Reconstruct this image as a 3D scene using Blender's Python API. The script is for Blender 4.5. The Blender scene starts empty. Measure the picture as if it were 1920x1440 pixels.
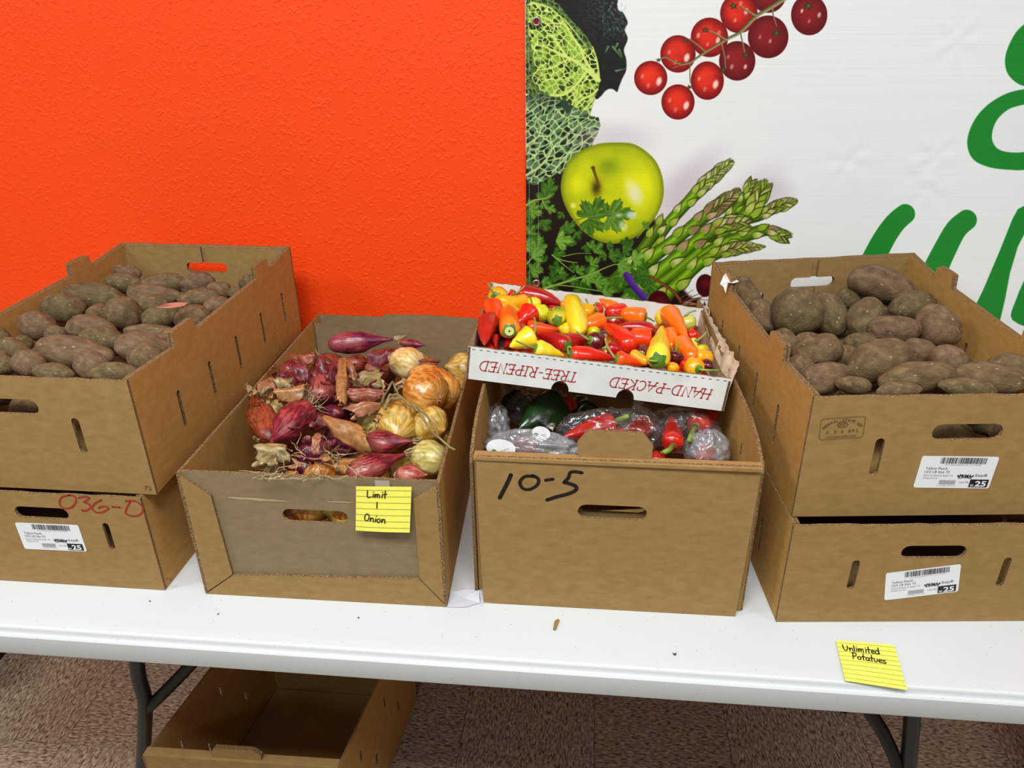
# Produce cartons on a white folding table in front of an orange wall and a printed banner.
import bpy, bmesh, math, random
import numpy as np
from mathutils import Vector, Matrix, geometry
from mathutils import noise as mnoise

SC = bpy.context.scene
COL = SC.collection
rng = random.Random(7)

# ------------------------------------------------------------------ camera, light, exposure
F, PITCH, YAW, ROLL, CAMZ = 1442.0, 0.4661185, 0.1048734, -0.0139591, 1.523   # F in pixels of a 1920 wide frame
TZ = 0.737                                                                     # table top height


def cam_axes():
    fw = Vector((-math.sin(YAW) * math.cos(PITCH), math.cos(YAW) * math.cos(PITCH), -math.sin(PITCH)))
    rt = Vector((math.cos(YAW), math.sin(YAW), 0))
    up = rt.cross(fw)
    r2 = rt * math.cos(ROLL) + up * math.sin(ROLL)
    u2 = -rt * math.sin(ROLL) + up * math.cos(ROLL)
    return r2, u2, fw


RT_, UP_, FW_ = cam_axes()
EYE = Vector((0, 0, CAMZ))
cd = bpy.data.cameras.new('camera')
cam = bpy.data.objects.new('camera', cd)
COL.objects.link(cam)
cd.sensor_width = 36.0
cd.lens = F / 1920 * 36
cd.clip_start = 0.02
m = Matrix.Identity(4)
for i in range(3):
    m[i][0], m[i][1], m[i][2], m[i][3] = RT_[i], UP_[i], -FW_[i], EYE[i]
cam.matrix_world = m
SC.camera = cam

W = bpy.data.worlds.new('room light')
SC.world = W
W.use_nodes = True
W.node_tree.nodes['Background'].inputs[0].default_value = (0.95, 1.0, 0.97, 1)
W.node_tree.nodes['Background'].inputs[1].default_value = 0.20


def area(name, loc, sx, sy, power, aim, color=(0.965, 1.0, 0.975)):
    L = bpy.data.lights.new(name, 'AREA')
    L.shape = 'RECTANGLE'
    L.size, L.size_y, L.energy, L.color = sx, sy, power, color
    o = bpy.data.objects.new(name, L)
    o.location = loc
    o.rotation_euler = (Vector(aim) - Vector(loc)).to_track_quat('-Z', 'Y').to_euler()
    COL.objects.link(o)
    return o


# fluorescent troffers in the shop ceiling
area('ceiling_troffer_light', (-0.2, -0.30, 3.0), 1.5, 0.6, 74, (-0.2, -0.30, 0))
area('ceiling_troffer_light', (-2.7, -0.1, 3.0), 1.2, 0.6, 46, (-2.7, -0.1, 0))
area('ceiling_troffer_light', (2.2, -0.3, 3.0), 1.2, 0.6, 24, (2.2, -0.3, 0))
area('ceiling_troffer_light', (-0.4, -2.6, 3.0), 1.2, 0.6, 30, (-0.4, -2.6, 0))

SC.view_settings.view_transform = 'Standard'
SC.view_settings.look = 'None'
SC.view_settings.gamma = 1.0
SC.view_settings.use_curve_mapping = False
SC.view_settings.exposure = 0.09


# ------------------------------------------------------------------ measuring helpers (photo point -> real surface)
def ray(u, v):
    return (RT_ * ((u - 960) / F) - UP_ * ((v - 720) / F) + FW_)


def on_plane(u, v, P, n):
    d = ray(u, v)
    return EYE + d * ((Vector(P) - EYE).dot(n) / d.dot(n))


def onz(u, v, z):
    return on_plane(u, v, (0, 0, z), Vector((0, 0, 1)))


def proj(P):
    d = Vector(P) - EYE
    w = d.dot(FW_)
    return (960 + F * d.dot(RT_) / w, 720 - F * d.dot(UP_) / w)


# ------------------------------------------------------------------ scene object helpers
def tag(o, label=None, cat=None, group=None, kind=None):
    if label: o['label'] = label
    if cat: o['category'] = cat
    if group: o['group'] = group
    if kind: o['kind'] = kind
    return o


def empty(name, loc, label=None, cat=None, group=None, kind=None):
    o = bpy.data.objects.new(name, None)
    o.location = loc
    o.empty_display_size = 0.02
    COL.objects.link(o)
    return tag(o, label, cat, group, kind)


def link(name, me, parent=None, loc=None):
    """links a mesh whose vertices are in world space; re-bases it on its parent"""
    o = bpy.data.objects.new(name, me)
    COL.objects.link(o)
    if parent is not None:
        o.parent = parent
        pl_ = world_loc(parent)
        o.location = -pl_ if loc is None else Vector(loc) - pl_
    elif loc is not None:
        o.location = loc
    return o


def world_loc(o):
    v = Vector(o.location)
    while o.parent:
        o = o.parent
        v += Vector(o.location)
    return v


def mesh(name, verts, faces, mats=(), fm=None, smooth=False):
    me = bpy.data.meshes.new(name)
    me.from_pydata([tuple(v) for v in verts], [], faces)
    for m_ in mats: me.materials.append(m_)
    if fm is not None:
        me.polygons.foreach_set('material_index', fm)
    if smooth:
        me.polygons.foreach_set('use_smooth', [True] * len(me.polygons))
    me.update()
    return me


def join(parts):
    V, Fc = [], []
    for v, f in parts:
        n = len(V)
        V += list(v)
        Fc += [tuple(i + n for i in ff) for ff in f]
    return V, Fc


# ------------------------------------------------------------------ materials
def new_mat(name):
    m_ = bpy.data.materials.new(name)
    m_.use_nodes = True
    nt = m_.node_tree
    b = nt.nodes['Principled BSDF']
    return m_, nt, b


def srgb(c):
    return tuple(((x / 255) / 12.92 if x / 255 <= 0.04045 else ((x / 255 + 0.055) / 1.055) ** 2.4) for x in c) + (1,)


def N(nt, typ, **kw):
    n = nt.nodes.new(typ)
    for k, v in kw.items():
        if k.startswith('i_'):
            n.inputs[int(k[2:]) if k[2:].isdigit() else k[2:]].default_value = v
        else:
            setattr(n, k, v)
    return n


def ramp(nt, fac, stops):
    r = nt.nodes.new('ShaderNodeValToRGB')
    el = r.color_ramp.elements
    while len(el) < len(stops): el.new(0.5)
    for e, (p, c) in zip(el, stops):
        e.position = p
        e.color = srgb(c) if len(c) == 3 else c
    nt.links.new(fac, r.inputs[0])
    return r


def noise_mat(name, stops, scale=40, stretch=(1, 1, 1), rough=0.6, detail=4, bump=0.0, bump_scale=None, coord='Object',
              spec=0.4, coat=0.0, blotch=None, dist=0.0, rotz=0.0, bdist=0.002):
    m_, nt, b = new_mat(name)
    tc = N(nt, 'ShaderNodeTexCoord')
    mp = N(nt, 'ShaderNodeMapping')
    mp.inputs['Scale'].default_value = stretch
    mp.inputs['Rotation'].default_value = (0, 0, rotz)
    nt.links.new(tc.outputs[coord], mp.inputs[0])
    no = N(nt, 'ShaderNodeTexNoise')
    no.inputs['Scale'].default_value = scale
    no.inputs['Detail'].default_value = detail
    no.inputs['Distortion'].default_value = dist
    nt.links.new(mp.outputs[0], no.inputs['Vector'])
    r = ramp(nt, no.outputs['Fac'], stops)
    out = r.outputs[0]
    if blotch:
        sc, amt, col = blotch
        n2 = N(nt, 'ShaderNodeTexNoise')
        n2.inputs['Scale'].default_value = sc
        n2.inputs['Detail'].default_value = 3
        nt.links.new(tc.outputs[coord], n2.inputs['Vector'])
        r2 = ramp(nt, n2.outputs['Fac'], [(0.42, (0, 0, 0)), (0.68, (int(255 * amt),) * 3)])
        mx = N(nt, 'ShaderNodeMixRGB')
        mx.inputs[2].default_value = srgb(col)
        nt.links.new(r2.outputs[0], mx.inputs[0])
        nt.links.new(out, mx.inputs[1])
        out = mx.outputs[0]
    nt.links.new(out, b.inputs['Base Color'])
    b.inputs['Roughness'].default_value = rough
    b.inputs['Specular IOR Level'].default_value = spec
    b.inputs['Coat Weight'].default_value = coat
    b.inputs['Coat Roughness'].default_value = 0.15
    if bump:
        nb = N(nt, 'ShaderNodeTexNoise')
        nb.inputs['Scale'].default_value = bump_scale or scale
        nb.inputs['Detail'].default_value = 4
        nt.links.new(mp.outputs[0], nb.inputs['Vector'])
        bp = N(nt, 'ShaderNodeBump')
        bp.inputs['Strength'].default_value = bump
        bp.inputs['Distance'].default_value = bdist
        nt.links.new(nb.outputs['Fac'], bp.inputs['Height'])
        nt.links.new(bp.outputs[0], b.inputs['Normal'])
    return m_


def flat_mat(name, col, rough=0.6, spec=0.3, metal=0.0):
    m_, nt, b = new_mat(name)
    no = N(nt, 'ShaderNodeTexNoise')
    no.inputs['Scale'].default_value = 90
    c = srgb(col)
    r = ramp(nt, no.outputs['Fac'], [(0.3, tuple(x * 0.93 for x in c[:3]) + (1,)), (0.7, tuple(min(1, x * 1.05) for x in c[:3]) + (1,))])
    nt.links.new(r.outputs[0], b.inputs['Base Color'])
    b.inputs['Roughness'].default_value = rough
    b.inputs['Specular IOR Level'].default_value = spec
    b.inputs['Metallic'].default_value = metal
    return m_


def card(name, lo, hi, blot):
    return noise_mat(name, [(0.25, lo), (0.75, hi)], scale=55, stretch=(1, 1, 2.0), rough=0.78, detail=8, bump=0.04, spec=0.2,
                     blotch=(9, 0.22, blot))


M = {}
M['card'] = card('tan cardboard', (142, 110, 65), (157, 124, 78), (135, 101, 58))
M['card_bounce'] = card('cardboard with painted bounce', (168, 126, 66), (184, 142, 80), (158, 116, 58))  # side walls: warm reflected light is put into the card colour
M['card_grey'] = card('greyish inner cardboard', (127, 108, 80), (140, 120, 92), (120, 101, 75))


def edge_mat():
    m_, nt, b = new_mat('corrugated cardboard edge')
    tc = N(nt, 'ShaderNodeTexCoord')
    w = N(nt, 'ShaderNodeTexNoise')
    w.inputs['Scale'].default_value = 620
    w.inputs['Detail'].default_value = 1
    nt.links.new(tc.outputs['Object'], w.inputs['Vector'])
    r = ramp(nt, w.outputs['Fac'], [(0.36, (82, 58, 34)), (0.5, (112, 84, 50)), (0.66, (148, 118, 76))])
    nt.links.new(r.outputs[0], b.inputs['Base Color'])
    b.inputs['Roughness'].default_value = 0.9
    return m_


M['edge'] = edge_mat()
M['white_card'] = noise_mat('white printed cardboard', [(0.3, (214, 216, 212)), (0.7, (228, 229, 226))], scale=30, rough=0.5, bump=0.05,
                            blotch=(12, 0.25, (196, 197, 190)), spec=0.3)
M['kraft'] = noise_mat('torn kraft liner', [(0.3, (170, 146, 122)), (0.7, (205, 184, 160))], scale=60, rough=0.85, bump=0.3)
M['ink'] = flat_mat('black ink', (26, 20, 20), 0.5)
M['grey_ink'] = flat_mat('grey print', (120, 120, 122), 0.6)
M['brown_ink'] = flat_mat('brown stamp ink', (92, 62, 30), 0.7)
M['red_ink'] = flat_mat('red print', (176, 26, 48), 0.5)
M['red_marker'] = flat_mat('red marker', (158, 40, 24), 0.5)
M['sticker'] = flat_mat('white label paper', (226, 227, 230), 0.35)
M['note'] = flat_mat('yellow note paper', (240, 232, 98), 0.7)
M['note_line'] = flat_mat('note ruling', (158, 160, 70), 0.7)
M['paper'] = flat_mat('white paper', (226, 226, 228), 0.6)
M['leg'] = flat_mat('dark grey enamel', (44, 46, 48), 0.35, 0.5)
M['steel'] = flat_mat('steel grommet', (190, 186, 182), 0.3, 0.5, 0.9)


# ------------------------------------------------------------------ flat panels with holes
class Frame:
    """a plane: origin, two in-plane unit axes, outward normal"""

    def __init__(s, O, ux, uy=(0, 0, 1)):
        s.O = Vector(O)
        s.ux = Vector(ux).normalized()
        s.uy = Vector(uy).normalized()
        s.n = s.ux.cross(s.uy).normalized()

    def __call__(s, a, b, c=0.0):
        return s.O + s.ux * a + s.uy * b + s.n * c

    def px(s, u, v, off=0.0):
        p = on_plane(u, v, s.O + s.n * off, s.n) - s.O
        return (p.dot(s.ux), p.dot(s.uy))


def panel_geo(fr, outer, holes, t, c0=0.0):
    """solid sheet: front at offset c0, back at c0 - t. Returns verts, faces, material index (0 liner, 1 edge, 2 back)"""
    loops = [outer] + list(holes)
    flat = [p for L in loops for p in L]
    tri = geometry.tessellate_polygon([[Vector((p[0], p[1], 0)) for p in L] for L in loops])
    n = len(flat)
    V = [fr(p[0], p[1], c0) for p in flat] + [fr(p[0], p[1], c0 - t) for p in flat]
    Fc, fm = [], []
    for a, b_, c in tri:
        A, B, C = (Vector(flat[i]) for i in (a, b_, c))
        if (B - A).cross(C - A) < 0: b_, c = c, b_
        Fc.append((a, b_, c)); fm.append(0)
        Fc.append((a + n, c + n, b_ + n)); fm.append(2)
    k = 0
    for L in loops:
        ar = sum(L[i][0] * L[(i + 1) % len(L)][1] - L[(i + 1) % len(L)][0] * L[i][1] for i in range(len(L)))
        hole = L is not outer
        for i in range(len(L)):
            a, b_ = k + i, k + (i + 1) % len(L)
            if (ar > 0) != hole: Fc.append((a, a + n, b_ + n, b_))
            else: Fc.append((a, b_, b_ + n, a + n))
            fm.append(1)
        k += len(L)
    return V, Fc, fm


def panel(name, parent, fr, outer, holes=(), t=0.004, mats=None, c0=0.0):
    mats = mats or (M['card'], M['edge'], M['card'])
    V, Fc, fm = panel_geo(fr, outer, holes, t, c0)
    return link(name, mesh(name, V, Fc, mats, fm), parent)


def slot(cx, cy, w, h, ang=0.0, k=6):
    """stadium shaped hole, long axis h when h > w"""
    pts = []
    if h >= w:
        r = w / 2
        for i in range(k + 1):
            a = math.pi * i / k
            pts.append((r * math.cos(a), h / 2 - r + r * math.sin(a)))
        for i in range(k + 1):
            a = math.pi + math.pi * i / k
            pts.append((r * math.cos(a), -h / 2 + r + r * math.sin(a)))
    else:
        r = h / 2
        for i in range(k + 1):
            a = -math.pi / 2 + math.pi * i / k
            pts.append((w / 2 - r + r * math.cos(a), r * math.sin(a)))
        for i in range(k + 1):
            a = math.pi / 2 + math.pi * i / k
            pts.append((-w / 2 + r + r * math.cos(a), r * math.sin(a)))
    c, s = math.cos(ang), math.sin(ang)
    return [(cx + x * c - y * s, cy + x * s + y * c) for x, y in pts]


# ------------------------------------------------------------------ flat lettering
_tc = {}


def text2d(s, size=1.0, shear=0.0, bold=0.0):
    key = (s, shear, bold)
    if key not in _tc:
        cu = bpy.data.curves.new('t', 'FONT')
        cu.body = s
        cu.size = 1.0
        cu.shear = shear
        cu.offset = bold
        cu.resolution_u = 2
        cu.align_x = 'LEFT'
        o = bpy.data.objects.new('t', cu)
        COL.objects.link(o)
        dg = bpy.context.evaluated_depsgraph_get()
        dg.update()
        me = bpy.data.meshes.new_from_object(o.evaluated_get(dg))
        _tc[key] = ([(v.co.x, v.co.y) for v in me.vertices], [tuple(p.vertices) for p in me.polygons])
        bpy.data.objects.remove(o)
        bpy.data.curves.remove(cu)
        bpy.data.meshes.remove(me)
    v, f = _tc[key]
    return [(x * size, y * size) for x, y in v], f


def place2d(geo, x, y, ang=0.0, sx=1.0, sy=1.0):
    v, f = geo
    c, s = math.cos(ang), math.sin(ang)
    return [(x + a * sx * c - b * sy * s, y + a * sx * s + b * sy * c) for a, b in v], f


def fit_text(s, x, y, w, h, ang=0.0, shear=0.0, bold=0.0):
    """text scaled to width w and cap height h, baseline start at x,y"""
    v, f = text2d(s, 1.0, shear, bold)
    xs = [p[0] for p in v]
    x0, x1 = min(xs), max(xs)
    v = [(p[0] - x0, p[1]) for p in v]
    return place2d((v, f), x, y, ang, w / (x1 - x0), h / 0.73)


def stroke(pts, w, closed=False, taper=False):
    """ribbon along a polyline, with small round caps"""
    P = [Vector(p) for p in pts]
    if closed: P = P + [P[0], P[1]]
    V, Fc = [], []
    for i, p in enumerate(P):
        a = P[max(0, i - 1)]
        b = P[min(len(P) - 1, i + 1)]
        d = (b - a)
        if d.length < 1e-9: d = Vector((1, 0))
        d.normalize()
        nn = Vector((-d.y, d.x)) * w / 2
        V += [tuple(p + nn), tuple(p - nn)]
        if i: Fc.append((2 * i - 2, 2 * i - 1, 2 * i + 1, 2 * i))
    if not closed:
        for e in (0, len(P) - 1):
            k = len(V)
            V.append(tuple(P[e]))
            for j in range(8):
                a = j * math.pi / 4
                V.append((P[e].x + math.cos(a) * w / 2, P[e].y + math.sin(a) * w / 2))
            for j in range(8): Fc.append((k, k + 1 + j, k + 1 + (j + 1) % 8))
    return V, Fc


def smooth_line(pts, n=5):
    """Catmull-Rom through the points"""
    P = [Vector(p) for p in pts]
    if len(P) < 3: return [tuple(p) for p in P]
    out = []
    for i in range(len(P) - 1):
        p0, p1, p2, p3 = P[max(0, i - 1)], P[i], P[i + 1], P[min(len(P) - 1, i + 2)]
        for k in range(n):
            t = k / n
            out.append(tuple(0.5 * ((2 * p1) + (p2 - p0) * t + (2 * p0 - 5 * p1 + 4 * p2 - p3) * t * t + (3 * p1 - p0 - 3 * p2 + p3) * t ** 3)))
    out.append(tuple(P[-1]))
    return out


def decal(name, parent, fr, geos, mat, off=0.0005):
    v, f = join(geos)
    return link(name, mesh(name, [fr(a, b, off) for a, b in v], f, (mat,)), parent)


def rect2d(x0, y0, x1, y1):
    return [(x0, y0), (x1, y0), (x1, y1), (x0, y1)], [(0, 1, 2, 3)]


# stroke capitals of the tray print and the handwriting, unit height
def arc(cx, cy, rx, ry, a0, a1, n=10):
    return [(cx + rx * math.cos(math.radians(a0 + (a1 - a0) * i / n)), cy + ry * math.sin(math.radians(a0 + (a1 - a0) * i / n))) for i in range(n + 1)]


GL = {
    'H': (0.72, [[(0.08, 0), (0.08, 1)], [(0.62, 0), (0.62, 1)], [(-0.04, 0.5), (0.72, 0.5)], [(0, 0), (0.16, 0)], [(0, 1), (0.16, 1)], [(0.54, 0), (0.7, 0)], [(0.54, 1), (0.7, 1)]]),
    'A': (0.72, [[(0, 0), (0.42, 1), (0.66, 0)], [(-0.04, 0.36), (0.66, 0.36)], [(-0.08, 0), (0.08, 0)], [(0.56, 0), (0.76, 0)]]),
    'N': (0.78, [[(0.08, 0), (0.08, 1), (0.62, 0), (0.62, 1)], [(0, 0), (0.16, 0)], [(0, 1), (0.1, 1)], [(0.54, 1), (0.7, 1)]]),
    'D': (0.8, [[(0.12, 0), (0.12, 1)], [(0, 1), (0.3, 1)] + arc(0.3, 0.5, 0.42, 0.5, 90, -90) + [(0, 0)]]),
    'P': (0.66, [[(0.12, 0), (0.12, 1)], [(0, 1), (0.3, 1)] + arc(0.3, 0.72, 0.27, 0.28, 90, -90) + [(-0.06, 0.44)], [(0, 0), (0.24, 0)]]),
    'C': (0.68, [arc(0.38, 0.5, 0.36, 0.5, 50, 310, 14), [(0.61, 0.88), (0.61, 0.7)]]),
    'K': (0.7, [[(0.12, 0), (0.12, 1)], [(0.6, 1), (0.12, 0.46), (0.64, 0)], [(0, 0), (0.22, 0)], [(0, 1), (0.22, 1)], [(0.5, 1), (0.68, 1)]]),
    'E': (0.62, [[(0.12, 0), (0.12, 1)], [(0, 1), (0.56, 1), (0.56, 0.86)], [(-0.05, 0.5), (0.42, 0.5)], [(0, 0), (0.58, 0), (0.58, 0.16)]]),
    'T': (0.66, [[(0.32, 0), (0.32, 1)], [(0, 0.86), (0, 1), (0.64, 1), (0.64, 0.86)], [(0.22, 0), (0.44, 0)]]),
    'R': (0.7, [[(0.12, 0), (0.12, 1)], [(0, 1), (0.3, 1)] + arc(0.3, 0.74, 0.24, 0.26, 90, -90) + [(0.12, 0.48)], [(0.3, 0.48), (0.6, 0), (0.72, 0)], [(0, 0), (0.22, 0)]]),
    'I': (0.34, [[(0.14, 0), (0.14, 1)], [(0, 0), (0.28, 0)], [(0, 1), (0.28, 1)]]),
    '-': (0.42, [[(0.04, 0.45), (0.32, 0.45)]]),
    'L': (0.6, [[(0.05, 1), (0.08, 0.05), (0.5, 0.12)]]),
    'i': (0.28, [[(0.12, 0.02), (0.14, 0.5)], [(0.15, 0.78), (0.16, 0.83)]]),
    'm': (0.78, [[(0.05, 0.52), (0.08, 0), (0.12, 0.4), (0.24, 0.52), (0.32, 0.4), (0.33, 0.02), (0.36, 0.4), (0.48, 0.52), (0.58, 0.4), (0.6, 0)]]),
    't': (0.42, [[(0.2, 1), (0.16, 0.1), (0.22, 0)], [(-0.02, 0.52), (0.4, 0.56)]]),
    '1': (0.3, [[(0.12, 0), (0.14, 0.95)]]),
    'O': (0.66, [arc(0.3, 0.5, 0.24, 0.48, 110, 470, 14)]),
    'n': (0.52, [[(0.05, 0.52), (0.08, 0), (0.12, 0.36), (0.28, 0.52), (0.38, 0.38), (0.42, 0)]]),
    'o': (0.5, [arc(0.2, 0.25, 0.18, 0.25, 100, 460, 12)]),
    'U': (0.68, [[(0.02, 1), (0.04, 0.4), (0.2, 0.05), (0.4, 0.12), (0.52, 0.5), (0.5, 0.85)]]),
    'l': (0.22, [[(0.08, 1), (0.1, 0.02)]]),
    'e': (0.46, [[(0.06, 0.26), (0.36, 0.32), (0.3, 0.52), (0.12, 0.46), (0.05, 0.2), (0.2, 0.0), (0.42, 0.1)]]),
    'd': (0.54, [[(0.4, 0.46), (0.16, 0.5), (0.05, 0.2), (0.2, 0), (0.42, 0.24), (0.46, 1)], [(0.44, 0.9), (0.46, 0)]]),
    'Q': (0.6, [[(0.1, 0), (0.12, 1)], [(0.0, 0.95), (0.4, 0.98), (0.5, 0.72), (0.36, 0.5), (0.12, 0.45)]]),
    'a': (0.52, [[(0.38, 0.46), (0.16, 0.52), (0.04, 0.22), (0.18, 0), (0.36, 0.2), (0.4, 0.5), (0.4, 0.1), (0.5, 0.02)]]),
    'u': (0.5, [[(0.04, 0.5), (0.06, 0.1), (0.2, 0), (0.36, 0.2), (0.38, 0.5)]]),
    's': (0.42, [[(0.34, 0.5), (0.1, 0.46), (0.12, 0.3), (0.34, 0.2), (0.3, 0.02), (0.02, 0.02)]]),
}


def hand(s, x, y, h, w, ang=0.0, shear=0.0, wide=1.0, sm=True, gap=0.0):
    geos, cx = [], 0.0
    c, s_ = math.cos(ang), math.sin(ang)
    for ch in s:
        if ch == ' ':
            cx += 0.4
            continue
        adv, st = GL[ch]
        for L in st:
            P = [((cx + a * wide + b * shear) * h, b * h) for a, b in L]
            P = smooth_line(P, 4) if sm and len(P) > 2 else P
            geos.append(stroke([(x + a * c - b * s_, y + a * s_ + b * c) for a, b in P], w))
        cx += adv * wide + gap
    return geos
# ------------------------------------------------------------------ setting: wall, floor, banner
WALL_Y = 1.52


def wall_material():
    m_, nt, b = new_mat('orange knockdown wall paint')
    tc = N(nt, 'ShaderNodeTexCoord')
    n1 = N(nt, 'ShaderNodeTexNoise'); n1.inputs['Scale'].default_value = 120; n1.inputs['Detail'].default_value = 2
    n2 = N(nt, 'ShaderNodeTexNoise'); n2.inputs['Scale'].default_value = 210; n2.inputs['Detail'].default_value = 2
    for n_ in (n1, n2): nt.links.new(tc.outputs['Object'], n_.inputs['Vector'])
    r1 = ramp(nt, n1.outputs['Fac'], [(0.54, (0, 0, 0)), (0.68, (255, 255, 255))])
    mx = N(nt, 'ShaderNodeMath', operation='MULTIPLY_ADD')
    mx.inputs[1].default_value = 0.45
    nt.links.new(n2.outputs['Fac'], mx.inputs[0])
    nt.links.new(r1.outputs[0], mx.inputs[2])
    bp = N(nt, 'ShaderNodeBump'); bp.inputs['Strength'].default_value = 0.5; bp.inputs['Distance'].default_value = 0.0011
    nt.links.new(mx.outputs[0], bp.inputs['Height'])
    nt.links.new(bp.outputs[0], b.inputs['Normal'])
    b.inputs['Base Color'].default_value = srgb((250, 72, 12))
    b.inputs['Roughness'].default_value = 0.5
    b.inputs['Specular IOR Level'].default_value = 0.35
    return m_


M['wall'] = wall_material()


def box_geo(x0, y0, z0, x1, y1, z1):
    V = [(x, y, z) for z in (z0, z1) for y in (y0, y1) for x in (x0, x1)]
    return V, [(0, 2, 3, 1), (4, 5, 7, 6), (0, 1, 5, 4), (2, 6, 7, 3), (0, 4, 6, 2), (1, 3, 7, 5)]


v, f = box_geo(-6.0, WALL_Y, 0, 6.0, WALL_Y + 0.12, 3.1)
tag(link('wall_back', mesh('wall_back', v, f, (M['wall'],))), kind='structure')


def bumped_baseboard():
    v, f = box_geo(-6.0, WALL_Y - 0.008, 0.004, 6.0, WALL_Y - 0.0005, 0.1)
    return tag(link('baseboard_back', mesh('baseboard_back', v, f, (flat_mat('black vinyl cove base', (30, 26, 26), 0.45),))), kind='structure')


bumped_baseboard()

# vinyl floor tiles, grain turned from tile to tile
tile_mats = []
for k in range(2):
    st = (2.0, 6.5, 1) if k == 0 else (6.5, 2.0, 1)
    m_, nt, b = new_mat('mottled vinyl tile grain %s' % ('across' if k == 0 else 'along'))
    tc = N(nt, 'ShaderNodeTexCoord')
    mp = N(nt, 'ShaderNodeMapping'); mp.inputs['Scale'].default_value = st
    nt.links.new(tc.outputs['Object'], mp.inputs[0])
    no = N(nt, 'ShaderNodeTexNoise'); no.inputs['Scale'].default_value = 38; no.inputs['Detail'].default_value = 3; no.inputs['Distortion'].default_value = 0.5
    nt.links.new(mp.outputs[0], no.inputs['Vector'])
    r = ramp(nt, no.outputs['Fac'], [(0.33, (74, 58, 40)), (0.44, (130, 118, 98)), (0.55, (154, 144, 124)), (0.66, (184, 174, 154))])
    nt.links.new(r.outputs[0], b.inputs['Base Color'])
    b.inputs['Roughness'].default_value = 0.42
    b.inputs['Specular IOR Level'].default_value = 0.35
    tile_mats.append(m_)
v, f = box_geo(-6.0, -4.0, -0.03, 6.0, WALL_Y, -0.0035)
floor = tag(link('floor', mesh('floor', v, f, (flat_mat('dark floor adhesive', (60, 44, 34), 0.9),))), kind='structure')
TS = 0.3048
tv, tf = box_geo(-TS / 2 + 0.0006, -TS / 2 + 0.0006, -0.003, TS / 2 - 0.0006, TS / 2 - 0.0006, 0)
tile_me = [mesh('floor_tile', tv, tf, (tile_mats[1 - k],)) for k in range(2)]
cv, cf = box_geo(-TS / 2 + 0.0006, -0.0524, -0.003, TS / 2 - 0.0006, 0.0524, 0)
cut_me = [mesh('floor_tile_cut', cv, cf, (tile_mats[1 - k],)) for k in range(2)]
for i in range(-7, 7):
    for j in range(-2, 3):
        o = bpy.data.objects.new('floor_tile', tile_me[(i + j) % 2])
        COL.objects.link(o)
        o.parent = floor
        x = 0.05 + (i + 0.5) * TS
        y = 1.10 + (j - 0.5) * TS
        o.location = (x, y, 0)
        if j == 2:      # the last row is cut to fit against the wall
            o.data = cut_me[(i + j) % 2]
            o.location = (x, 1.10 + TS + 0.053, 0)
# the rest of the floor, beyond the tiles the photo shows, in one piece
FY0 = 1.10 - 3 * TS
v, f = join([box_geo(-6.0, -4.0, -0.0034, 6.0, FY0 - 0.001, 0),
             box_geo(-6.0, FY0, -0.0034, 0.05 - 7 * TS - 0.001, WALL_Y - 0.01, 0), box_geo(0.05 + 7 * TS + 0.001, FY0, -0.0034, 6.0, WALL_Y - 0.01, 0)])
tag(link('floor_surround', mesh('floor_surround', v, f, (tile_mats[0],)), floor), kind='stuff')


# ------------------------------------------------------------------ banner print, painted as pixels on the banner sheet
BX0, BX1, BZ0, BZ1 = -0.1265, 1.12, 0.86, 1.62
BY = WALL_Y - 0.004
PPM = 1250
TW, TH = int((BX1 - BX0) * PPM), int((BZ1 - BZ0) * PPM)
_xs = BX0 + (np.arange(TW) + 0.5) / TW * (BX1 - BX0)
_zs = BZ1 - (np.arange(TH) + 0.5) / TH * (BZ1 - BZ0)
XX, ZZ = np.meshgrid(_xs, _zs)


def plane_uv(X, Z):
    dx, dy, dz = X, BY, Z - CAMZ
    w = dx * FW_.x + dy * FW_.y + dz * FW_.z
    return (960 + F * (dx * RT_.x + dy * RT_.y + dz * RT_.z) / w, 720 - F * (dx * UP_.x + dy * UP_.y + dz * UP_.z) / w)


U, Vv = plane_uv(XX, ZZ)
U = U.astype(np.float32); Vv = Vv.astype(np.float32)
IMG = np.zeros((TH, TW, 3), np.float32)
IMG[:] = (236 / 255, 236 / 255, 236 / 255)


def bb(u0, v0, u1, v1, pad=3):
    pts = []
    for u in (u0 - pad, u1 + pad):
        for v_ in (v0 - pad, v1 + pad):
            p = on_plane(u, v_, (0, BY, 0), Vector((0, 1, 0)))
            pts.append(((p.x - BX0) / (BX1 - BX0) * TW, (BZ1 - p.z) / (BZ1 - BZ0) * TH))
    x0, x1 = int(min(p[0] for p in pts)), int(max(p[0] for p in pts)) + 1
    y0, y1 = int(min(p[1] for p in pts)), int(max(p[1] for p in pts)) + 1
    return slice(max(0, y0), min(TH, max(0, y1))), slice(max(0, x0), min(TW, max(0, x1)))


nrng = np.random.RandomState(5)


def vnoise(u, v, s, seed=0, oct=1):
    out = 0
    amp, tot = 1.0, 0.0
    for o in range(oct):
        g = np.random.RandomState(seed + 17 * o).rand(64, 64).astype(np.float32)
        x, y = u / s + 100.3, v / s + 57.7
        xi, yi = np.floor(x).astype(int), np.floor(y).astype(int)
        fx, fy = x - xi, y - yi
        fx = fx * fx * (3 - 2 * fx); fy = fy * fy * (3 - 2 * fy)
        a = g[yi % 64, xi % 64]; b = g[yi % 64, (xi + 1) % 64]; c = g[(yi + 1) % 64, xi % 64]; d = g[(yi + 1) % 64, (xi + 1) % 64]
        out = out + amp * ((a * (1 - fx) + b * fx) * (1 - fy) + (c * (1 - fx) + d * fx) * fy)
        tot += amp
        amp *= 0.5; s = s / 2.03
    return out / tot


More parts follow.
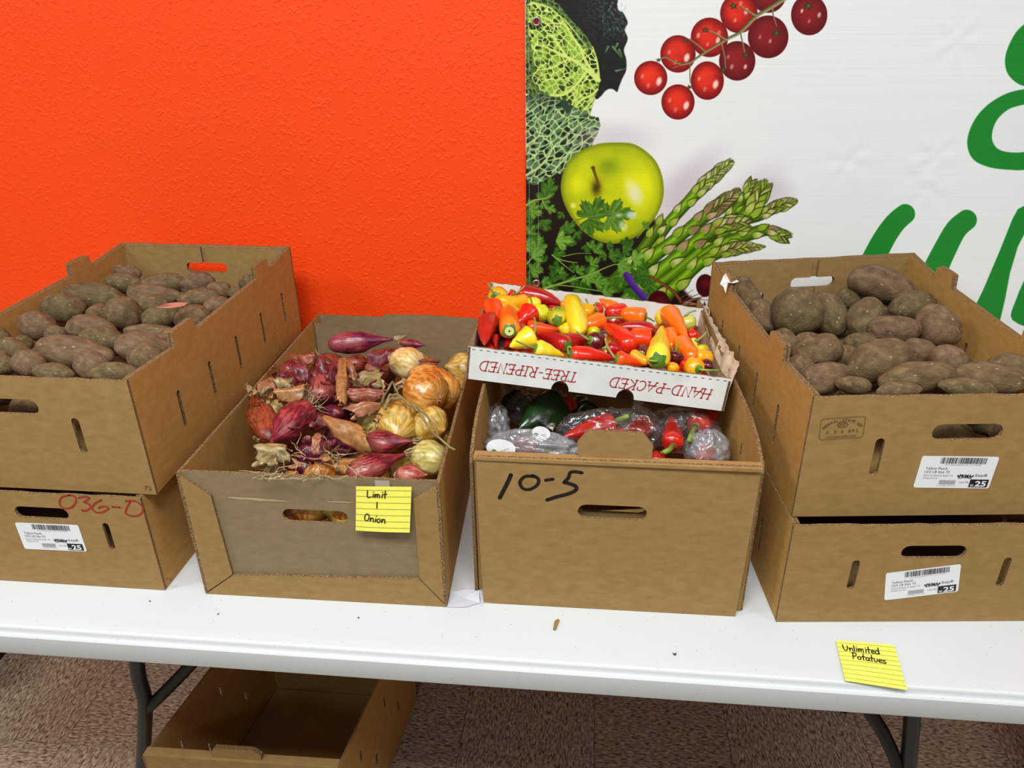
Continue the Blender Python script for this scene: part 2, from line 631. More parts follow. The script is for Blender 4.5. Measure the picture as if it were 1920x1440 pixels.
def sdpoly(u, v, P):
    n = len(P)
    d = np.full(u.shape, 1e9, np.float32)
    s = np.ones(u.shape, np.float32)
    for i in range(n):
        ax, ay = P[i]; bx, by = P[i - 1]
        ex, ey = bx - ax, by - ay
        wx, wy = u - ax, v - ay
        t = np.clip((wx * ex + wy * ey) / (ex * ex + ey * ey + 1e-9), 0, 1)
        qx, qy = wx - ex * t, wy - ey * t
        d = np.minimum(d, qx * qx + qy * qy)
        c1 = v >= ay; c2 = v < by; c3 = ex * wy > ey * wx
        flip = (c1 & c2 & c3) | (~c1 & ~c2 & ~c3)
        s = np.where(flip, -s, s)
    return s * np.sqrt(d)


def blend(sl, a, col):
    a = np.clip(a, 0, 1)[..., None]
    if not isinstance(col, np.ndarray): col = np.array(col, np.float32) / 255
    IMG[sl] = IMG[sl] * (1 - a) + col * a


def poly(P, col, soft=0.8, alpha=1.0, fn=None):
    us = [p[0] for p in P]; vs = [p[1] for p in P]
    sl = bb(min(us), min(vs), max(us), max(vs), soft + 2)
    u, v = U[sl], Vv[sl]
    if u.size == 0: return
    d = sdpoly(u, v, P)
    a = np.clip(0.5 - d / (2 * soft), 0, 1) * alpha
    blend(sl, a, fn(u, v, d) if fn else col)


def line(P, w0, w1, col, alpha=1.0, fn=None, soft=0.7, wf=None):
    """tapered polyline; fn(u, v, cross -1..1, along 0..1) may give the colour"""
    us = [p[0] for p in P]; vs = [p[1] for p in P]
    W_ = max(w0, w1)
    sl = bb(min(us), min(vs), max(us), max(vs), W_ + 2)
    u, v = U[sl], Vv[sl]
    if u.size == 0: return
    best = np.full(u.shape, 1e9, np.float32); cross = np.zeros_like(best); along = np.zeros_like(best); rad = np.ones_like(best)
    L = [math.dist(P[i], P[i + 1]) for i in range(len(P) - 1)]
    T = sum(L) or 1; acc = 0
    for i in range(len(P) - 1):
        ax, ay = P[i]; bx, by = P[i + 1]
        ex, ey = bx - ax, by - ay
        wx, wy = u - ax, v - ay
        t = np.clip((wx * ex + wy * ey) / (ex * ex + ey * ey + 1e-9), 0, 1)
        qx, qy = wx - ex * t, wy - ey * t
        d = np.sqrt(qx * qx + qy * qy)
        g = (acc + t * L[i]) / T
        r = (w0 + (w1 - w0) * g) / 2
        if wf: r = r * wf(g)
        k = d - r < best
        best = np.where(k, d - r, best)
        cr = (ex * wy - ey * wx) / (L[i] + 1e-9)
        cross = np.where(k, cr / np.maximum(r, 0.3), cross); along = np.where(k, g, along)
        acc += L[i]
    a = np.clip(0.5 - best / (2 * soft), 0, 1) * alpha
    blend(sl, a, fn(u, v, np.clip(cross, -1, 1), along) if fn else col)


def c3(arr):
    return np.array(arr, np.float32) / 255


def mixc(a, b, t):
    t = np.clip(t, 0, 1)[..., None]
    return c3(a) * (1 - t) + c3(b) * t if not isinstance(a, np.ndarray) else a * (1 - t) + c3(b) * t


def blob(cx, cy, rx, ry, col, alpha=1.0, soft=1.0, ang=0.0):
    """soft ellipse, soft is the share of the radius over which it fades"""
    R = max(rx, ry)
    sl = bb(cx - R, cy - R, cx + R, cy + R, R * soft)
    u, v = U[sl] - cx, Vv[sl] - cy
    if u.size == 0: return
    c, s = math.cos(ang), math.sin(ang)
    d = np.sqrt(((u * c + v * s) / rx) ** 2 + ((-u * s + v * c) / ry) ** 2)
    a = np.clip((1 + soft / 2 - d) / soft, 0, 1)
    blend(sl, a * a * (3 - 2 * a) * alpha, col)


def scale_p(P, cx, cy, s):
    return [(p[0] / s + cx, p[1] / s + cy) for p in P]


# ---- cabbage
def voro(u, v, s, ang, asp, seed):
    c, sn = math.cos(ang), math.sin(ang)
    x = (u * c + v * sn) / (s * asp) + 500; y = (-u * sn + v * c) / s + 500
    wob = 0.35
    x = x + wob * (vnoise(u, v, s * 1.7, seed + 3) - 0.5); y = y + wob * (vnoise(u, v, s * 1.7, seed + 4) - 0.5)
    g = np.random.RandomState(seed).rand(97, 97, 2).astype(np.float32)
    xi, yi = np.floor(x).astype(int), np.floor(y).astype(int)
    f1 = np.full(u.shape, 9, np.float32); f2 = f1.copy(); idv = np.zeros_like(f1)
    for dy in (-1, 0, 1):
        for dx in (-1, 0, 1):
            q = g[(yi + dy) % 97, (xi + dx) % 97]
            d = np.sqrt((xi + dx + 0.1 + 0.8 * q[..., 0] - x) ** 2 + (yi + dy + 0.1 + 0.8 * q[..., 1] - y) ** 2)
            nb = d < f1
            f2 = np.where(nb, f1, np.minimum(f2, d)); idv = np.where(nb, q[..., 0], idv); f1 = np.where(nb, d, f1)
    return f1, f2, idv


def leaf(P, dark, mid, vein, s, ang, asp, seed, fade=None):
    def fn(u, v, d):
        f1, f2, idv = voro(u, v, s, ang, asp, seed)
        g1, g2, _ = voro(u, v, s * 0.42, ang + 0.6, 1.1, seed + 9)
        n = vnoise(u, v, s * 0.75, seed + 2, 2)
        sh = np.clip((n - 0.46) * 4.5 + (0.5 - f1) * 0.8, 0, 1) * np.clip((f2 - f1) * 5, 0, 1)
        col = mixc(mid, dark, sh)
        w2 = np.clip(1 - (g2 - g1) / 0.22, 0, 1) * 0.35
        col = mixc(col, mid, w2)
        w = np.clip(1.35 - (f2 - f1) / 0.15, 0, 1)
        col = mixc(col, vein, w)
        if fade: col = fade(u, v, col)
        return col
    poly(P, None, 0.9, 1, fn)


# dark crinkled leaf behind
dk = scale_p([(300, -700), (1240, -600), (1215, 60), (1290, 160), (1350, 290), (1310, 380), (1350, 500), (1300, 640), (1330, 760), (1330, 900), (1280, 1010),
              (1240, 1110), (1215, 1180), (1170, 1150), (1120, 1140), (1060, 1170), (1000, 1240), (930, 1260), (880, 1000), (300, 200)], 980, 0, 6.857)


def darkleaf(u, v, d):
    n = vnoise(u, v, 9, 21, 3); f1, f2, _ = voro(u, v, 7, 0.6, 1.3, 5)
    hi = np.clip((u - 1085) / 60, 0, 1) * np.clip((90 - v) / 60, 0, 1)
    col = mixc((38, 32, 38), (20, 24, 18), n)
    col = mixc(col, (72, 92, 92), np.clip((0.5 - f1) * 1.7 + (n - 0.45), 0, 1) * hi * 1.1)
    return mixc(col, (30, 50, 30), np.clip((n - 0.55) * 3, 0, 0.5))


poly(smooth_line(dk, 4), None, 1, 1, darkleaf)
for k in range(46):
    a, b = 1130 + nrng.rand() * 44, 5 + nrng.rand() * 60
    line([(a, b), (a + nrng.uniform(-6, 6), b + nrng.uniform(2, 8))], 1.6, 0.6, (120, 150, 150), 0.45)
for p, q in (((1160, 600), (1270, 740)), ((1100, 600), (1060, 680)), ((1220, 560), (1180, 640)), ((1240, 640), (1280, 730)), ((1200, 910), (1320, 885))):
    line(scale_p([p, q], 980, 0, 6.857), 4.5, 1.0, (120, 160, 100), 0.7)
# upper leaf: shaded outer rim, then the bright leaf
rim = scale_p([(40, -400), (330, -60), (470, 60), (600, 230), (740, 370), (830, 480), (900, 600), (960, 800), (985, 1000), (985, 1100), (930, 1260), (870, 1440), (700, 1500), (40, 1200)], 980, 0, 6.857)
leaf(rim, (28, 44, 22), (84, 112, 48), (128, 152, 72), 8, 0.9, 1.6, 31)
up = scale_p([(60, -300), (110, 30), (330, 90), (480, 210), (600, 360), (730, 560), (840, 640), (900, 600), (960, 800), (990, 1040), (975, 1100), (930, 1190), (900, 1360), (860, 1500), (640, 1400),
              (490, 1270), (370, 1220), (230, 1180), (110, 1010), (160, 900), (130, 700), (100, 520), (66, 400)], 980, 0, 6.857)
leaf(up, (22, 34, 8), (146, 178, 62), (222, 240, 134), 9.6, 0.85, 1.35, 41,
     lambda u, v, c: mixc(c, (150, 190, 70), np.clip((vnoise(u, v, 26, 8) - 0.4), 0, 1) * 0.5))
for P, a, b in (([(150, 590), (240, 590), (400, 650), (560, 730), (700, 800), (820, 890), (975, 1030)], 1.6, 9),
                ([(180, 180), (300, 240), (420, 300), (530, 310), (620, 440), (730, 600), (800, 760), (900, 930)], 2.4, 5.5),
                ([(120, 30), (330, 90), (460, 190), (560, 280), (690, 430), (840, 640)], 3, 1.4),
                ([(230, 350), (330, 430), (400, 470), (480, 610), (560, 720)], 2.2, 3.6), ([(250, 280), (400, 370), (560, 520), (640, 600)], 2, 1.8),
                ([(190, 900), (380, 870), (540, 780), (620, 770)], 2.2, 3.5), ([(380, 880), (400, 980), (370, 1040)], 2, 1.4),
                ([(350, 1230), (540, 1210), (680, 1100), (800, 950), (830, 900)], 4, 5.5), ([(160, 1010), (340, 1020), (540, 1020), (680, 960)], 1.6, 1.6),
                ([(680, 1370), (760, 1280), (880, 1220), (960, 1150)], 4, 4.5), ([(770, 1440), (860, 1330), (920, 1250)], 3, 3), ([(540, 780), (530, 950), (600, 1080)], 2.4, 1.2),
                ([(900, 600), (960, 800), (985, 1040)], 2, 4), ([(740, 1240), (760, 1100), (830, 960)], 2, 1.4), ([(600, 1400), (700, 1200), (640, 1120)], 2.2, 1.5)):
    line(scale_p(smooth_line(P, 4), 980, 0, 6.857), a, b, (214, 232, 120), 0.95)
# lower leaf
lo = scale_p([(40, 60), (240, 40), (400, 80), (520, 100), (640, 190), (760, 260), (850, 240), (870, 320), (980, 345), (1000, 450), (960, 560), (890, 690), (760, 830), (640, 960), (470, 1080),
              (380, 1100), (200, 1200), (50, 1250)], 980, 170, 6.857)
poly(scale_p([(860, 620), (900, 680), (820, 860), (640, 1010), (470, 1100), (400, 1080)], 980, 170, 6.857), (26, 34, 20), 1.2)
poly([(980, 290), (1045, 290), (1066, 330), (1060, 372), (980, 380)], (24, 22, 16), 2)
leaf(lo, (16, 28, 14), (92, 124, 80), (188, 212, 146), 10.6, -0.72, 1.7, 57,
     lambda u, v, c: mixc(c, (52, 70, 44), np.clip((208 - v) / 50, 0, 0.75)))
for P, a, b in (([(50, 700), (200, 590), (240, 480), (340, 410), (400, 300), (440, 240), (540, 240)], 6, 2), ([(200, 575), (350, 580), (420, 500), (540, 410), (640, 350), (860, 350)], 4, 2),
                ([(40, 1090), (200, 990), (320, 860), (400, 720), (520, 620), (640, 500), (800, 400), (900, 370)], 7, 2.4), ([(350, 580), (380, 690), (420, 720)], 4, 4),
                ([(60, 290), (210, 190), (330, 130), (480, 130)], 3.5, 1.4), ([(60, 900), (170, 820), (180, 750), (340, 680), (400, 640)], 4, 3), ([(240, 480), (200, 390), (250, 260), (240, 160)], 3, 1.2),
                ([(380, 1050), (500, 920), (600, 800), (760, 680), (960, 520)], 5, 3.5), ([(300, 900), (430, 880), (540, 850), (700, 720)], 3, 2.4), ([(180, 820), (260, 810), (320, 860)], 2.4, 2.4),
                ([(420, 720), (600, 680), (720, 560), (860, 470), (960, 440)], 3.5, 2), ([(640, 500), (640, 430), (560, 400)], 2.5, 1.5), ([(60, 380), (190, 400), (230, 460)], 2.4, 2), ([(60, 500), (190, 420)], 2, 2),
                ([(60, 1190), (160, 1120), (280, 1040)], 3, 1.4), ([(340, 410), (390, 480), (400, 560)], 1.8, 1.2)):
    line(scale_p(smooth_line(P, 4), 980, 170, 6.857), a / 1.6, b / 1.6, (196, 216, 142), 0.95)
poly(scale_p([(480, 130), (540, 100), (600, 180), (640, 230), (580, 300), (510, 220)], 980, 170, 6.857), (44, 66, 50), 1.5)

# ---- soft cast shadows that belong to the printed photograph
for a in ((1150, 262, 62, 26, 0.0), (1262, 372, 60, 34, -0.9), (1300, 335, 66, 26, -0.8), (1400, 372, 70, 30, -0.75), (1450, 360, 34, 22, 0), (1310, 420, 60, 40, -0.6)):
    blob(a[0], a[1], a[2], a[3], (196, 174, 186), 0.42, 1.6, a[4])
# dark ground under the herbs
poly([(980, 340), (1030, 352), (1058, 338), (1095, 390), (1125, 425), (1160, 435), (1225, 405), (1250, 470), (1200, 520), (1170, 560), (1310, 560), (1330, 640), (980, 640)], (26, 20, 18), 3)
poly([(1180, 540), (1262, 520), (1310, 575), (1330, 660), (1150, 660)], (30, 16, 14), 3)

# ---- apple
ap = [(1150, 267), (1185, 269), (1212, 284), (1232, 306), (1243, 338), (1243, 372), (1230, 405), (1208, 432), (1180, 450), (1148, 457), (1118, 450), (1090, 430), (1068, 402), (1054, 370), (1052, 340), (1062, 308), (1084, 285), (1110, 273), (1130, 268)]


def apple(u, v, d):
    n = vnoise(u, v, 22, 3, 3)
    col = mixc((214, 218, 8), (168, 186, 14), n * 0.9)
    col = mixc(col, (236, 236, 20), np.exp(-((u - 1206) ** 2 + (v - 345) ** 2) / 1600) * 0.9)
    col = mixc(col, (232, 232, 20), np.exp(-((u - 1082) ** 2 + (v - 345) ** 2) / 420) * 0.9)
    col = mixc(col, (228, 226, 18), np.exp(-((u - 1085) ** 2 + (v - 408) ** 2) / 260) * 0.8)
    col = mixc(col, (110, 130, 16), np.exp(-((u - 1140) ** 2 + (v - 312) ** 2) / 380) * 0.6)
    col = mixc(col, (96, 104, 16), np.clip(1 + d / 9, 0, 1) * 0.75)
    col = mixc(col, (126, 142, 14), np.clip(1 + d / 26, 0, 1) * 0.5)
    col = mixc(col, (60, 48, 10), np.exp(-((u - 1118) ** 2 / 90 + (v - 352) ** 2 / 260)) * 0.95)
    return col


poly(smooth_line(ap + ap[:1], 5)[:-1], None, 1, 1, apple)
blob(1190, 362, 13, 22, (236, 232, 200), 0.85, 1.3, -0.4)
blob(1180, 345, 8, 12, (240, 240, 120), 0.5, 1.6, -0.4)
blob(1075, 385, 5, 5, (250, 240, 120), 0.8, 1.2)
line([(1112, 315), (1117, 330), (1124, 350)], 5.5, 3.2, None, 1, lambda u, v, c, a: mixc((150, 96, 30), (60, 34, 10), np.abs(c)))
blob(1112, 314, 4, 3, (96, 60, 20), 1, 0.5)

# ---- asparagus


def spear(P, w0, w1, tip, dark=0.0, purple=0.0, seed=0):
    """stalk with lanceolate scales that overlap towards a pointed head"""
    P = smooth_line(P, 5)

    def wf(g):
        h = np.clip((g - (1 - tip)) / max(tip, 0.05), 0, 1)
        return (1 + 0.22 * np.sin(np.pi * np.clip(h * 1.15, 0, 1)) - 0.72 * np.clip((h - 0.55) / 0.45, 0, 1) ** 1.6)

    def fn(u, v, c, a):
        col = mixc((122, 170, 20), (40, 72, 6), np.abs(c + 0.15) ** 1.5)
        col = mixc(col, (164, 204, 44), np.clip(1 - np.abs(c + 0.25) * 3, 0, 1) * 0.7)
        h = np.clip((a - (1 - tip)) / max(tip, 0.05), 0, 1)
        col = mixc(col, (70, 84, 22), h * 0.7)
        return mixc(col, (30, 44, 10), dark + 0 * c)
    line(P, w0 + 1.4, w1 + 1.4, (40, 50, 12), 0.75, wf=wf)
    line(P, w0, w1, None, 1, fn, wf=wf)
    r = np.random.RandomState(seed)
    n = len(P)
    L = sum(math.dist(P[i], P[i + 1]) for i in range(n - 1))

    def at_(t):
        t = min(max(t, 0), 0.9999) * (n - 1); i = int(t); q = t - i
        a, b = P[i], P[min(i + 1, n - 1)]
        dx, dy = b[0] - a[0], b[1] - a[1]; l = math.hypot(dx, dy) + 1e-6
        return a[0] + (b[0] - a[0]) * q, a[1] + (b[1] - a[1]) * q, dx / l, dy / l
    items = []
    pos, side = 0.05, 1
    while pos < 0.95:
        intip = pos > 1 - tip
        w = w0 + (w1 - w0) * pos
        items.append((pos, side * w * (r.uniform(0.16, 0.3) if not intip else r.uniform(0.05, 0.34)), w, intip))
        if intip: items.append((pos + 0.01, -side * w * r.uniform(0.1, 0.34), w, intip))
        side = -side
        pos += w * (1.15 if not intip else 0.42) / L * r.uniform(0.8, 1.25)
    for pos, off, w, intip in reversed(items):
        x, y, dx, dy = at_(pos)
        k = float(wf(np.array([pos]))[0])
        w = w * k; off = off * k
        ln = w * (1.1 if not intip else 1.05)
        wd = w * (0.30 if not intip else 0.25)
        # scales on the flank lean outwards a little
        sg = 1 if off > 0 else -1
        ax, ay = dx - dy * sg * 0.18, dy + dx * sg * 0.18
        l = math.hypot(ax, ay); ax, ay = ax / l, ay / l
        ox, oy = x - dy * off, y + dx * off

        def shp(s_, g):
            return [(ox + ax * ln * p * g - ay * wd * q * s_, oy + ay * ln * p * g + ax * wd * q * s_) for p, q in ((0, 0.75), (0.3, 1.0), (0.62, 0.72), (1, 0), (0.62, -0.72), (0.3, -1.0), (0, -0.75))]
        poly(shp(1.28, 1.1), (38, 44, 10), 0.9, 0.8)
        base = [(190, 194, 104), (168, 180, 66), (200, 198, 130), (146, 172, 44)][r.randint(4)]
        if purple and r.rand() < purple: base = [(176, 140, 110), (150, 110, 86), (192, 164, 124)][r.randint(3)]
        root = (118, 162, 26) if not intip else (150, 176, 50)
        if purple and intip: root = (150, 128, 70)
        poly(shp(1, 1), None, 0.7, 1, lambda u, v, d, b_=base, x_=ox, y_=oy, l_=ln, ax_=ax, ay_=ay: mixc(mixc(root, b_, np.clip(((u - x_) * ax_ + (v - y_) * ay_) / l_ * 2.2, 0, 1)), (116, 128, 40), np.clip(((u - x_) * ax_ + (v - y_) * ay_) / l_ * 1.6 - 0.9, 0, 1)))


S = 6.857
spear(scale_p([(-40, 1250), (120, 1000), (330, 760), (560, 520), (760, 330), (980, 150)], 1230, 280, S)[:] , 20, 20, 0.5, 0, 0, 2)
spear(scale_p([(-560, 1700), (-300, 1440), (-60, 1130), (60, 960)], 1230, 280, S), 22, 20, 0.0, 0.35, 0, 12)
spear(scale_p([(300, 1350), (640, 1180), (1000, 960), (1300, 860), (1550, 740), (1810, 660)], 1230, 280, S), 22, 15, 0.4, 0.15, 0.1, 3)
spear(scale_p([(-200, 1650), (600, 1200), (1000, 800), (1160, 560), (1230, 420)], 1230, 280, S), 22, 13, 0.3, 0.2, 0, 4)
spear(scale_p([(900, 1050), (1180, 830), (1320, 620), (1430, 460)], 1230, 280, S), 24, 24, 0.8, 0, 0, 5)
spear(scale_p([(-500, 1750), (0, 1350), (350, 1080), (600, 880), (850, 700), (1080, 520)], 1230, 280, S), 28, 16, 0.45, 0, 0.7, 6)
spear(scale_p([(-300, 1900), (300, 1560), (800, 1240), (1150, 1110), (1400, 1040), (1560, 1090), (1680, 1140)], 1230, 280, S), 24, 17, 0.35, 0.1, 0.1, 7)
spear(scale_p([(-560, 2120), (-100, 1700), (250, 1400), (520, 1180), (760, 1020), (1000, 960), (1180, 960)], 1230, 280, S), 30, 20, 0.35, 0, 0.35, 8)
spear(scale_p([(-380, 2330), (100, 1900), (520, 1500), (800, 1330), (1050, 1270), (1400, 1250)], 1230, 280, S), 34, 11, 0.4, 0, 0.1, 9)
line([(1192, 560), (1250, 520), (1310, 470)], 14, 12, None, 1, lambda u, v, c, a: mixc((130, 170, 30), (70, 110, 10), np.abs(c)))
line([(1190, 560), (1215, 552), (1245, 555)], 20, 16, None, 1, lambda u, v, c, a: mixc((140, 176, 30), (60, 90, 10), np.abs(c)))

# ---- tomatoes on the vine


def tomato(cx, cy, rx, ry, br, hl):
    R = max(rx, ry)
    sl = bb(cx - R, cy - R, cx + R, cy + R, 3)
    u, v = U[sl], Vv[sl]
    if u.size == 0: return
    x, y = (u - cx) / rx, (v - cy) / ry
    d = np.sqrt(x * x + y * y)
    lite = np.clip(0.75 - 0.5 * (x * 0.2 + y * 0.7), 0, 1)
    col = mixc((112, 18, 26) if br < 0.5 else (168, 18, 20), (150, 32, 40) if br < 0.5 else (236, 44, 26), lite * (0.6 + 0.4 * br))
    col = mixc(col, (80, 8, 14), np.clip((d - 0.35) / 0.65, 0, 1) ** 1.6 * 0.75)
    col = mixc(col, (110, 14, 18), np.clip(vnoise(u, v, 14, int(cx), 2) - 0.5, 0, 1) * 0.8)
    col = mixc(col, (250, 70, 40), np.clip(1 - ((x + 0.1) ** 2 + (y + 0.1) ** 2) * 2.2, 0, 1) * 0.5 * br)
    blend(sl, np.clip((1 - d) * R + 0.5, 0, 1), col)
    for hx, hy, hr, ha in hl:
        blob(cx + hx * rx, cy + hy * ry, hr * 0.6, hr, (250, 216, 206), ha, 1.0, 0.3)


Hs = [(0.5, 0.2, 8, 0.95), (-0.5, -0.1, 4.5, 0.4), (-0.15, 0.45, 5, 0.35)]
for t in ((1517, 28, 34, 38, 0.2, [(-0.4, -0.2, 4, 0.8), (0.55, 0.0, 5, 0.7), (0, 0.3, 4, 0.4)]), (1440, -12, 34, 36, 0.2, []), (1440, 69, 38, 40, 0.15, [(0.1, 0.2, 4, 0.6), (-0.4, 0, 4, 0.4)]),
          (1385, 25, 35, 37, 0.75, [(0.4, -0.1, 6, 0.8), (-0.2, 0.35, 4, 0.5), (0.1, -0.5, 5, 0.4)]), (1382, 114, 34, 37, 0.25, [(0.45, 0.3, 4.5, 0.8), (-0.3, 0.3, 5, 0.5), (-0.5, -0.2, 4, 0.4)]),
          (1330, 70, 35, 37, 0.7, [(0.45, 0.15, 6, 0.9), (-0.6, -0.1, 5, 0.6), (0.5, -0.2, 6, 0.4), (-0.1, 0.35, 4, 0.4)]), (1271, 101, 33, 35, 0.75, Hs), (1326, 151, 31, 36, 0.9, Hs), (1220, 146, 31, 32, 1.0, Hs), (1271, 191, 31, 33, 0.95, Hs)):
    tomato(*t)
stem = (150, 140, 96); sdk = (88, 84, 50)


def vine(P, a, b, sc=5.333):
    P = [(p[0] / sc + 1180, p[1] / sc) for p in smooth_line(P, 4)]
    line(P, a, b, None, 1, lambda u, v, c, al: mixc((160, 152, 104), (76, 72, 44), np.clip(c * 0.6 + 0.4, 0, 1)))


vine([(1720, -120), (1420, 70), (1260, 170), (1110, 320), (960, 400), (760, 520), (620, 620)], 9, 4)
vine([(1110, 60), (1180, 110), (1260, 160)], 3, 5); vine([(810, 310), (900, 360), (960, 400)], 3, 4); vine([(600, 390), (680, 450), (750, 510)], 2.5, 3.5)
vine([(620, 620), (540, 640), (460, 620), (360, 570), (300, 600)], 4, 2.5); vine([(1430, 80), (1440, 160), (1470, 260)], 3, 2); vine([(1110, 320), (1130, 420), (1150, 520)], 3, 2.4)
vine([(920, 440), (950, 560), (960, 680)], 3, 2); vine([(605, 640), (605, 760), (610, 830)], 2, 2); vine([(540, 640), (480, 660), (430, 680)], 2.5, 1.2)
for x, y, r_, k in ((1470, 330, 10, 7), (1165, 550, 9, 6), (1040, 60, 9, 5), (1790, 60, 11, 6), (760, 300, 8, 5), (560, 400, 6, 5), (290, 600, 5, 5), (600, 870, 6, 5), (940, 700, 8, 6)):
    cx, cy = x / 5.333 + 1180, y / 5.333
    P = []
    for i in range(2 * k):
        a = i * math.pi / k + x
        rr = r_ * (1.0 if i % 2 == 0 else 0.45)
        P.append((cx + rr * math.cos(a) * 1.1, cy + rr * math.sin(a) * 0.85))
    poly(P, (52, 54, 30), 0.9)
    blob(cx, cy, r_ * 0.3, r_ * 0.3, (96, 96, 56), 0.8, 1)

# ---- parsley


def parsley(cx, cy, s, ang, shade, seed):
    """one serrated three lobed leaf with veins; ang points from stalk to tip"""
    r = np.random.RandomState(seed)
    P = []
    for lobe, (la, ll) in enumerate(((-0.95, 0.78), (0, 1.0), (0.95, 0.78))):
        n = 7
        for i in range(n + 1):
            t = -1 + 2 * i / n
            rr = ll * (1 - 0.28 * t * t) * (1.0 if i % 2 else 0.84) * r.uniform(0.94, 1.04)
            a = la + t * 0.43
            P.append((rr * math.cos(a), rr * math.sin(a)))
        if lobe < 2: P.append((0.36 * math.cos(la + 0.48), 0.36 * math.sin(la + 0.48)))
    P = [(-0.12, 0.0)] + P
    c, sn = math.cos(ang), math.sin(ang)
    Q = [(cx + s * (x * c - y * sn), cy + s * (x * sn + y * c)) for x, y in P]
    lo_, hi_ = (int(24 + 60 * shade), int(60 + 75 * shade), int(12 + 20 * shade)), (int(70 + 85 * shade), int(120 + 75 * shade), int(30 + 50 * shade))

    def fn(u, v, d):
        x, y = ((u - cx) * c + (v - cy) * sn) / s, (-(u - cx) * sn + (v - cy) * c) / s
        a = np.arctan2(y, x + 0.1)
        st = 0.5 + 0.5 * np.sin(a * 13 + seed)
        col = mixc(lo_, hi_, np.clip(0.25 + 0.5 * st + 0.5 * (vnoise(u, v, 6, seed % 40) - 0.5), 0, 1))
        return mixc(col, lo_, np.clip(1 + d / 2.2, 0, 1) * 0.5)
    poly(Q, None, 0.7, 1, fn)
    for la in (-0.95, 0, 0.95):
        line([(cx, cy), (cx + s * 0.7 * math.cos(ang + la), cy + s * 0.7 * math.sin(ang + la))], 1.3, 0.5, (150, 184, 90) if shade > 0.4 else (80, 120, 50), 0.5)


for k in range(100):
    x = 985 + nrng.rand() * 250
    top = 385 if x < 1060 else 385 + (x - 1060) * 0.55
    if x > 1190: top = 500
    y = top + nrng.rand() * max(30, (575 - top))
    if ((x - 1148) / 92) ** 2 + ((y - 362) / 92) ** 2 < 1: continue
    parsley(x, y, nrng.uniform(14, 25), nrng.uniform(-3.1, 3.1), nrng.uniform(0.0, 0.26), 200 + k)
Q4 = lambda p: (p[0] / 6.857 + 980, p[1] / 6.857 + 370)
for (a, b, s, ang, sh) in ((450, 560, 38, -0.1, 0.9), (110, 170, 30, 0.3, 0.7), (80, 100, 20, -0.5, 0.6), (140, 690, 36, -1.9, 0.75), (190, 660, 34, -1.3, 0.55), (130, 760, 34, -0.45, 0.8), (120, 940, 30, 0.0, 0.75),
                           (150, 960, 28, -1.1, 0.5), (850, 1000, 32, -0.05, 0.85), (880, 860, 26, -0.6, 0.6), (700, 960, 24, -0.6, 0.5), (830, 1020, 24, 1.4, 0.8), (940, 1100, 32, -0.1, 0.65), (1240, 860, 34, 0.3, 0.75),
                           (1280, 950, 22, 0.9, 0.7), (1040, 1220, 30, -0.2, 0.6), (1420, 790, 30, -0.35, 0.95), (1440, 820, 20, 0.4, 0.9), (930, 700, 30, -0.9, 0.45), (870, 640, 20, -1.2, 0.5), (1120, 760, 28, -0.3, 0.3), (1300, 700, 24, -0.5, 0.2),
                           (260, 60, 24, 0.9, 0.5), (340, 140, 20, 0.4, 0.6), (480, 980, 20, -1.2, 0.5), (300, 20, 36, -1.7, 0.3), (330, -90, 34, -1.3, 0.2), (1560, 380, 18, -0.7, 0.5), (260, 1080, 24, 0.3, 0.5), (80, 460, 26, -0.9, 0.45), (60, 620, 24, -0.4, 0.7),
                           (560, 400, 26, -0.5, 0.35), (1300, 1290, 22, 0.2, 0.7)):
    x, y = Q4((a, b))
    parsley(x, y, s * 0.82, ang, sh, int(a + b * 3))
for P, w0, w1 in (([(50, 100), (140, 40), (300, 10), (360, -30)], 5, 2.5), ([(250, 20), (290, 110), (330, 140)], 2.4, 1.4), ([(100, 150), (160, 70), (200, 50)], 3, 1.6), ([(60, 850), (130, 760), (200, 640)], 3, 1.6),
                  ([(150, 760), (290, 690)], 2, 1.2), ([(280, 1170), (480, 1110), (700, 1040), (840, 1000), (1100, 890), (1200, 860), (1280, 880)], 5.5, 1.6), ([(350, 1130), (560, 1135), (840, 1180), (1040, 1215), (1130, 1250)], 2.4, 1.8),
                  ([(380, 740), (520, 860), (660, 970)], 3, 1.4), ([(420, 780), (560, 820), (700, 840)], 2.6, 1.6), ([(620, 1060), (680, 1000)], 2, 1.2), ([(830, 1020), (880, 1080), (940, 1100)], 2.2, 1.4),
                  ([(1340, 800), (1420, 780), (1520, 720)], 3, 1.6), ([(1470, 520), (1560, 420)], 2, 1.2), ([(520, 760), (700, 720), (880, 720)], 2, 1)):
    line([Q4(p) for p in smooth_line(P, 4)], w0, w1, None, 1, lambda u, v, c, a: mixc((168, 196, 96), (84, 120, 30), np.abs(c)))
# sprig over the apple
for (a, b, s, ang, sh) in ((850, 235, 36, -1.95, 0.3), (900, 225, 42, -1.1, 0.35), (1110, 235, 40, -0.95, 0.35), (1150, 225, 50, -0.1, 0.45), (860, 290, 40, 0.55, 0.4), (840, 300, 34, 1.35, 0.3), (1120, 260, 38, 0.95, 0.6)):
    x, y = Q4((a, b))
    parsley(x, y, s * 0.92, ang, sh, int(a * 7 + b))
blob(*Q4((1400, 225)), 9, 7, (224, 232, 226), 0.8, 1.2)
blob(*Q4((1235, 220)), 6, 4, (220, 230, 214), 0.6, 1.2)
blob(*Q4((1290, 370)), 7, 9, (228, 236, 190), 0.7, 1.2, -0.5)
line([Q4(p) for p in ((640, 310), (820, 250), (1120, 215), (1260, 200))], 2.4, 1.6, (96, 130, 50))
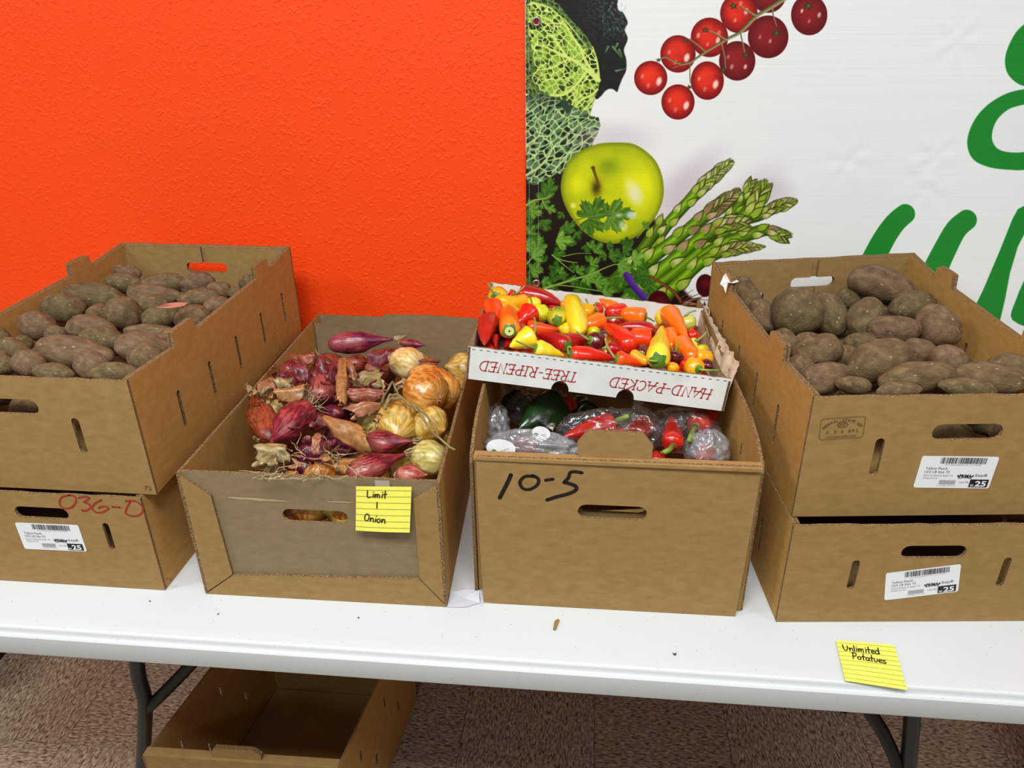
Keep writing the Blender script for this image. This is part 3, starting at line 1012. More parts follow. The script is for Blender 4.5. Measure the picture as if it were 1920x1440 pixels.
# purple band, dried stalk, beetroots
line([Q4(p) for p in smooth_line([(1340, 1000), (1400, 1100), (1480, 1200), (1560, 1280)], 5)], 13, 13, None, 1, lambda u, v, c, a: mixc((106, 58, 168), (60, 20, 110), np.clip(c * 0.5 + 0.5, 0, 1)))
for cx, cy, r_ in ((1322, 535, 17), (1235, 572, 22), (1300, 585, 20)):
    blob(cx, cy, r_, r_ * 1.25, (66, 6, 14), 1, 0.12)
    blob(cx + 3, cy - 4, r_ * 0.5, r_ * 0.5, (120, 30, 36), 0.5, 1.4)
line(smooth_line([(1218, 518), (1240, 530), (1264, 548), (1278, 570), (1280, 600)], 5), 4, 8, None, 1, lambda u, v, c, a: mixc((160, 84, 44), (70, 26, 12), np.abs(c)))
for k in range(26):
    a = nrng.uniform(-1.2, 0.9)
    x0, y0 = 1276 + nrng.uniform(-4, 10), 566 + nrng.uniform(-6, 14)
    line(smooth_line([(x0, y0), (x0 + 18 * math.cos(a), y0 + 10 * math.sin(a) + nrng.uniform(-4, 4)), (x0 + 44 * math.cos(a), y0 + 22 * math.sin(a))], 4), 2.2, 0.8, [(120, 66, 40), (70, 26, 18), (168, 130, 104)][k % 3], 0.9)

# ---- green lettering of the banner (goes on beyond the picture's edge)
GRN = (26, 134, 44)
poly(smooth_line([(1926, 40), (1905, 60), (1890, 88), (1884, 112), (1888, 136), (1904, 154), (1926, 162), (1960, 158), (2000, 120), (1990, 50), (1950, 30), (1926, 40)], 5)[:-1], GRN, 0.8)
poly(smooth_line([(1932, 165), (1890, 174), (1852, 196), (1826, 226), (1813, 264), (1822, 296), (1850, 312), (1890, 318), (1930, 317), (1990, 300), (2020, 240), (1990, 180), (1932, 165)], 5)[:-1], GRN, 0.8)
poly(smooth_line([(1924, 195), (1892, 204), (1868, 226), (1859, 256), (1868, 277), (1890, 285), (1924, 284), (1962, 270), (1975, 236), (1960, 204), (1924, 195)], 5)[:-1], (233, 232, 234), 0.8)
line(smooth_line([(1697, 401), (1678, 418), (1656, 450), (1630, 502), (1594, 580)], 4), 37, 50, GRN)
line(smooth_line([(1812, 412), (1792, 430), (1772, 466), (1746, 520), (1708, 600)], 4), 38, 52, GRN)
poly([(1923, 384), (1908, 392), (1898, 410), (1874, 470), (1842, 545), (1810, 610), (1870, 620), (1884, 560), (1893, 512), (1908, 462), (1930, 420)], GRN, 0.8)
poly(smooth_line([(1926, 512), (1905, 560), (1898, 600), (1960, 610), (1960, 500), (1926, 512)], 4)[:-1], GRN, 0.8)
line([(1926, 512), (1914, 545), (1900, 568), (1884, 562)], 6, 3, (233, 232, 234), 0.0)

# weave of the vinyl: faint horizontal threads
thr = (np.random.RandomState(2).rand(TH, 1, 1) - 0.5) * 0.016
IMG = np.clip(IMG + thr, 0, 1)

img = bpy.data.images.new('banner print', TW, TH, alpha=False)
px = np.ones((TH, TW, 4), np.float32)
px[..., :3] = IMG[::-1]
img.pixels.foreach_set(px.ravel())
img.pack()


def banner():
    m_, nt, b = new_mat('printed banner vinyl')
    tx = N(nt, 'ShaderNodeTexImage'); tx.image = img; tx.extension = 'EXTEND'
    nt.links.new(tx.outputs[0], b.inputs['Base Color'])
    tc = N(nt, 'ShaderNodeTexCoord')
    mp = N(nt, 'ShaderNodeMapping'); mp.inputs['Scale'].default_value = (1, 1, 30)
    nt.links.new(tc.outputs['Object'], mp.inputs[0])
    no = N(nt, 'ShaderNodeTexNoise'); no.inputs['Scale'].default_value = 14
    nt.links.new(mp.outputs[0], no.inputs['Vector'])
    bp = N(nt, 'ShaderNodeBump'); bp.inputs['Strength'].default_value = 0.12; bp.inputs['Distance'].default_value = 0.001
    nt.links.new(no.outputs['Fac'], bp.inputs['Height'])
    nt.links.new(bp.outputs[0], b.inputs['Normal'])
    b.inputs['Roughness'].default_value = 0.33
    b.inputs['Specular IOR Level'].default_value = 0.45
    root = empty('banner', (0.5, BY, 1.2), 'white vinyl banner printed with vegetables and green lettering on the orange wall', 'banner')
    nx, nz = 150, 90
    V, Fc, uv = [], [], []
    dents = [((1512 + i * 0, 0), 0) for i in range(0)]
    spots = [on_plane(u, v_, (0, BY, 0), Vector((0, 1, 0))) for u, v_ in ((1750, 290), (1737, 335), (1795, 75), (1590, 300), (1740, 350))]
    for j in range(nz + 1):
        for i in range(nx + 1):
            x = BX0 + (BX1 - BX0) * i / nx
            z = BZ0 + (BZ1 - BZ0) * j / nz
            w = 0.0018 * (mnoise.noise(Vector((x * 3, z * 4, 1.3))) + 0.4 * mnoise.noise(Vector((x * 9, z * 3, 5))))
            for s_ in spots:
                d2 = (x - s_.x) ** 2 + (z - s_.z) ** 2
                w += 0.0022 * math.exp(-d2 / 0.0009) * math.sin(5 * math.atan2(z - s_.z, x - s_.x) + s_.x * 9)
            V.append((x, BY - 0.001 + w * 0.8, z))
            uv.append((i / nx, j / nz))
    for j in range(nz):
        for i in range(nx):
            a = j * (nx + 1) + i
            Fc.append((a, a + 1, a + nx + 2, a + nx + 1))
    me = mesh('sheet', V, Fc, (m_,), smooth=True)
    ul = me.uv_layers.new(name='uv')
    ul.data.foreach_set('uv', [c for L in me.loops for c in uv[L.vertex_index]])
    link('sheet', me, root)
    # hem stitching and grommets
    geos = []
    fr = Frame((0, BY - 0.0035, 0), (1, 0, 0))
    for u_ in (992.5, 1010.0):
        p = on_plane(u_, 300, (0, BY, 0), Vector((0, 1, 0)))
        z = BZ0 + 0.005
        while z < BZ1:
            geos.append(rect2d(p.x - 0.0003, z, p.x + 0.0003, z + 0.004))
            z += 0.0055
    decal('hem_stitch', root, fr, geos, flat_mat('grey thread', (168, 168, 160), 0.7))
    for u_, v_ in ((1006, 40), (1006, 530)):
        p = on_plane(u_, v_, (0, BY, 0), Vector((0, 1, 0)))
        V, Fc = [], []
        for ring, (r_, dy) in enumerate(((0.0115, 0.0), (0.0105, -0.0016), (0.0085, -0.0022), (0.0068, -0.0012), (0.0062, 0.0004))):
            for k in range(24):
                a = k * math.pi / 12
                V.append((p.x + r_ * 0.72 * math.cos(a), BY - 0.0035 + dy, p.z + r_ * 0.72 * math.sin(a)))
            if ring:
                for k in range(24): Fc.append(((ring - 1) * 24 + k, (ring - 1) * 24 + (k + 1) % 24, ring * 24 + (k + 1) % 24, ring * 24 + k))
        g = link('grommet', mesh('grommet', V, Fc, (M['steel'],), smooth=True), root)
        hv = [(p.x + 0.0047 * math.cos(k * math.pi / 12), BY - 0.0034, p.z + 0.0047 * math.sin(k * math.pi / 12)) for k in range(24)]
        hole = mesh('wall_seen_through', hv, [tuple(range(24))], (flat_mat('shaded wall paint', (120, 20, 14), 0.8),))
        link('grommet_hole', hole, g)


banner()
# ------------------------------------------------------------------ folding table
TX0, TX1, TY0, TY1 = -1.16, 0.90, 0.735, 1.497


def table():
    root = empty('folding_table', (-0.13, 1.11, 0), 'long white plastic folding table with dark grey legs carrying the produce cartons', 'table')
    m_, nt, b = new_mat('speckled white table plastic')
    tc = N(nt, 'ShaderNodeTexCoord')
    n1 = N(nt, 'ShaderNodeTexVoronoi'); n1.inputs['Scale'].default_value = 110
    nt.links.new(tc.outputs['Object'], n1.inputs['Vector'])
    n2 = N(nt, 'ShaderNodeTexNoise'); n2.inputs['Scale'].default_value = 7; n2.inputs['Detail'].default_value = 3
    nt.links.new(tc.outputs['Object'], n2.inputs['Vector'])
    th = N(nt, 'ShaderNodeMath', operation='MULTIPLY_ADD'); th.inputs[1].default_value = 0.32; th.inputs[2].default_value = -0.06
    nt.links.new(n2.outputs['Fac'], th.inputs[0])
    lt = N(nt, 'ShaderNodeMath', operation='LESS_THAN')
    nt.links.new(n1.outputs['Distance'], lt.inputs[0]); nt.links.new(th.outputs[0], lt.inputs[1])
    # only some cells carry a crumb of dirt
    sp = N(nt, 'ShaderNodeSeparateColor'); nt.links.new(n1.outputs['Color'], sp.inputs[0])
    l2 = N(nt, 'ShaderNodeMath', operation='GREATER_THAN'); l2.inputs[1].default_value = 0.72; nt.links.new(sp.outputs[0], l2.inputs[0])
    mu = N(nt, 'ShaderNodeMath', operation='MULTIPLY'); nt.links.new(lt.outputs[0], mu.inputs[0]); nt.links.new(l2.outputs[0], mu.inputs[1])
    m2 = N(nt, 'ShaderNodeMath', operation='MULTIPLY'); m2.inputs[1].default_value = 0.5; nt.links.new(mu.outputs[0], m2.inputs[0])
    mx = N(nt, 'ShaderNodeMixRGB'); mx.inputs[1].default_value = srgb((202, 204, 206)); mx.inputs[2].default_value = srgb((140, 136, 132))
    nt.links.new(m2.outputs[0], mx.inputs[0]); nt.links.new(mx.outputs[0], b.inputs['Base Color'])
    nb = N(nt, 'ShaderNodeTexNoise'); nb.inputs['Scale'].default_value = 320; nt.links.new(tc.outputs['Object'], nb.inputs['Vector'])
    bp = N(nt, 'ShaderNodeBump'); bp.inputs['Strength'].default_value = 0.12; bp.inputs['Distance'].default_value = 0.0006
    nt.links.new(nb.outputs['Fac'], bp.inputs['Height']); nt.links.new(bp.outputs[0], b.inputs['Normal'])
    b.inputs['Roughness'].default_value = 0.45
    # cross-section offsets (inset from the outer edge, height above TZ)
    prof = [(0.030, 0.0), (0.0125, 0.0), (0.0095, -0.0004), (0.0078, -0.0020), (0.0070, -0.0045), (0.0066, -0.0090), (0.0056, -0.0104), (0.0016, -0.0106), (0.0, -0.0125), (0.0, -0.043), (0.0012, -0.0455), (0.006, -0.0455), (0.0068, -0.043), (0.0068, -0.016), (0.03, -0.016)]
    V, Fc = [], []
    cr = 0.045
    K = 6
    for ins, dz in prof:
        r = max(0.004, cr - ins)
        for cx, cy, a0 in ((TX1 - cr, TY1 - cr, 0), (TX0 + cr, TY1 - cr, 90), (TX0 + cr, TY0 + cr, 180), (TX1 - cr, TY0 + cr, 270)):
            for k in range(K + 1):
                a = math.radians(a0 + 90 * k / K)
                V.append((cx + r * math.cos(a), cy + r * math.sin(a), TZ + dz))
    n = 4 * (K + 1)
    for i in range(len(prof) - 1):
        for k in range(n):
            Fc.append((i * n + k, (i + 1) * n + k, (i + 1) * n + (k + 1) % n, i * n + (k + 1) % n))
    Fc.append(tuple(range(n)))
    Fc.append(tuple(reversed(range((len(prof) - 1) * n, len(prof) * n))))
    me = mesh('tabletop', V, Fc, (m_,), smooth=True)
    link('tabletop', me, root)
    mod = bpy.data.objects['tabletop'].modifiers.new('flat faces', 'EDGE_SPLIT')
    mod.split_angle = math.radians(38)
    # legs: U shaped pairs with a wishbone brace
    for side, pts, br in ((-1, [(-0.760, 0.715), (-0.792, 0.50), (-0.808, 0.40), (-0.812, 0.33), (-0.846, 0.20), (-0.90, 0.012)], [(-0.812, 0.315), (-0.734, 0.40), (-0.62, 0.53), (-0.46, 0.70)]),
                          (1, [(0.535, 0.715), (0.556, 0.50), (0.571, 0.40), (0.586, 0.30), (0.600, 0.20), (0.64, 0.012)], [(0.582, 0.28), (0.524, 0.40), (0.42, 0.55), (0.32, 0.70)])):
        for yy in (0.96, 1.36):
            P = smooth_line([(x, z) for x, z in pts], 4)
            link('leg', mesh('leg', *tube([(x, yy, z) for x, z in P], 0.0135, 12), (M['leg'],), smooth=True), root)
            foot = tube([(pts[-1][0] - 0.002 * side, yy, 0.0005), (pts[-1][0] - 0.001, yy, 0.03)], 0.0165, 12)
            link('foot_cap', mesh('foot_cap', *foot, (flat_mat('black rubber', (24, 24, 25), 0.7),), smooth=True), root)
            link('brace', mesh('brace', *tube([(x, yy, z) for x, z in smooth_line(br, 3)], 0.0115, 12), (flat_mat('near black enamel', (24, 25, 26), 0.4),), smooth=True), root)  # brace enamel is darker than that of the legs
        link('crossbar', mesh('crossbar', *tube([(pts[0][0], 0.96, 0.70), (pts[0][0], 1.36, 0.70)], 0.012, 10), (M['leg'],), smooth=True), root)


def tube(P, r, n=8, r1=None, cap=True):
    P = [Vector(p) for p in P]
    V, Fc = [], []
    prev = None
    for i, p in enumerate(P):
        d = (P[min(i + 1, len(P) - 1)] - P[max(i - 1, 0)]).normalized()
        if prev is None:
            a = d.orthogonal().normalized()
        else:
            a = (prev - d * prev.dot(d)).normalized()
        prev = a
        b = d.cross(a)
        rr = r if r1 is None else r + (r1 - r) * i / (len(P) - 1)
        for k in range(n):
            t = 2 * math.pi * k / n
            V.append(p + (a * math.cos(t) + b * math.sin(t)) * rr)
        if i:
            for k in range(n):
                Fc.append(((i - 1) * n + k, (i - 1) * n + (k + 1) % n, i * n + (k + 1) % n, i * n + k))
    if cap:
        Fc.append(tuple(reversed(range(n))))
        Fc.append(tuple(range((len(P) - 1) * n, len(P) * n)))
    return V, Fc


table()

# ------------------------------------------------------------------ peach cartons
# footprints (front left, front right, back right, back left) as measured on the table
FP = {
    'LB': [(-0.973, 0.832), (-0.613, 0.832), (-0.590, 1.435), (-0.950, 1.440)],
    'LT': [(-0.951, 0.840), (-0.592, 0.840), (-0.592, 1.440), (-0.951, 1.448)],
    'RB': [(0.278, 0.843), (0.637, 0.876), (0.600, 1.450), (0.226, 1.400)],
    'RT': [(0.279, 0.860), (0.638, 0.896), (0.608, 1.468), (0.226, 1.388)],
}
ZB, ZM, ZT = TZ + 0.0006, 0.9055, 1.085


def carton_frames(fp, z0):
    FL, FR, BR, BL = [Vector((p[0], p[1], z0)) for p in fp]
    return (Frame(FL, FR - FL), Frame(FR, BR - FR), Frame(BR, BL - BR), Frame(BL, FL - BL), (FR - FL).length, (BR - FR).length, (BL - BR).length, (FL - BL).length)


def ragged(a, b, h, n=16, amp=0.0016, seed=1, wid=None):
    r = random.Random(seed)
    out = []
    for i in range(n + 1):
        t = i / n
        out.append((a + (b - a) * t, h + (r.uniform(-amp, amp * 0.4) if 0 < i < n else 0)))
    return out


def peach_carton(key, z0, h, label, tabs, front_extra, seed, back_slots=True, side_slots=None, warm=(False, False)):
    fp = FP[key]
    cx = sum(p[0] for p in fp) / 4; cy = sum(p[1] for p in fp) / 4
    root = empty('peach_carton', (cx, cy, z0), label, 'carton', 'stacked fruit cartons holding potatoes')
    fF, fR, fB, fL, wF, dR, wB, dL = carton_frames(fp, z0)
    mc = (M['card'], M['edge'], M['card']); mw = (M['card_bounce'], M['edge'], M['card_bounce'])
    T = 0.0045
    # front panel with hand hole and two slots
    out = [(0, 0), (wF, 0)] + [(x, y) for x, y in reversed(ragged(0, wF, h - 0.001, 20, 0.0014, seed))]
    fr_holes = front_extra(fF, wF, h)
    panel('front_panel', root, fF, out, fr_holes, T, mc, c0=0)
    # back panel with a slot running down into the hand hole
    out = [(0, 0), (wB, 0)] + [(x, y) for x, y in reversed(ragged(0, wB, h, 20, 0.0012, seed + 3))]
    m_ = wB / 2
    hh = [slot(m_, h - 0.046, 0.086, 0.021)]
    if back_slots:
        bx_, by_ = fB.px(1420, 570)
        hh += [slot(bx_, by_, 0.0115, 0.05)]
    panel('back_panel', root, fB, out, hh, T, mc, c0=0)
    # folded liner of the back panel, split at the middle
    for s_ in (-1, 1):
        x0, x1 = (T * 2, m_ - 0.0065) if s_ < 0 else (m_ + 0.0065, wB - T * 2)
        yb, hy = 0.006, h - 0.046
        rag = [(x, y) for x, y in reversed(ragged(x0, x1, h - 0.0035, 10, 0.0012, seed + 5 + s_))]
        bite = [(m_ + 0.0065, hy - 0.0105), (m_ + 0.036, hy - 0.0105), (m_ + 0.042, hy - 0.006), (m_ + 0.043, hy), (m_ + 0.042, hy + 0.006), (m_ + 0.036, hy + 0.0105), (m_ + 0.0065, hy + 0.0105)]
        if s_ < 0:
            bite = [(2 * m_ - a, b) for a, b in bite]
            ol = [(x0, yb), (x1, yb)] + bite + rag
        else:
            ol = [(x0, yb), (x1, yb)] + rag + list(reversed(bite))
        lh = [hx_ for hx_ in hh[1:] if x0 < hx_[0][0] < x1]
        panel('inner_liner', root, fB, ol, lh, 0.0048, mc, c0=-T - 0.0004)
    # doubled side walls with two stacking tabs each
    for nm, fr, d, rev in (('side_panel', fR, dR, False), ('side_panel', fL, dL, True)):
        tp = [(0, h)]
        for t0, t1 in tabs:
            tp += [(t0 - 0.001, h - 0.009), (t0 + 0.002, h + 0.013), (t0 + 0.008, h + 0.014), (t1 - 0.008, h + 0.013), (t1 - 0.001, h + 0.009), (t1 + 0.001, h - 0.009)]
        tp += [(d, h)]
        if rev: tp = [(d - a, b) for a, b in reversed(tp)]
        tp = [(min(max(a, T + 0.0002), d - T - 0.0002), b) for a, b in tp]
        outl = [(T + 0.0002, 0), (d - T - 0.0002, 0)] + list(reversed(tp))
        hs = []
        for s_ in (side_slots or (0.108, 0.210, 0.311, 0.419, 0.524)):
            if s_ < d - 0.03:
                x = d - s_ if rev else s_
                hs.append(slot(x, h - 0.101, 0.0085, 0.062, 0.02))
        panel(nm, root, fr, outl, hs, T, mw, c0=0)
        panel('side_liner', root, fr, [(T + 0.001, 0.006), (d - T - 0.001, 0.006)] + [(min(max(a, T + 0.001), d - T - 0.001), b - 0.001) for a, b in reversed(tp)], [list(x) for x in hs], 0.0034, mw, c0=-T - 0.0015)
    b4 = [Vector((p[0], p[1], 0)) for p in fp]
    c = sum(b4, Vector()) / 4
    q = [p + (c - p).normalized() * 0.011 for p in b4]
    V = [(p.x, p.y, z0 + 0.0002) for p in q] + [(p.x, p.y, z0 + 0.004) for p in q]
    link('bottom_panel', mesh('bottom_panel', V, [(3, 2, 1, 0), (4, 5, 6, 7), (0, 1, 5, 4), (1, 2, 6, 5), (2, 3, 7, 6), (3, 0, 4, 7)], (M['card'],)), root)
    return root, fF


def hole_px(fr, c, w, h, ang=0.0):
    x, y = fr.px(*c)
    return slot(x, y, w, h, ang)


def peach_sticker(root, fr, corners):
    """white fruit label 98 x 48 mm with bar codes and print"""
    P = [fr.px(*c) for c in corners]   # TL TR BR BL
    TL, TR, BR, BL = [Vector(p) for p in P]
    O = BL
    ang = math.atan2((BR - BL).y, (BR - BL).x)
    w = 0.098; h = 0.048
    c, s = math.cos(ang), math.sin(ang)
    ctr = (TL + TR + BR + BL) / 4
    O = ctr - Vector((c * w / 2 - s * h / 2, s * w / 2 + c * h / 2))
    X = fr.ux * c + fr.uy * s
    Y = fr.uy * c - fr.ux * s
    sf = Frame(fr(O.x, O.y, 0.0003), X, Y)
    r = 0.003
    out = []
    for cx, cy, a0 in ((w - r, h - r, 0), (r, h - r, 90), (r, r, 180), (w - r, r, 270)):
        for k in range(4):
            a = math.radians(a0 + 30 * k)
            out.append((cx + r * math.cos(a), cy + r * math.sin(a)))
    st = panel('fruit_label', root, sf, out, (), 0.0003, (M['sticker'],) * 3, c0=0.0003)
    tag(st, 'white paper fruit label with bar codes')
    geos = []
    rr = random.Random(3)
    x = 0.025
    while x < 0.083:
        ww = rr.choice((0.0004, 0.0006, 0.0011, 0.0016))
        geos.append(rect2d(x, 0.0375, x + ww, 0.0465))
        x += ww + rr.choice((0.0005, 0.0006, 0.001))
    decal('bar_code', st, sf, geos, flat_mat('dark grey print', (64, 62, 64), 0.6), 0.0008)
    geos = []
    x = 0.031
    while x < 0.052:
        geos.append(rect2d(x, 0.006, x + 0.0006, 0.0125)); x += 0.00125
    geos.append(fit_text('0 33383 67213 4', 0.029, 0.0035, 0.025, 0.0014))
    geos.append(fit_text('(01) 00033383672134 (13) 210908', 0.032, 0.0350, 0.046, 0.0014))
    geos.append(fit_text('Line 9A', 0.057, 0.0085, 0.012, 0.0028))
    geos.append(fit_text('Packed at Wawona Sanger, CA', 0.0085, 0.0185, 0.038, 0.0024))
    geos.append(fit_text('Produce of U.S.A.', 0.0085, 0.0145, 0.019, 0.0024))
    decal('small_print', st, sf, geos, M['grey_ink'], 0.0008)
    for tx in (('Yellow Peach', 0.0085, 0.0285, 0.028, 0.0038), ('12/2 LB Size 72', 0.0085, 0.0232, 0.032, 0.0036), ('Sep8', 0.0745, 0.0185, 0.0155, 0.0042)):
        decal('lettering', st, sf, [fit_text(*tx)], flat_mat('mid grey print', (92, 90, 92), 0.6), 0.0008)
    g = [fit_text('PRIMA', 0.0545, 0.0168, 0.0160, 0.0048, bold=0.03), stroke([(0.0525, 0.0195), (0.0545, 0.0175)], 0.0018), stroke([(0.0705, 0.0178), (0.0725, 0.0198)], 0.0018),
         stroke(smooth_line([(0.054, 0.0155), (0.0625, 0.0168), (0.071, 0.0155)], 4), 0.0008)]
    decal('brand_mark', st, sf, g, M['ink'], 0.0008)
    decal('black_square', st, sf, [([(0.0705, 0.0022), (0.0945, 0.0022), (0.0945, 0.0140), (0.0705, 0.0140)], [(0, 1, 2, 3)])], M['ink'], 0.0008)
    decal('white_number', st, sf, [fit_text('25', 0.0775, 0.0038, 0.0145, 0.0084, bold=0.03), fit_text('SS', 0.0718, 0.0038, 0.0045, 0.0030, bold=0.02)], M['sticker'], 0.0012)


# left stack
def front_LB(fr, w, h):
    return [hole_px(fr, (78, 962), 0.082, 0.020), hole_px(fr, (204, 1006), 0.010, 0.048), slot(fr.px(204, 1006)[0] - 0.21, fr.px(204, 1006)[1], 0.010, 0.048)]


def front_LT(fr, w, h):
    x, y = fr.px(72, 764)
    sx, sy = fr.px(149, 817)
    return [slot(x - 0.044, y, 0.088, 0.023), slot(sx, sy, 0.011, 0.055), slot(sx - 0.20, sy, 0.011, 0.055)]


LBr, LBf = peach_carton('LB', ZB, ZM - ZB - 0.001, 'lower brown fruit carton of the left stack, marked 036-D in red', (), front_LB, 11, back_slots=False)
LTr, LTf = peach_carton('LT', ZM, ZT - ZM, 'open brown fruit carton on top of the left stack, filled level with potatoes', ((0.125, 0.190), (0.425, 0.485)), front_LT, 12, back_slots=False)
peach_sticker(LBr, LBf, ((30, 980), (145, 985), (160, 1033), (50, 1028)))


def front_RB(fr, w, h):
    x, y = fr.px(1751, 1035)
    return [slot(x, y, 0.086, 0.021), hole_px(fr, (1600, 1078), 0.0105, 0.050), hole_px(fr, (1882, 1073), 0.0105, 0.050)]


def front_RT(fr, w, h):
    x, y = fr.px(1814, 810)
    a = fr.px(1644, 857)
    return [slot(x, y, 0.088, 0.023), slot(a[0], a[1], 0.0115, 0.055), slot(x * 2 - a[0], a[1], 0.0115, 0.055)]


RBr, RBf = peach_carton('RB', ZB, ZM - ZB - 0.001, 'lower brown fruit carton of the right stack with a tilted white label', (), front_RB, 13, back_slots=False, side_slots=(0.11, 0.21, 0.31, 0.41, 0.51))
RTr, RTf = peach_carton('RT', ZM, ZT - ZM, 'open brown fruit carton on top of the right stack with an inspection stamp', ((0.121, 0.183), (0.40, 0.46)), front_RT, 14)
peach_sticker(RBr, RBf, ((1658, 1073), (1804, 1060), (1798, 1108), (1656, 1125)))
peach_sticker(RTr, RTf, ((1720, 853), (1880, 853), (1862, 918), (1706, 916)))

for root, fr, uv in ((LTr, LTf, (272, 918)), (LBr, LBf, (311, 1089))):
    x, y = fr.px(*uv)
    decal('size_number', root, fr, [fit_text('72', x, y, 0.0105, 0.0068, 0.0, 0.12)], M['brown_ink'])
# red marker 036-D
G = []
pxl = lambda fr, L: [fr.px(*p) for p in L]
for L in ([(130, 928), (116, 932), (112, 944), (120, 953), (134, 951), (143, 940), (140, 930), (130, 928)],
          [(148, 933), (160, 931), (168, 934), (158, 941), (166, 944), (170, 951), (162, 957), (154, 957)],
          [(190, 937), (178, 944), (173, 953), (180, 960), (192, 960), (204, 953), (196, 949), (186, 952)],
          [(211, 950), (225, 951)],
          [(236, 939), (252, 939), (264, 946), (268, 957), (260, 966), (246, 967), (236, 962), (238, 952), (244, 941)]):
    G.append(stroke(smooth_line(pxl(LBf, L), 5), 0.0026))
decal('marker_writing', LBr, LBf, G, M['red_marker'])
# inspection stamp on the right top carton
p0 = Vector(RTf.px(1535, 824)); p1 = Vector(RTf.px(1617, 819)); p3 = Vector(RTf.px(1537, 785))
w_, a_ = (p1 - p0).length, math.atan2((p1 - p0).y, (p1 - p0).x)
h_ = (p3 - p0).length
sf = Frame(RTf(p0.x, p0.y, 0.0004), RTf.ux * math.cos(a_) + RTf.uy * math.sin(a_), RTf.uy * math.cos(a_) - RTf.ux * math.sin(a_))
r_ = 0.004
out = []
for cx, cy, a0 in ((w_ - r_, h_ - r_, 0), (r_, h_ - r_, 90), (r_, r_, 180), (w_ - r_, r_, 270)):
    for k in range(5): out.append((cx + r_ * math.cos(math.radians(a0 + 22.5 * k)), cy + r_ * math.sin(math.radians(a0 + 22.5 * k))))
G = [stroke(out, 0.0006, closed=True)]
word = 'FEDERAL-STATE LOT'
for i, ch in enumerate(word):
    if ch == ' ': continue
    th = math.radians(160 - i * (140 / (len(word) - 1)))
    cx, cy = w_ / 2 + math.cos(th) * w_ * 0.42, h_ * 0.36 + math.sin(th) * h_ * 0.46
    v, f = text2d(ch, 1.0, 0, 0.02)
    xm = sum(p[0] for p in v) / len(v)
    G.append(place2d(([(p[0] - xm, p[1]) for p in v], f), cx, cy, (th - math.pi / 2) * 0.85, 0.0046, 0.0050))
x = w_ * 0.15
for ch, wd in (('0', 0), ('3', 0.17), ('6', 0.34), ('8', 0.50), ('9', 0.58), ('2', 0.67)):
    G.append(fit_text(ch, w_ * (0.15 + wd), h_ * 0.27, 0.0028, 0.0046))
G.append(fit_text('CALIFORNIA INSPECTION', w_ * 0.14, h_ * 0.07, w_ * 0.70, 0.0022, bold=0.01))
nut = [(w_ * 0.38, h_ * 0.66), (w_ * 0.42, h_ * 0.77), (w_ * 0.54, h_ * 0.79), (w_ * 0.62, h_ * 0.66), (w_ * 0.56, h_ * 0.56), (w_ * 0.44, h_ * 0.56)]
G.append(stroke(smooth_line(nut + nut[:1], 4), 0.0007))
for k in range(7): G.append(stroke(smooth_line([(w_ * (0.41 + 0.025 * k), h_ * 0.60), (w_ * (0.43 + 0.022 * k), h_ * 0.70), (w_ * (0.42 + 0.025 * k), h_ * 0.75)], 3), 0.0004))
decal('inspection_stamp', RTr, sf, G, M['brown_ink'])

# ------------------------------------------------------------------ onion carton
OFP = [(-0.549, 0.830), (-0.186, 0.833), (-0.206, 1.412), (-0.545, 1.420)]
OZ0, OH = TZ + 0.0006, 0.2135


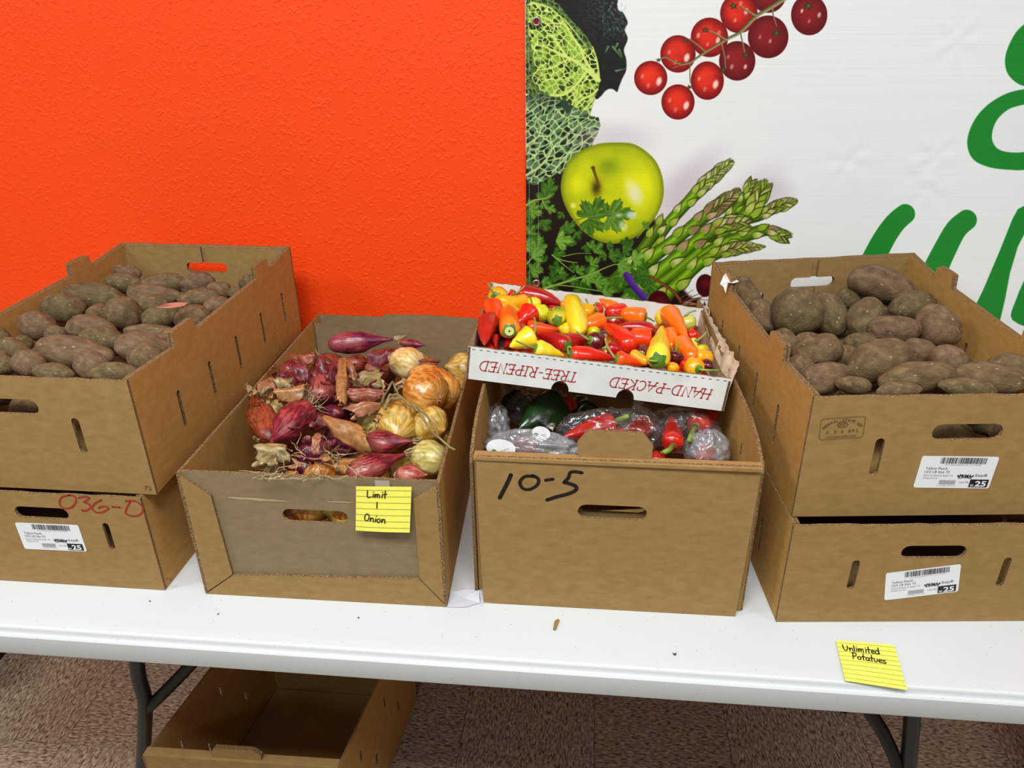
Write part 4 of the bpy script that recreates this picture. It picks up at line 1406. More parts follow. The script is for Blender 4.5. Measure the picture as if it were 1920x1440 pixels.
def onion_carton():
    c = (-0.372, 1.12)
    root = empty('onion_carton', (c[0], c[1], OZ0), 'open brown carton of onions with a yellow note on its framed front', 'carton')
    fF, fR, fB, fL, wF, dR, wB, dL = carton_frames(OFP, OZ0)
    mc = (M['card'], M['edge'], M['card']); mw = (M['card_bounce'], M['edge'], M['card_bounce']); mg = (M['card_grey'], M['edge'], M['card_grey'])
    hx, hy = fF.px(589, 972)
    hx2, _ = fF.px(528, 972)
    outl = [(0.001, 0), (wF - 0.001, 0)] + list(reversed(ragged(0.001, wF - 0.001, OH, 14, 0.0008, 5)))
    panel('front_panel', root, fF, outl, [slot(hx, hy, 2 * (hx - hx2), 0.0215)], 0.0042, mg, c0=-0.0046)
    # mitred flaps folded onto the front: left, right, bottom
    q = lambda u, v: fF.px(u, v)
    bl, br = (0, 0), (wF, 0)
    iBL, iBR = q(437, 1077), q(786, 1085)
    left = [(0, 0), iBL, q(395, 930), (0, OH)]
    right = [(wF, 0), (wF, OH), q(775, 935), iBR]
    bot = [(0.001, 0), (wF - 0.001, 0), (iBR[0], iBR[1] - 0.0012), (iBL[0], iBL[1] - 0.0012)]
    left = [(0, 0.0014), (iBL[0] - 0.001, iBL[1]), left[2], (0.0, OH)]
    right = [(wF, 0.0014), (wF, OH), right[2], (iBR[0] + 0.001, iBR[1])]
    for L in (left, right, bot):
        panel('mitred_flap', root, fF, L, (), 0.0042, mc, c0=0.0)
    # torn glue strip
    for a, b, w, s in (((425, 936), (545, 944), 0.0055, 1), ((612, 944), (668, 946), 0.003, 2)):
        A, B = Vector(q(*a)), Vector(q(*b))
        r = random.Random(s)
        n = 14
        top = [(A.x + (B.x - A.x) * i / n, A.y + (B.y - A.y) * i / n + w / 2 * math.sin(math.pi * (0.15 + 0.8 * i / n)) * r.uniform(0.6, 1.1)) for i in range(n + 1)]
        btm = [(A.x + (B.x - A.x) * i / n, A.y + (B.y - A.y) * i / n - w / 2 * math.sin(math.pi * (0.15 + 0.8 * i / n)) * r.uniform(0.6, 1.1)) for i in range(n + 1)]
        V = [fF(x, y, -0.0040) for x, y in top + btm]
        link('torn_glue_strip', mesh('torn_glue_strip', V, [(i, n + 1 + i, n + 2 + i, i + 1) for i in range(n)], (flat_mat('torn lighter paper', (176, 148, 116), 0.9),)), root)
    for fr, d in ((fR, dR), (fL, dL)):
        panel('side_panel', root, fr, [(0, 0), (d, 0)] + list(reversed(ragged(0, d, OH, 12, 0.0006, 9))), (), 0.0045, mw, c0=-0.0002)
    jog = q  # back wall, its right half standing a little higher
    outb = [(0, 0), (wB, 0), (wB, OH - 0.001), (wB * 0.60, OH - 0.002), (wB * 0.585, OH + 0.004), (wB * 0.30, OH + 0.0055), (0.0, OH + 0.001)]
    panel('back_panel', root, fB, outb, (), 0.0045, mg)
    # inner gusset at the back left corner
    cL = Vector((OFP[3][0], OFP[3][1], OZ0))
    g0 = cL + Vector((0.006, -0.045, 0)); g1 = cL + Vector((0.075, -0.007, 0))
    gf = Frame(g0, g1 - g0)
    L_ = (g1 - g0).length
    panel('corner_gusset', root, gf, [(0, 0.01), (L_, 0.01), (L_, OH - 0.03), (0.0, OH - 0.002)], (), 0.003, mg)
    V = [(p[0] + (c[0] - p[0]) * 0.035, p[1] + (c[1] - p[1]) * 0.025, OZ0 + z) for z in (0.0002, 0.004) for p in OFP]
    link('bottom_panel', mesh('bottom_panel', V, [(3, 2, 1, 0), (4, 5, 6, 7), (0, 1, 5, 4), (1, 2, 6, 5), (2, 3, 7, 6), (3, 0, 4, 7)], (M['card'],)), root)
    # printing on the inside of the left wall
    d = fL.n * -1
    O = Vector((OFP[0][0], OFP[0][1], OZ0)) + d * 0.0052
    inf = Frame(O, Vector((OFP[3][0] - OFP[0][0], OFP[3][1] - OFP[0][1], 0)) * -1, (0, 0, -1))
    ax, ay = inf.px(517, 684)
    bx, by = inf.px(489, 703)
    G = [fit_text('CALL US', 0, 0, 0.036, 0.0080)]
    G = [place2d(g, ax + 0.002, ay - 0.0030, 0.0) for g in G]
    decal('printed_words', root, inf, G, M['ink'])
    return root, fF


ONr, ONf = onion_carton()

# small pieces of clear tape under the note
x0, y0 = ONf.px(704, 914)
panel('clear_tape', ONr, ONf, [(x0, y0 - 0.006), (x0 + 0.02, y0 - 0.006), (x0 + 0.02, y0 + 0.012), (x0, y0 + 0.012)], (), 0.0002, (flat_mat('cloudy tape', (168, 156, 142), 0.25),) * 3, c0=0.0006)


def note(name, P4, lines, label, curl, words):
    """ruled sticky note bent as a gentle sheet between four measured corners TL TR BR BL"""
    TL, TR, BR, BL = P4
    X = (TR - TL); Y = (TL - BL)
    nn = X.cross(Y).normalized()
    n = 14
    S = lambda a, b, off=0.0: (BL * (1 - a) * (1 - b) + BR * a * (1 - b) + TL * (1 - a) * b + TR * a * b) + nn * (0.0012 + curl(a, b) + off)
    t = 0.0002
    V = [S(i / n, j / n) for j in range(n + 1) for i in range(n + 1)] + [S(i / n, j / n, -t) for j in range(n + 1) for i in range(n + 1)]
    N1 = (n + 1) ** 2
    Fc = []
    for j in range(n):
        for i in range(n):
            a = j * (n + 1) + i
            Fc += [(a, a + 1, a + n + 2, a + n + 1), (a + N1, a + N1 + n + 1, a + N1 + n + 2, a + N1 + 1)]
    for i in range(n):
        Fc += [(i, i + N1, i + 1 + N1, i + 1), (N1 - 1 - i, 2 * N1 - 1 - i, 2 * N1 - 2 - i, N1 - 2 - i)]
        a, b = i * (n + 1), (i + 1) * (n + 1)
        Fc += [(a, b, b + N1, a + N1), (a + n, a + n + N1, b + n + N1, b + n)]
    me = mesh(name, V, Fc, (M['note'],), smooth=False)
    c = (TL + TR + BL + BR) / 4
    root = empty(name, c, label, 'note', None)
    link('sheet', me, root)
    LV, LF = [], []
    for k in range(lines):
        b = (k + 0.7) / (lines + 0.3)
        for i in range(n):
            z = len(LV)
            LV += [S(i / n, b - 0.006, 0.0004), S((i + 1) / n, b - 0.006, 0.0004), S((i + 1) / n, b + 0.006, 0.0004), S(i / n, b + 0.006, 0.0004)]
            LF.append((z, z + 1, z + 2, z + 3))
    link('ruled_lines', mesh('ruled_lines', LV, LF, (M['note_line'],)), root)
    v, f = join(words)
    link('handwriting', mesh('handwriting', [S(a, b, 0.0008) for a, b in v], f, (M['ink'],)), root)
    return root


fpt = lambda u, v, fr, off: on_plane(u, v, fr.O + fr.n * off, fr.n)
note('sticky_note', [fpt(668, 911, ONf, 0.0008), fpt(772, 912, ONf, 0.0008), fpt(769, 996, ONf, 0.006), fpt(668, 992, ONf, 0.004)], 7,
     'yellow ruled note reading Limit 1 Onion stuck on the onion carton', lambda a, b: 0.002 * (1 - b) ** 2 + 0.0012 * math.sin(a * math.pi) * (1 - b),
     hand('Limit', 0.20, 0.76, 0.155, 0.020, -0.02) + hand('1', 0.37, 0.53, 0.14, 0.020) + hand('Onion', 0.15, 0.24, 0.165, 0.020, -0.10))
note('sticky_note', [onz(1567, 1202, TZ + 0.001), onz(1676, 1211, TZ + 0.001), onz(1701, 1295, TZ + 0.001), onz(1584, 1279, TZ + 0.001)], 9,
     'yellow ruled note reading Unlimited Potatoes lying at the table edge', lambda a, b: 0.0015 * (1 - a) * (1 - b) + 0.001 * math.sin(a * 3) * b,
     hand('Unlimited', 0.09, 0.74, 0.15, 0.019, -0.02, 0.0, 0.98) + hand('Qotatues', 0.21, 0.555, 0.15, 0.019, -0.06, 0.0, 0.98))

# ------------------------------------------------------------------ carton marked 10-5
TFP = [(-0.149, 0.858), (0.235, 0.862), (0.212, 1.400), (-0.158, 1.400)]
TH0, THH = TZ + 0.0006, 0.2385


def ten_carton():
    root = empty('pepper_carton', (0.05, 1.13, TH0), 'tall brown carton marked 10-5 holding bagged peppers under the white tray', 'carton')
    fF, fR, fB, fL, wF, dR, wB, dL = carton_frames(TFP, TH0)
    mc = (M['card'], M['edge'], M['card']); mw = (M['card_bounce'], M['edge'], M['card_bounce'])
    # outer front panel leans out a touch and carries the closure tab
    ft = Frame(Vector((-0.140, 0.846, TH0)), (1, 0.008, 0), (0, -0.006, 1))
    p = lambda u, v: ft.px(u, v)
    w0, w1 = 0.003, 0.355
    zt = p(1200, 868)[1]
    x0, x1 = p(1083, 870)[0], p(1222, 870)[0]
    outl = [(w0 + 0.002, 0), (w1 + 0.008, 0), (w1 + 0.010, zt * 0.4), (w1 + 0.012, zt), (w0 - 0.001, zt), (w0, zt * 0.4)]
    hx, hy = p(1148, 961)
    panel('front_panel', root, ft, outl, [slot(hx, hy, 0.092, 0.0225)], 0.0045, mc)
    # folded top rim running back to the inner wall
    V, Fc = box_geo(-0.141, 0.843, 0, 0.228, 0.860, 0.0045)
    zz = TH0 + zt
    V = [(x, y, zz - 0.0045 + z) for x, y, z in V]
    link('folded_rim', mesh('folded_rim', V, Fc, (M['card'],)), root)
    # tab standing on the rim
    tb = Frame(Vector((-0.140, 0.8485, TH0)), (1, 0.008, 0), (0, 0.02, 1))
    a = [(x0, zt - 0.001), (x1, zt - 0.001), (x1 + 0.001, zt + 0.021), (x1 - 0.013, zt + 0.0385), (x0 + 0.012, zt + 0.0395), (x0 - 0.001, zt + 0.022)]
    panel('closure_tab', root, tb, a, (), 0.0045, mc)
    # inner front wall
    panel('inner_front_panel', root, Frame(Vector((-0.143, 0.8605, TH0)), (1, 0, 0)), [(0, 0), (0.375, 0), (0.375, THH), (0, THH)], [slot(0.004 + hx, hy, 0.092, 0.0225)], 0.0045, mc)
    # high side walls that step down to the front
    for fr, d, rev in ((fR, dR, False), (fL, dL, True)):
        tp = [(0.0, THH - 0.006), (0.006, THH + 0.004), (0.040, THH + 0.020), (0.080, THH + 0.0285), (0.13, THH + 0.030), (d, THH + 0.030)]
        if rev: tp = [(d - x, y) for x, y in reversed(tp)]
        sx = d - 0.105 if rev else 0.105
        hs = [slot(sx, THH - 0.036, 0.0065, 0.022)]
        if rev: hs.append(slot(d - 0.05, 0.13, 0.007, 0.03))
        panel('side_panel', root, fr, [(0, 0), (d, 0)] + list(reversed(tp)), hs, 0.0045, mw)
    b0 = wB / 2
    panel('back_panel', root, fB, [(0, 0), (wB, 0), (wB, THH + 0.022), (b0 + 0.02, THH + 0.022), (b0 + 0.014, THH + 0.027), (b0 - 0.042, THH + 0.025), (b0 - 0.05, THH + 0.018), (0, THH + 0.016)], (), 0.0045, mc)
    V = [(p_[0] + (0.05 - p_[0]) * 0.035, p_[1] + (1.13 - p_[1]) * 0.03, TH0 + z) for z in (0.0002, 0.004) for p_ in TFP]
    link('bottom_panel', mesh('bottom_panel', V, [(3, 2, 1, 0), (4, 5, 6, 7), (0, 1, 5, 4), (1, 2, 6, 5), (2, 3, 7, 6), (3, 0, 4, 7)], (M['card'],)), root)
    G = []
    for L, w in (([(958, 890), (950, 908), (937, 933)], 0.0056), ([(1002, 893), (985, 893), (975, 903), (980, 915), (994, 917), (1008, 908), (1009, 897), (998, 891)], 0.0046),
                 ([(1023, 900), (1037, 898)], 0.0044), ([(1091, 886), (1078, 884), (1069, 886), (1066, 895), (1058, 904)], 0.0048), ([(1058, 904), (1070, 907), (1080, 912), (1079, 919), (1064, 926), (1044, 931), (1026, 937)], 0.0054)):
        G.append(stroke(smooth_line(pxl(ft, L), 6), w))
    decal('marker_writing', root, ft, G, M['ink'])
    return root, ft


TNr, TNf = ten_carton()

# ------------------------------------------------------------------ carton on the floor under the table
GFP = [(-0.796, 0.893), (-0.422, 0.899), (-0.380, 1.30), (-0.735, 1.30)]


def floor_carton():
    h = 0.27
    root = empty('floor_carton', (-0.58, 1.1, 0.001), 'empty open brown carton with a closure tab standing on the floor tiles', 'carton')
    fF, fR, fB, fL, wF, dR, wB, dL = carton_frames(GFP, 0.001)
    mc = (M['card'], M['edge'], M['card']); mw = (M['card_bounce'], M['edge'], M['card_bounce'])
    panel('front_panel', root, fF, [(0, 0), (wF, 0), (wF, h - 0.003), (0, h - 0.003)], (), 0.0045, mc)
    V = [tuple(fF(x, h - 0.003 + z, -y)) for y in (0.0, 0.019) for z in (0.0, 0.0045) for x in (0.002, wF - 0.002)]
    link('folded_rim', mesh('folded_rim', V, [(0, 1, 3, 2), (4, 6, 7, 5), (2, 3, 7, 6), (0, 4, 5, 1), (0, 2, 6, 4), (1, 5, 7, 3)], (M['card'],)), root)
    hx = fF.px(437, 1410)[0]
    for c0 in (-0.0055, -0.0105):
        a = [(hx - 0.047, h), (hx + 0.047, h), (hx + 0.048, h + 0.014), (hx + 0.034, h + 0.026), (hx - 0.038, h + 0.026), (hx - 0.048, h + 0.013)]
        panel('closure_tab', root, fF, a, (), 0.0042, mc, c0=c0)
    for fr, d, rev in ((fR, dR, False), (fL, dL, True)):
        holes = [slot(d * k if not rev else d - d * k, z, 0.008, 0.030) for k, z in ((0.22, 0.19), (0.55, 0.19), (0.88, 0.19), (0.38, 0.10), (0.72, 0.10))]
        panel('side_panel', root, fr, [(0, 0), (d, 0), (d, h), (0, h)], holes, 0.0045, mw, c0=-0.0002)
    panel('back_panel', root, fB, [(0, 0), (wB, 0), (wB, h), (0, h)], (), 0.0045, mc)
    V = [(p[0] + (-0.58 - p[0]) * 0.04, p[1] + (1.1 - p[1]) * 0.04, 0.0012 + z) for z in (0.0, 0.004) for p in GFP]
    link('bottom_panel', mesh('bottom_panel', V, [(3, 2, 1, 0), (4, 5, 6, 7), (0, 1, 5, 4), (1, 2, 6, 5), (2, 3, 7, 6), (3, 0, 4, 7)], (M['card'],)), root)


floor_carton()

# dark bins only just showing under the two ends of the table
for (x0, y0, x1, y1, h), lb in (((1.07, 1.02, 1.42, 1.40, 0.24), 'dark bin under the right end of the table'), ((-1.72, 1.16, -1.475, 1.46, 0.22), 'dark bin under the left end of the table')):
    root = empty('storage_bin', ((x0 + x1) / 2, (y0 + y1) / 2, 0), lb, 'bin')
    out = [(x0, y0), (x1, y0), (x1, y1), (x0, y1)]
    ins = [(x0 + 0.006, y0 + 0.006), (x1 - 0.006, y0 + 0.006), (x1 - 0.006, y1 - 0.006), (x0 + 0.006, y1 - 0.006)]
    ctr = ((x0 + x1) / 2, (y0 + y1) / 2)
    sh = lambda L, k, z: [(ctr[0] + (a - ctr[0]) * k, ctr[1] + (b - ctr[1]) * k, z) for a, b in L]
    V = sh(out, 0.9, 0.001) + sh(out, 1, h) + sh(ins, 1, h) + sh(ins, 0.9, 0.006)
    Fc = [(3, 2, 1, 0)] + [(i, (i + 1) % 4, 4 + (i + 1) % 4, 4 + i) for i in range(4)] + [(4 + i, 4 + (i + 1) % 4, 8 + (i + 1) % 4, 8 + i) for i in range(4)] + \
         [(8 + i, 8 + (i + 1) % 4, 12 + (i + 1) % 4, 12 + i) for i in range(4)] + [(12, 13, 14, 15)]
    link('tub', mesh('tub', V, Fc, (flat_mat('near black plastic', (20, 15, 14), 0.5),)), root)
    big = sh([(x0 - 0.008, y0 - 0.008), (x1 + 0.008, y0 - 0.008), (x1 + 0.008, y1 + 0.008), (x0 - 0.008, y1 + 0.008)], 1, h - 0.012)
    V = big + [(a, b, h) for a, b, _ in big] + [(a, b, h) for a, b in out] + [(a, b, h - 0.012) for a, b in out]
    Fc = [(i, (i + 1) % 4, 4 + (i + 1) % 4, 4 + i) for i in range(4)] + [(4 + i, 4 + (i + 1) % 4, 8 + (i + 1) % 4, 8 + i) for i in range(4)] + [(12 + i, 12 + (i + 1) % 4, (i + 1) % 4, i) for i in range(4)]
    link('rim', mesh('rim', V, Fc, (flat_mat('black plastic rim', (28, 22, 20), 0.4),)), root)

# ------------------------------------------------------------------ white tray, tilted, on the pepper carton
TRW, TRD, TRH = 0.384, 0.302, 0.053
_cy, _sy = math.cos(0.012), math.sin(0.012)
R3 = Matrix.Rotation(0.012, 3, 'Z') @ Matrix.Rotation(-0.021, 3, 'X') @ Matrix.Rotation(0.109, 3, 'Y')
TRO = Vector((0.013, 1.168, 0.992))
tX, tY, tZ = R3 @ Vector((1, 0, 0)), R3 @ Vector((0, 1, 0)), R3 @ Vector((0, 0, 1))


def TR(a, b, c):
    return TRO + tX * a + tY * b + tZ * c


def on_tray(u, v, c):
    return on_plane(u, v, TR(0, 0, c), tZ)


def tray():
    root = empty('fruit_tray', TRO, 'shallow white cardboard tray of small mixed peppers, printed upside down in red', 'tray')
    mw = (M['white_card'], M['edge'], M['white_card'])
    hw, hd = TRW / 2, TRD / 2
    T = 0.0035
    fF = Frame(TR(-hw, -hd, 0), tX, tZ)
    notch = lambda u, v: fF.px(u, v)[0]
    n1, n2 = notch(1050, 728), notch(1172, 745)
    outl = [(0, 0)]
    for cx in (n1, n2):
        for k in range(13):
            a = math.pi - math.pi * k / 12
            outl.append((cx + 0.0132 * math.cos(a), 0.0155 * math.sin(a)))
    outl += [(TRW, 0), (TRW, TRH)] + list(reversed(ragged(0, TRW, TRH, 60, 0.0010, 3)))[1:]
    panel('front_wall', root, fF, outl, (), T, mw)
    fB = Frame(TR(hw, hd, 0), -tX, tZ)
    panel('back_wall', root, fB, [(0, 0), (TRW, 0)] + list(reversed(ragged(0, TRW, TRH, 70, 0.0012, 4))), (), T, mw)
    fL = Frame(TR(-hw, hd, 0), -tY, tZ)
    panel('side_wall', root, fL, [(0, 0), (TRD, 0)] + list(reversed(ragged(0, TRD, TRH - 0.001, 26, 0.0014, 6))), (), T, mw, c0=-0.0002)
    fR = Frame(TR(hw, -hd, 0), tY, tZ)
    panel('side_wall', root, fR, [(0, 0), (TRD, 0), (TRD, TRH - 0.003), (TRD * 0.8, TRH - 0.014), (TRD * 0.5, TRH - 0.022), (TRD * 0.2, TRH - 0.018), (0, TRH - 0.004)], (), T, (M['kraft'], M['edge'], M['kraft']), c0=-0.0002)
    ff = Frame(TR(-hw, -hd, 0), tX, tY)
    bites = []
    for cx in (n1, n2):      # the finger holes wrap round the fold into the floor
        for k in range(13):
            a = math.pi - math.pi * k / 12
            bites.append((cx + 0.0132 * math.cos(a), 0.002 + 0.024 * math.sin(a)))
    panel('tray_floor', root, ff, [(0.002, 0.002)] + bites + [(TRW - 0.002, 0.002), (TRW - 0.002, TRD - 0.002), (0.002, TRD - 0.002)], (), 0.003, mw, c0=0.0032)
    # perforation dashes
    G, x = [], 0.006
    while x < TRW - 0.004:
        G.append(rect2d(x, TRH - 0.0046, x + 0.0046, TRH - 0.0036)); x += 0.0108
    decal('perforation', root, fF, G, flat_mat('perforation grey', (96, 96, 94), 0.8))
    # red words printed upside down: text runs right to left
    up = Frame(fF.O, -tX, -tZ)
    for word, r0, r1 in (('TREE-RIPENED', (1085, 708), (901, 683)), ('HAND-PACKED', (1337, 738), (1143, 715))):
        a = up.px(r0[0], r0[1] - 10)
        b = up.px(r1[0], r1[1] - 12)
        tot = sum(GL[c_][0] for c_ in word) * 1.06
        hgt = 0.0158
        wd = (b[0] - a[0]) / hgt / tot
        yy = -0.0325
        G = hand(word, a[0], yy, hgt, 0.0015, 0.0, 0.22, wide=wd * 0.90, sm=False, gap=0.105 * wd)
        # ink sits on the outside of the wall
        v, f = join(G)
        link('red_lettering', mesh('red_lettering', [up(x, y, 0) - tY * 0.0006 for x, y in v], f, (M['red_ink'],)), root)
    # torn liner curling out over the right wall
    nu, nv = 24, 9
    top = [(1322, 566), (1334, 592), (1340, 612), (1352, 628), (1362, 642), (1374, 664), (1388, 684)]
    low = [(1318, 590), (1324, 612), (1328, 634), (1340, 652), (1352, 672), (1362, 690), (1368, 706)]
    V, Fc = [], []
    for i in range(nu + 1):
        t = i / nu * (len(top) - 1)
        k = min(int(t), len(top) - 2); f_ = t - k
        A = [top[k][0] * (1 - f_) + top[k + 1][0] * f_, top[k][1] * (1 - f_) + top[k + 1][1] * f_]
        B = [low[k][0] * (1 - f_) + low[k + 1][0] * f_, low[k][1] * (1 - f_) + low[k + 1][1] * f_]
        bfrac = 0.94 - 0.92 * i / nu
        tgt = Frame(TR(hw + 0.0008, 0, 0), tY, tZ)
        Pb = TR(hw + 0.001, -hd + TRD * bfrac, TRH * 0.40)
        Pt_ = on_plane(A[0], A[1], TR(hw + 0.020, 0, 0), tX)
        Pm = (Pb + Pt_) / 2 + Vector((0.009 * math.sin(i * 1.3), 0, 0.005 * math.sin(i * 2.1)))
        for j in range(nv + 1):
            s_ = j / nv
            P = Pb * (1 - s_) ** 2 + Pm * 2 * s_ * (1 - s_) + Pt_ * s_ * s_
            P = P + Vector((0.007 * mnoise.noise(P * 60), 0, 0.006 * mnoise.noise(P * 75 + Vector((3, 1, 2))))) * s_
            V.append(P)
            if i < nu and j < nv:
                a = i * (nv + 1) + j
                Fc.append((a, a + 1, a + nv + 2, a + nv + 1))
    me = mesh('torn_liner', V, Fc, (M['kraft'],), smooth=True)
    o = link('torn_liner', me, root)
    so = o.modifiers.new('paper thickness', 'SOLIDIFY'); so.thickness = 0.0012
    # ragged brown tear along the left wall
    r = random.Random(4)
    tear = []
    for k in range(15):
        tear.append((TRD * k / 14, TRH - 0.006 + r.uniform(-0.006, 0.004)))
    V = [fL(a, b, 0.0006) for a, b in tear] + [fL(a, b - r.uniform(0.004, 0.014), 0.0006) for a, b in tear]
    link('torn_edge', mesh('torn_edge', V, [(i, 15 + i, 16 + i, i + 1) for i in range(14)], (M['kraft'],)), root)


tray()

# ------------------------------------------------------------------ paper scraps
def sheet_patch(name, P, mat, label, cat, thick=0.0004):
    c = sum(P, Vector()) / len(P)
    V = [c] + list(P)
    me = mesh(name, V, [(0, i + 1, (i + 1) % len(P) + 1) for i in range(len(P))], (mat,))
    me.transform(Matrix.Translation(-c))
    o = bpy.data.objects.new(name, me)
    o.location = c
    COL.objects.link(o)
    so = o.modifiers.new('thickness', 'SOLIDIFY'); so.thickness = thick; so.offset = 1
    return tag(o, label, cat)


Z = TZ
M['tissue'] = flat_mat('greyish tissue', (182, 182, 190), 0.4)
sheet_patch('tissue_scrap', [onz(838, 1138, Z + 0.001), onz(870, 1139, Z + 0.001), onz(900, 1131, Z + 0.001), onz(898, 1106, Z + 0.012), onz(872, 1106, Z + 0.012), onz(845, 1110, Z + 0.009)], M['tissue'],
            'crumpled white paper scrap at the foot of the onion carton', 'paper')
sheet_patch('tissue_scrap', [onz(902, 1130, Z + 0.001), onz(948, 1131, Z + 0.001), onz(930, 1116, Z + 0.002), onz(912, 1101, Z + 0.010), onz(898, 1107, Z + 0.013)], M['tissue'],
            'white paper scrap at the bottom left corner of the 10-5 carton', 'paper')
sheet_patch('dry_husk', [onz(1037, 1181, Z + 0.001), onz(1042, 1182, Z + 0.001), onz(1049, 1163, Z + 0.002), onz(1046, 1161, Z + 0.002), onz(1040, 1165, Z + 0.001)], flat_mat('dry brown husk', (140, 112, 66), 0.8),
            'small dry brown husk on the table in front of the 10-5 carton', 'debris', 0.001)
sheet_patch('dark_crumb', [onz(1263, 1228, Z + 0.001), onz(1267, 1229, Z + 0.001), onz(1268, 1223, Z + 0.002), onz(1265, 1226, Z + 0.002), onz(1261, 1223, Z + 0.001)], flat_mat('dark crumb', (52, 44, 40), 0.8),
            'tiny dark crumb on the table left of the lying note', 'debris', 0.001)
for k, (u, v_) in enumerate(((409, 1151), (672, 1158), (281, 1127))):
    c = onz(u, v_, Z + 0.0012)
    bm = bmesh.new()
    bmesh.ops.create_icosphere(bm, subdivisions=1, radius=0.0014)
    for q_ in bm.verts: q_.co = q_.co * rng.uniform(0.7, 1.2); q_.co.z *= 0.8
    me = bpy.data.meshes.new('crumb'); bm.to_mesh(me); bm.free()
    me.materials.append(flat_mat('dark grit', (44, 40, 42), 0.8))
    o = bpy.data.objects.new('crumb', me); o.location = c; COL.objects.link(o)
    tag(o, ('dark crumb on the table below the onion carton', 'small dark crumb in front of the yellow note', 'small crumb by the front corner of the left stack')[k], 'debris')
# torn price sticker folded over the rim of the right top carton
fLr = carton_frames(FP['RT'], ZM)[3]
e = Vector((-0.0006, 0, 0))
rimp = lambda u, v, z: onz(u, v, z)
P = [rimp(1357, 519, 1.093), rimp(1363, 512, 1.094), rimp(1372, 517, 1.094), rimp(1386, 529, 1.093), rimp(1376, 532, 1.090), rimp(1366, 531, 1.090), rimp(1361, 551, 1.070), rimp(1358, 540, 1.078), rimp(1351, 534, 1.084), rimp(1353, 529, 1.087)]
P = [p + Vector((-0.001, -0.001, 0.0015)) for p in P]
o = sheet_patch('torn_sticker', P, M['paper'], 'torn white price sticker hanging on the left rim of the right top carton', 'sticker')
ce = o.location
a = [ce + (p - ce) * 0.0 for p in P[:1]]
sf2 = Frame(P[2] + Vector((-0.001, -0.0015, 0.001)), P[3] - P[1], (0, 0.35, 1))
v_, f_ = join([stroke(arc(-0.002, -0.0050, 0.0018, 0.0014, 0, 360, 12), 0.0006), stroke(arc(0.0012, -0.0046, 0.0018, 0.0016, 0, 360, 12), 0.0006)])
ob = link('printed_mark', mesh('printed_mark', [sf2(x, y, 0.001) for x, y in v_], f_, (M['grey_ink'],)), o)
# ------------------------------------------------------------------ packing: capsules pushed apart so that no two things share space
def seg_closest(p1, d1, h1, p2, d2, h2):
    """closest points of two centred segments p +- d*h"""
    r = p1 - p2
    b = d1.dot(d2); c1 = d1.dot(r); c2 = d2.dot(r)
    den = 1 - b * b
    s = 0.0 if den < 1e-6 else max(-h1, min(h1, (b * c2 - c1) / den))
    t = max(-h2, min(h2, b * s + c2))
    s = max(-h1, min(h1, b * t - c1))
    return p1 + d1 * s, p2 + d2 * t


class Cap:
    def __init__(s, c, d, h, r, fixed=False, lat=0.35):
        s.c, s.d, s.h, s.r, s.fixed, s.lat = Vector(c), Vector(d).normalized(), h, r, fixed, lat
        s.c0 = Vector(c)


def settle(caps, planes, iters=70, squash=0.90):
    """planes: (point, inward normal). Pushes act mostly along the line of depth, a little sideways"""
    for it in range(iters):
        moved = 0
        for i in range(len(caps)):
            a = caps[i]
            for j in range(i + 1, len(caps)):
                b = caps[j]
                if (a.c - b.c).length > a.h + b.h + a.r + b.r: continue
                p, q = seg_closest(a.c, a.d, a.h, b.c, b.d, b.h)
                v_ = p - q
                L = v_.length
                need = (a.r + b.r) * squash
                if L >= need: continue
                if L < 1e-6: v_ = Vector((0, 0, 1)) * 1e-3; L = 1e-3
                push = v_ / L * (need - L)
                wa, wb = (0.0 if a.fixed else 0.5), (0.0 if b.fixed else 0.5)
                if a.fixed or b.fixed: wa *= 2; wb *= 2
                for o, s_, w_ in ((a, 1, wa), (b, -1, wb)):
                    if w_ == 0: continue
                    mv = push * s_ * w_
                    view = (o.c0 - EYE).normalized()
                    al = view * mv.dot(view)
                    o.c += al + (mv - al) * o.lat
                    moved += 1
        for o in caps:
            for P, n in planes:
                e = min((o.c + o.d * o.h - P).dot(n), (o.c - o.d * o.h - P).dot(n)) - o.r
                if e < 0: o.c += n * (-e)
        if not moved: break


def fp_planes(fp, z0, wall=0.0095):
    FL, FR, BR, BL = [Vector((p[0], p[1], z0)) for p in fp]
    up = Vector((0, 0, 1))
    out = []
    for a, b in ((FL, FR), (FR, BR), (BR, BL), (BL, FL)):
        n = up.cross((b - a).normalized())
        out.append((a + n * wall, n))
    out.append((Vector((0, 0, z0 + 0.005)), up))
    return out


def basis_q(z):
    """rotation whose local Z points along z"""
    return Vector(z).normalized().to_track_quat('Z', 'Y')


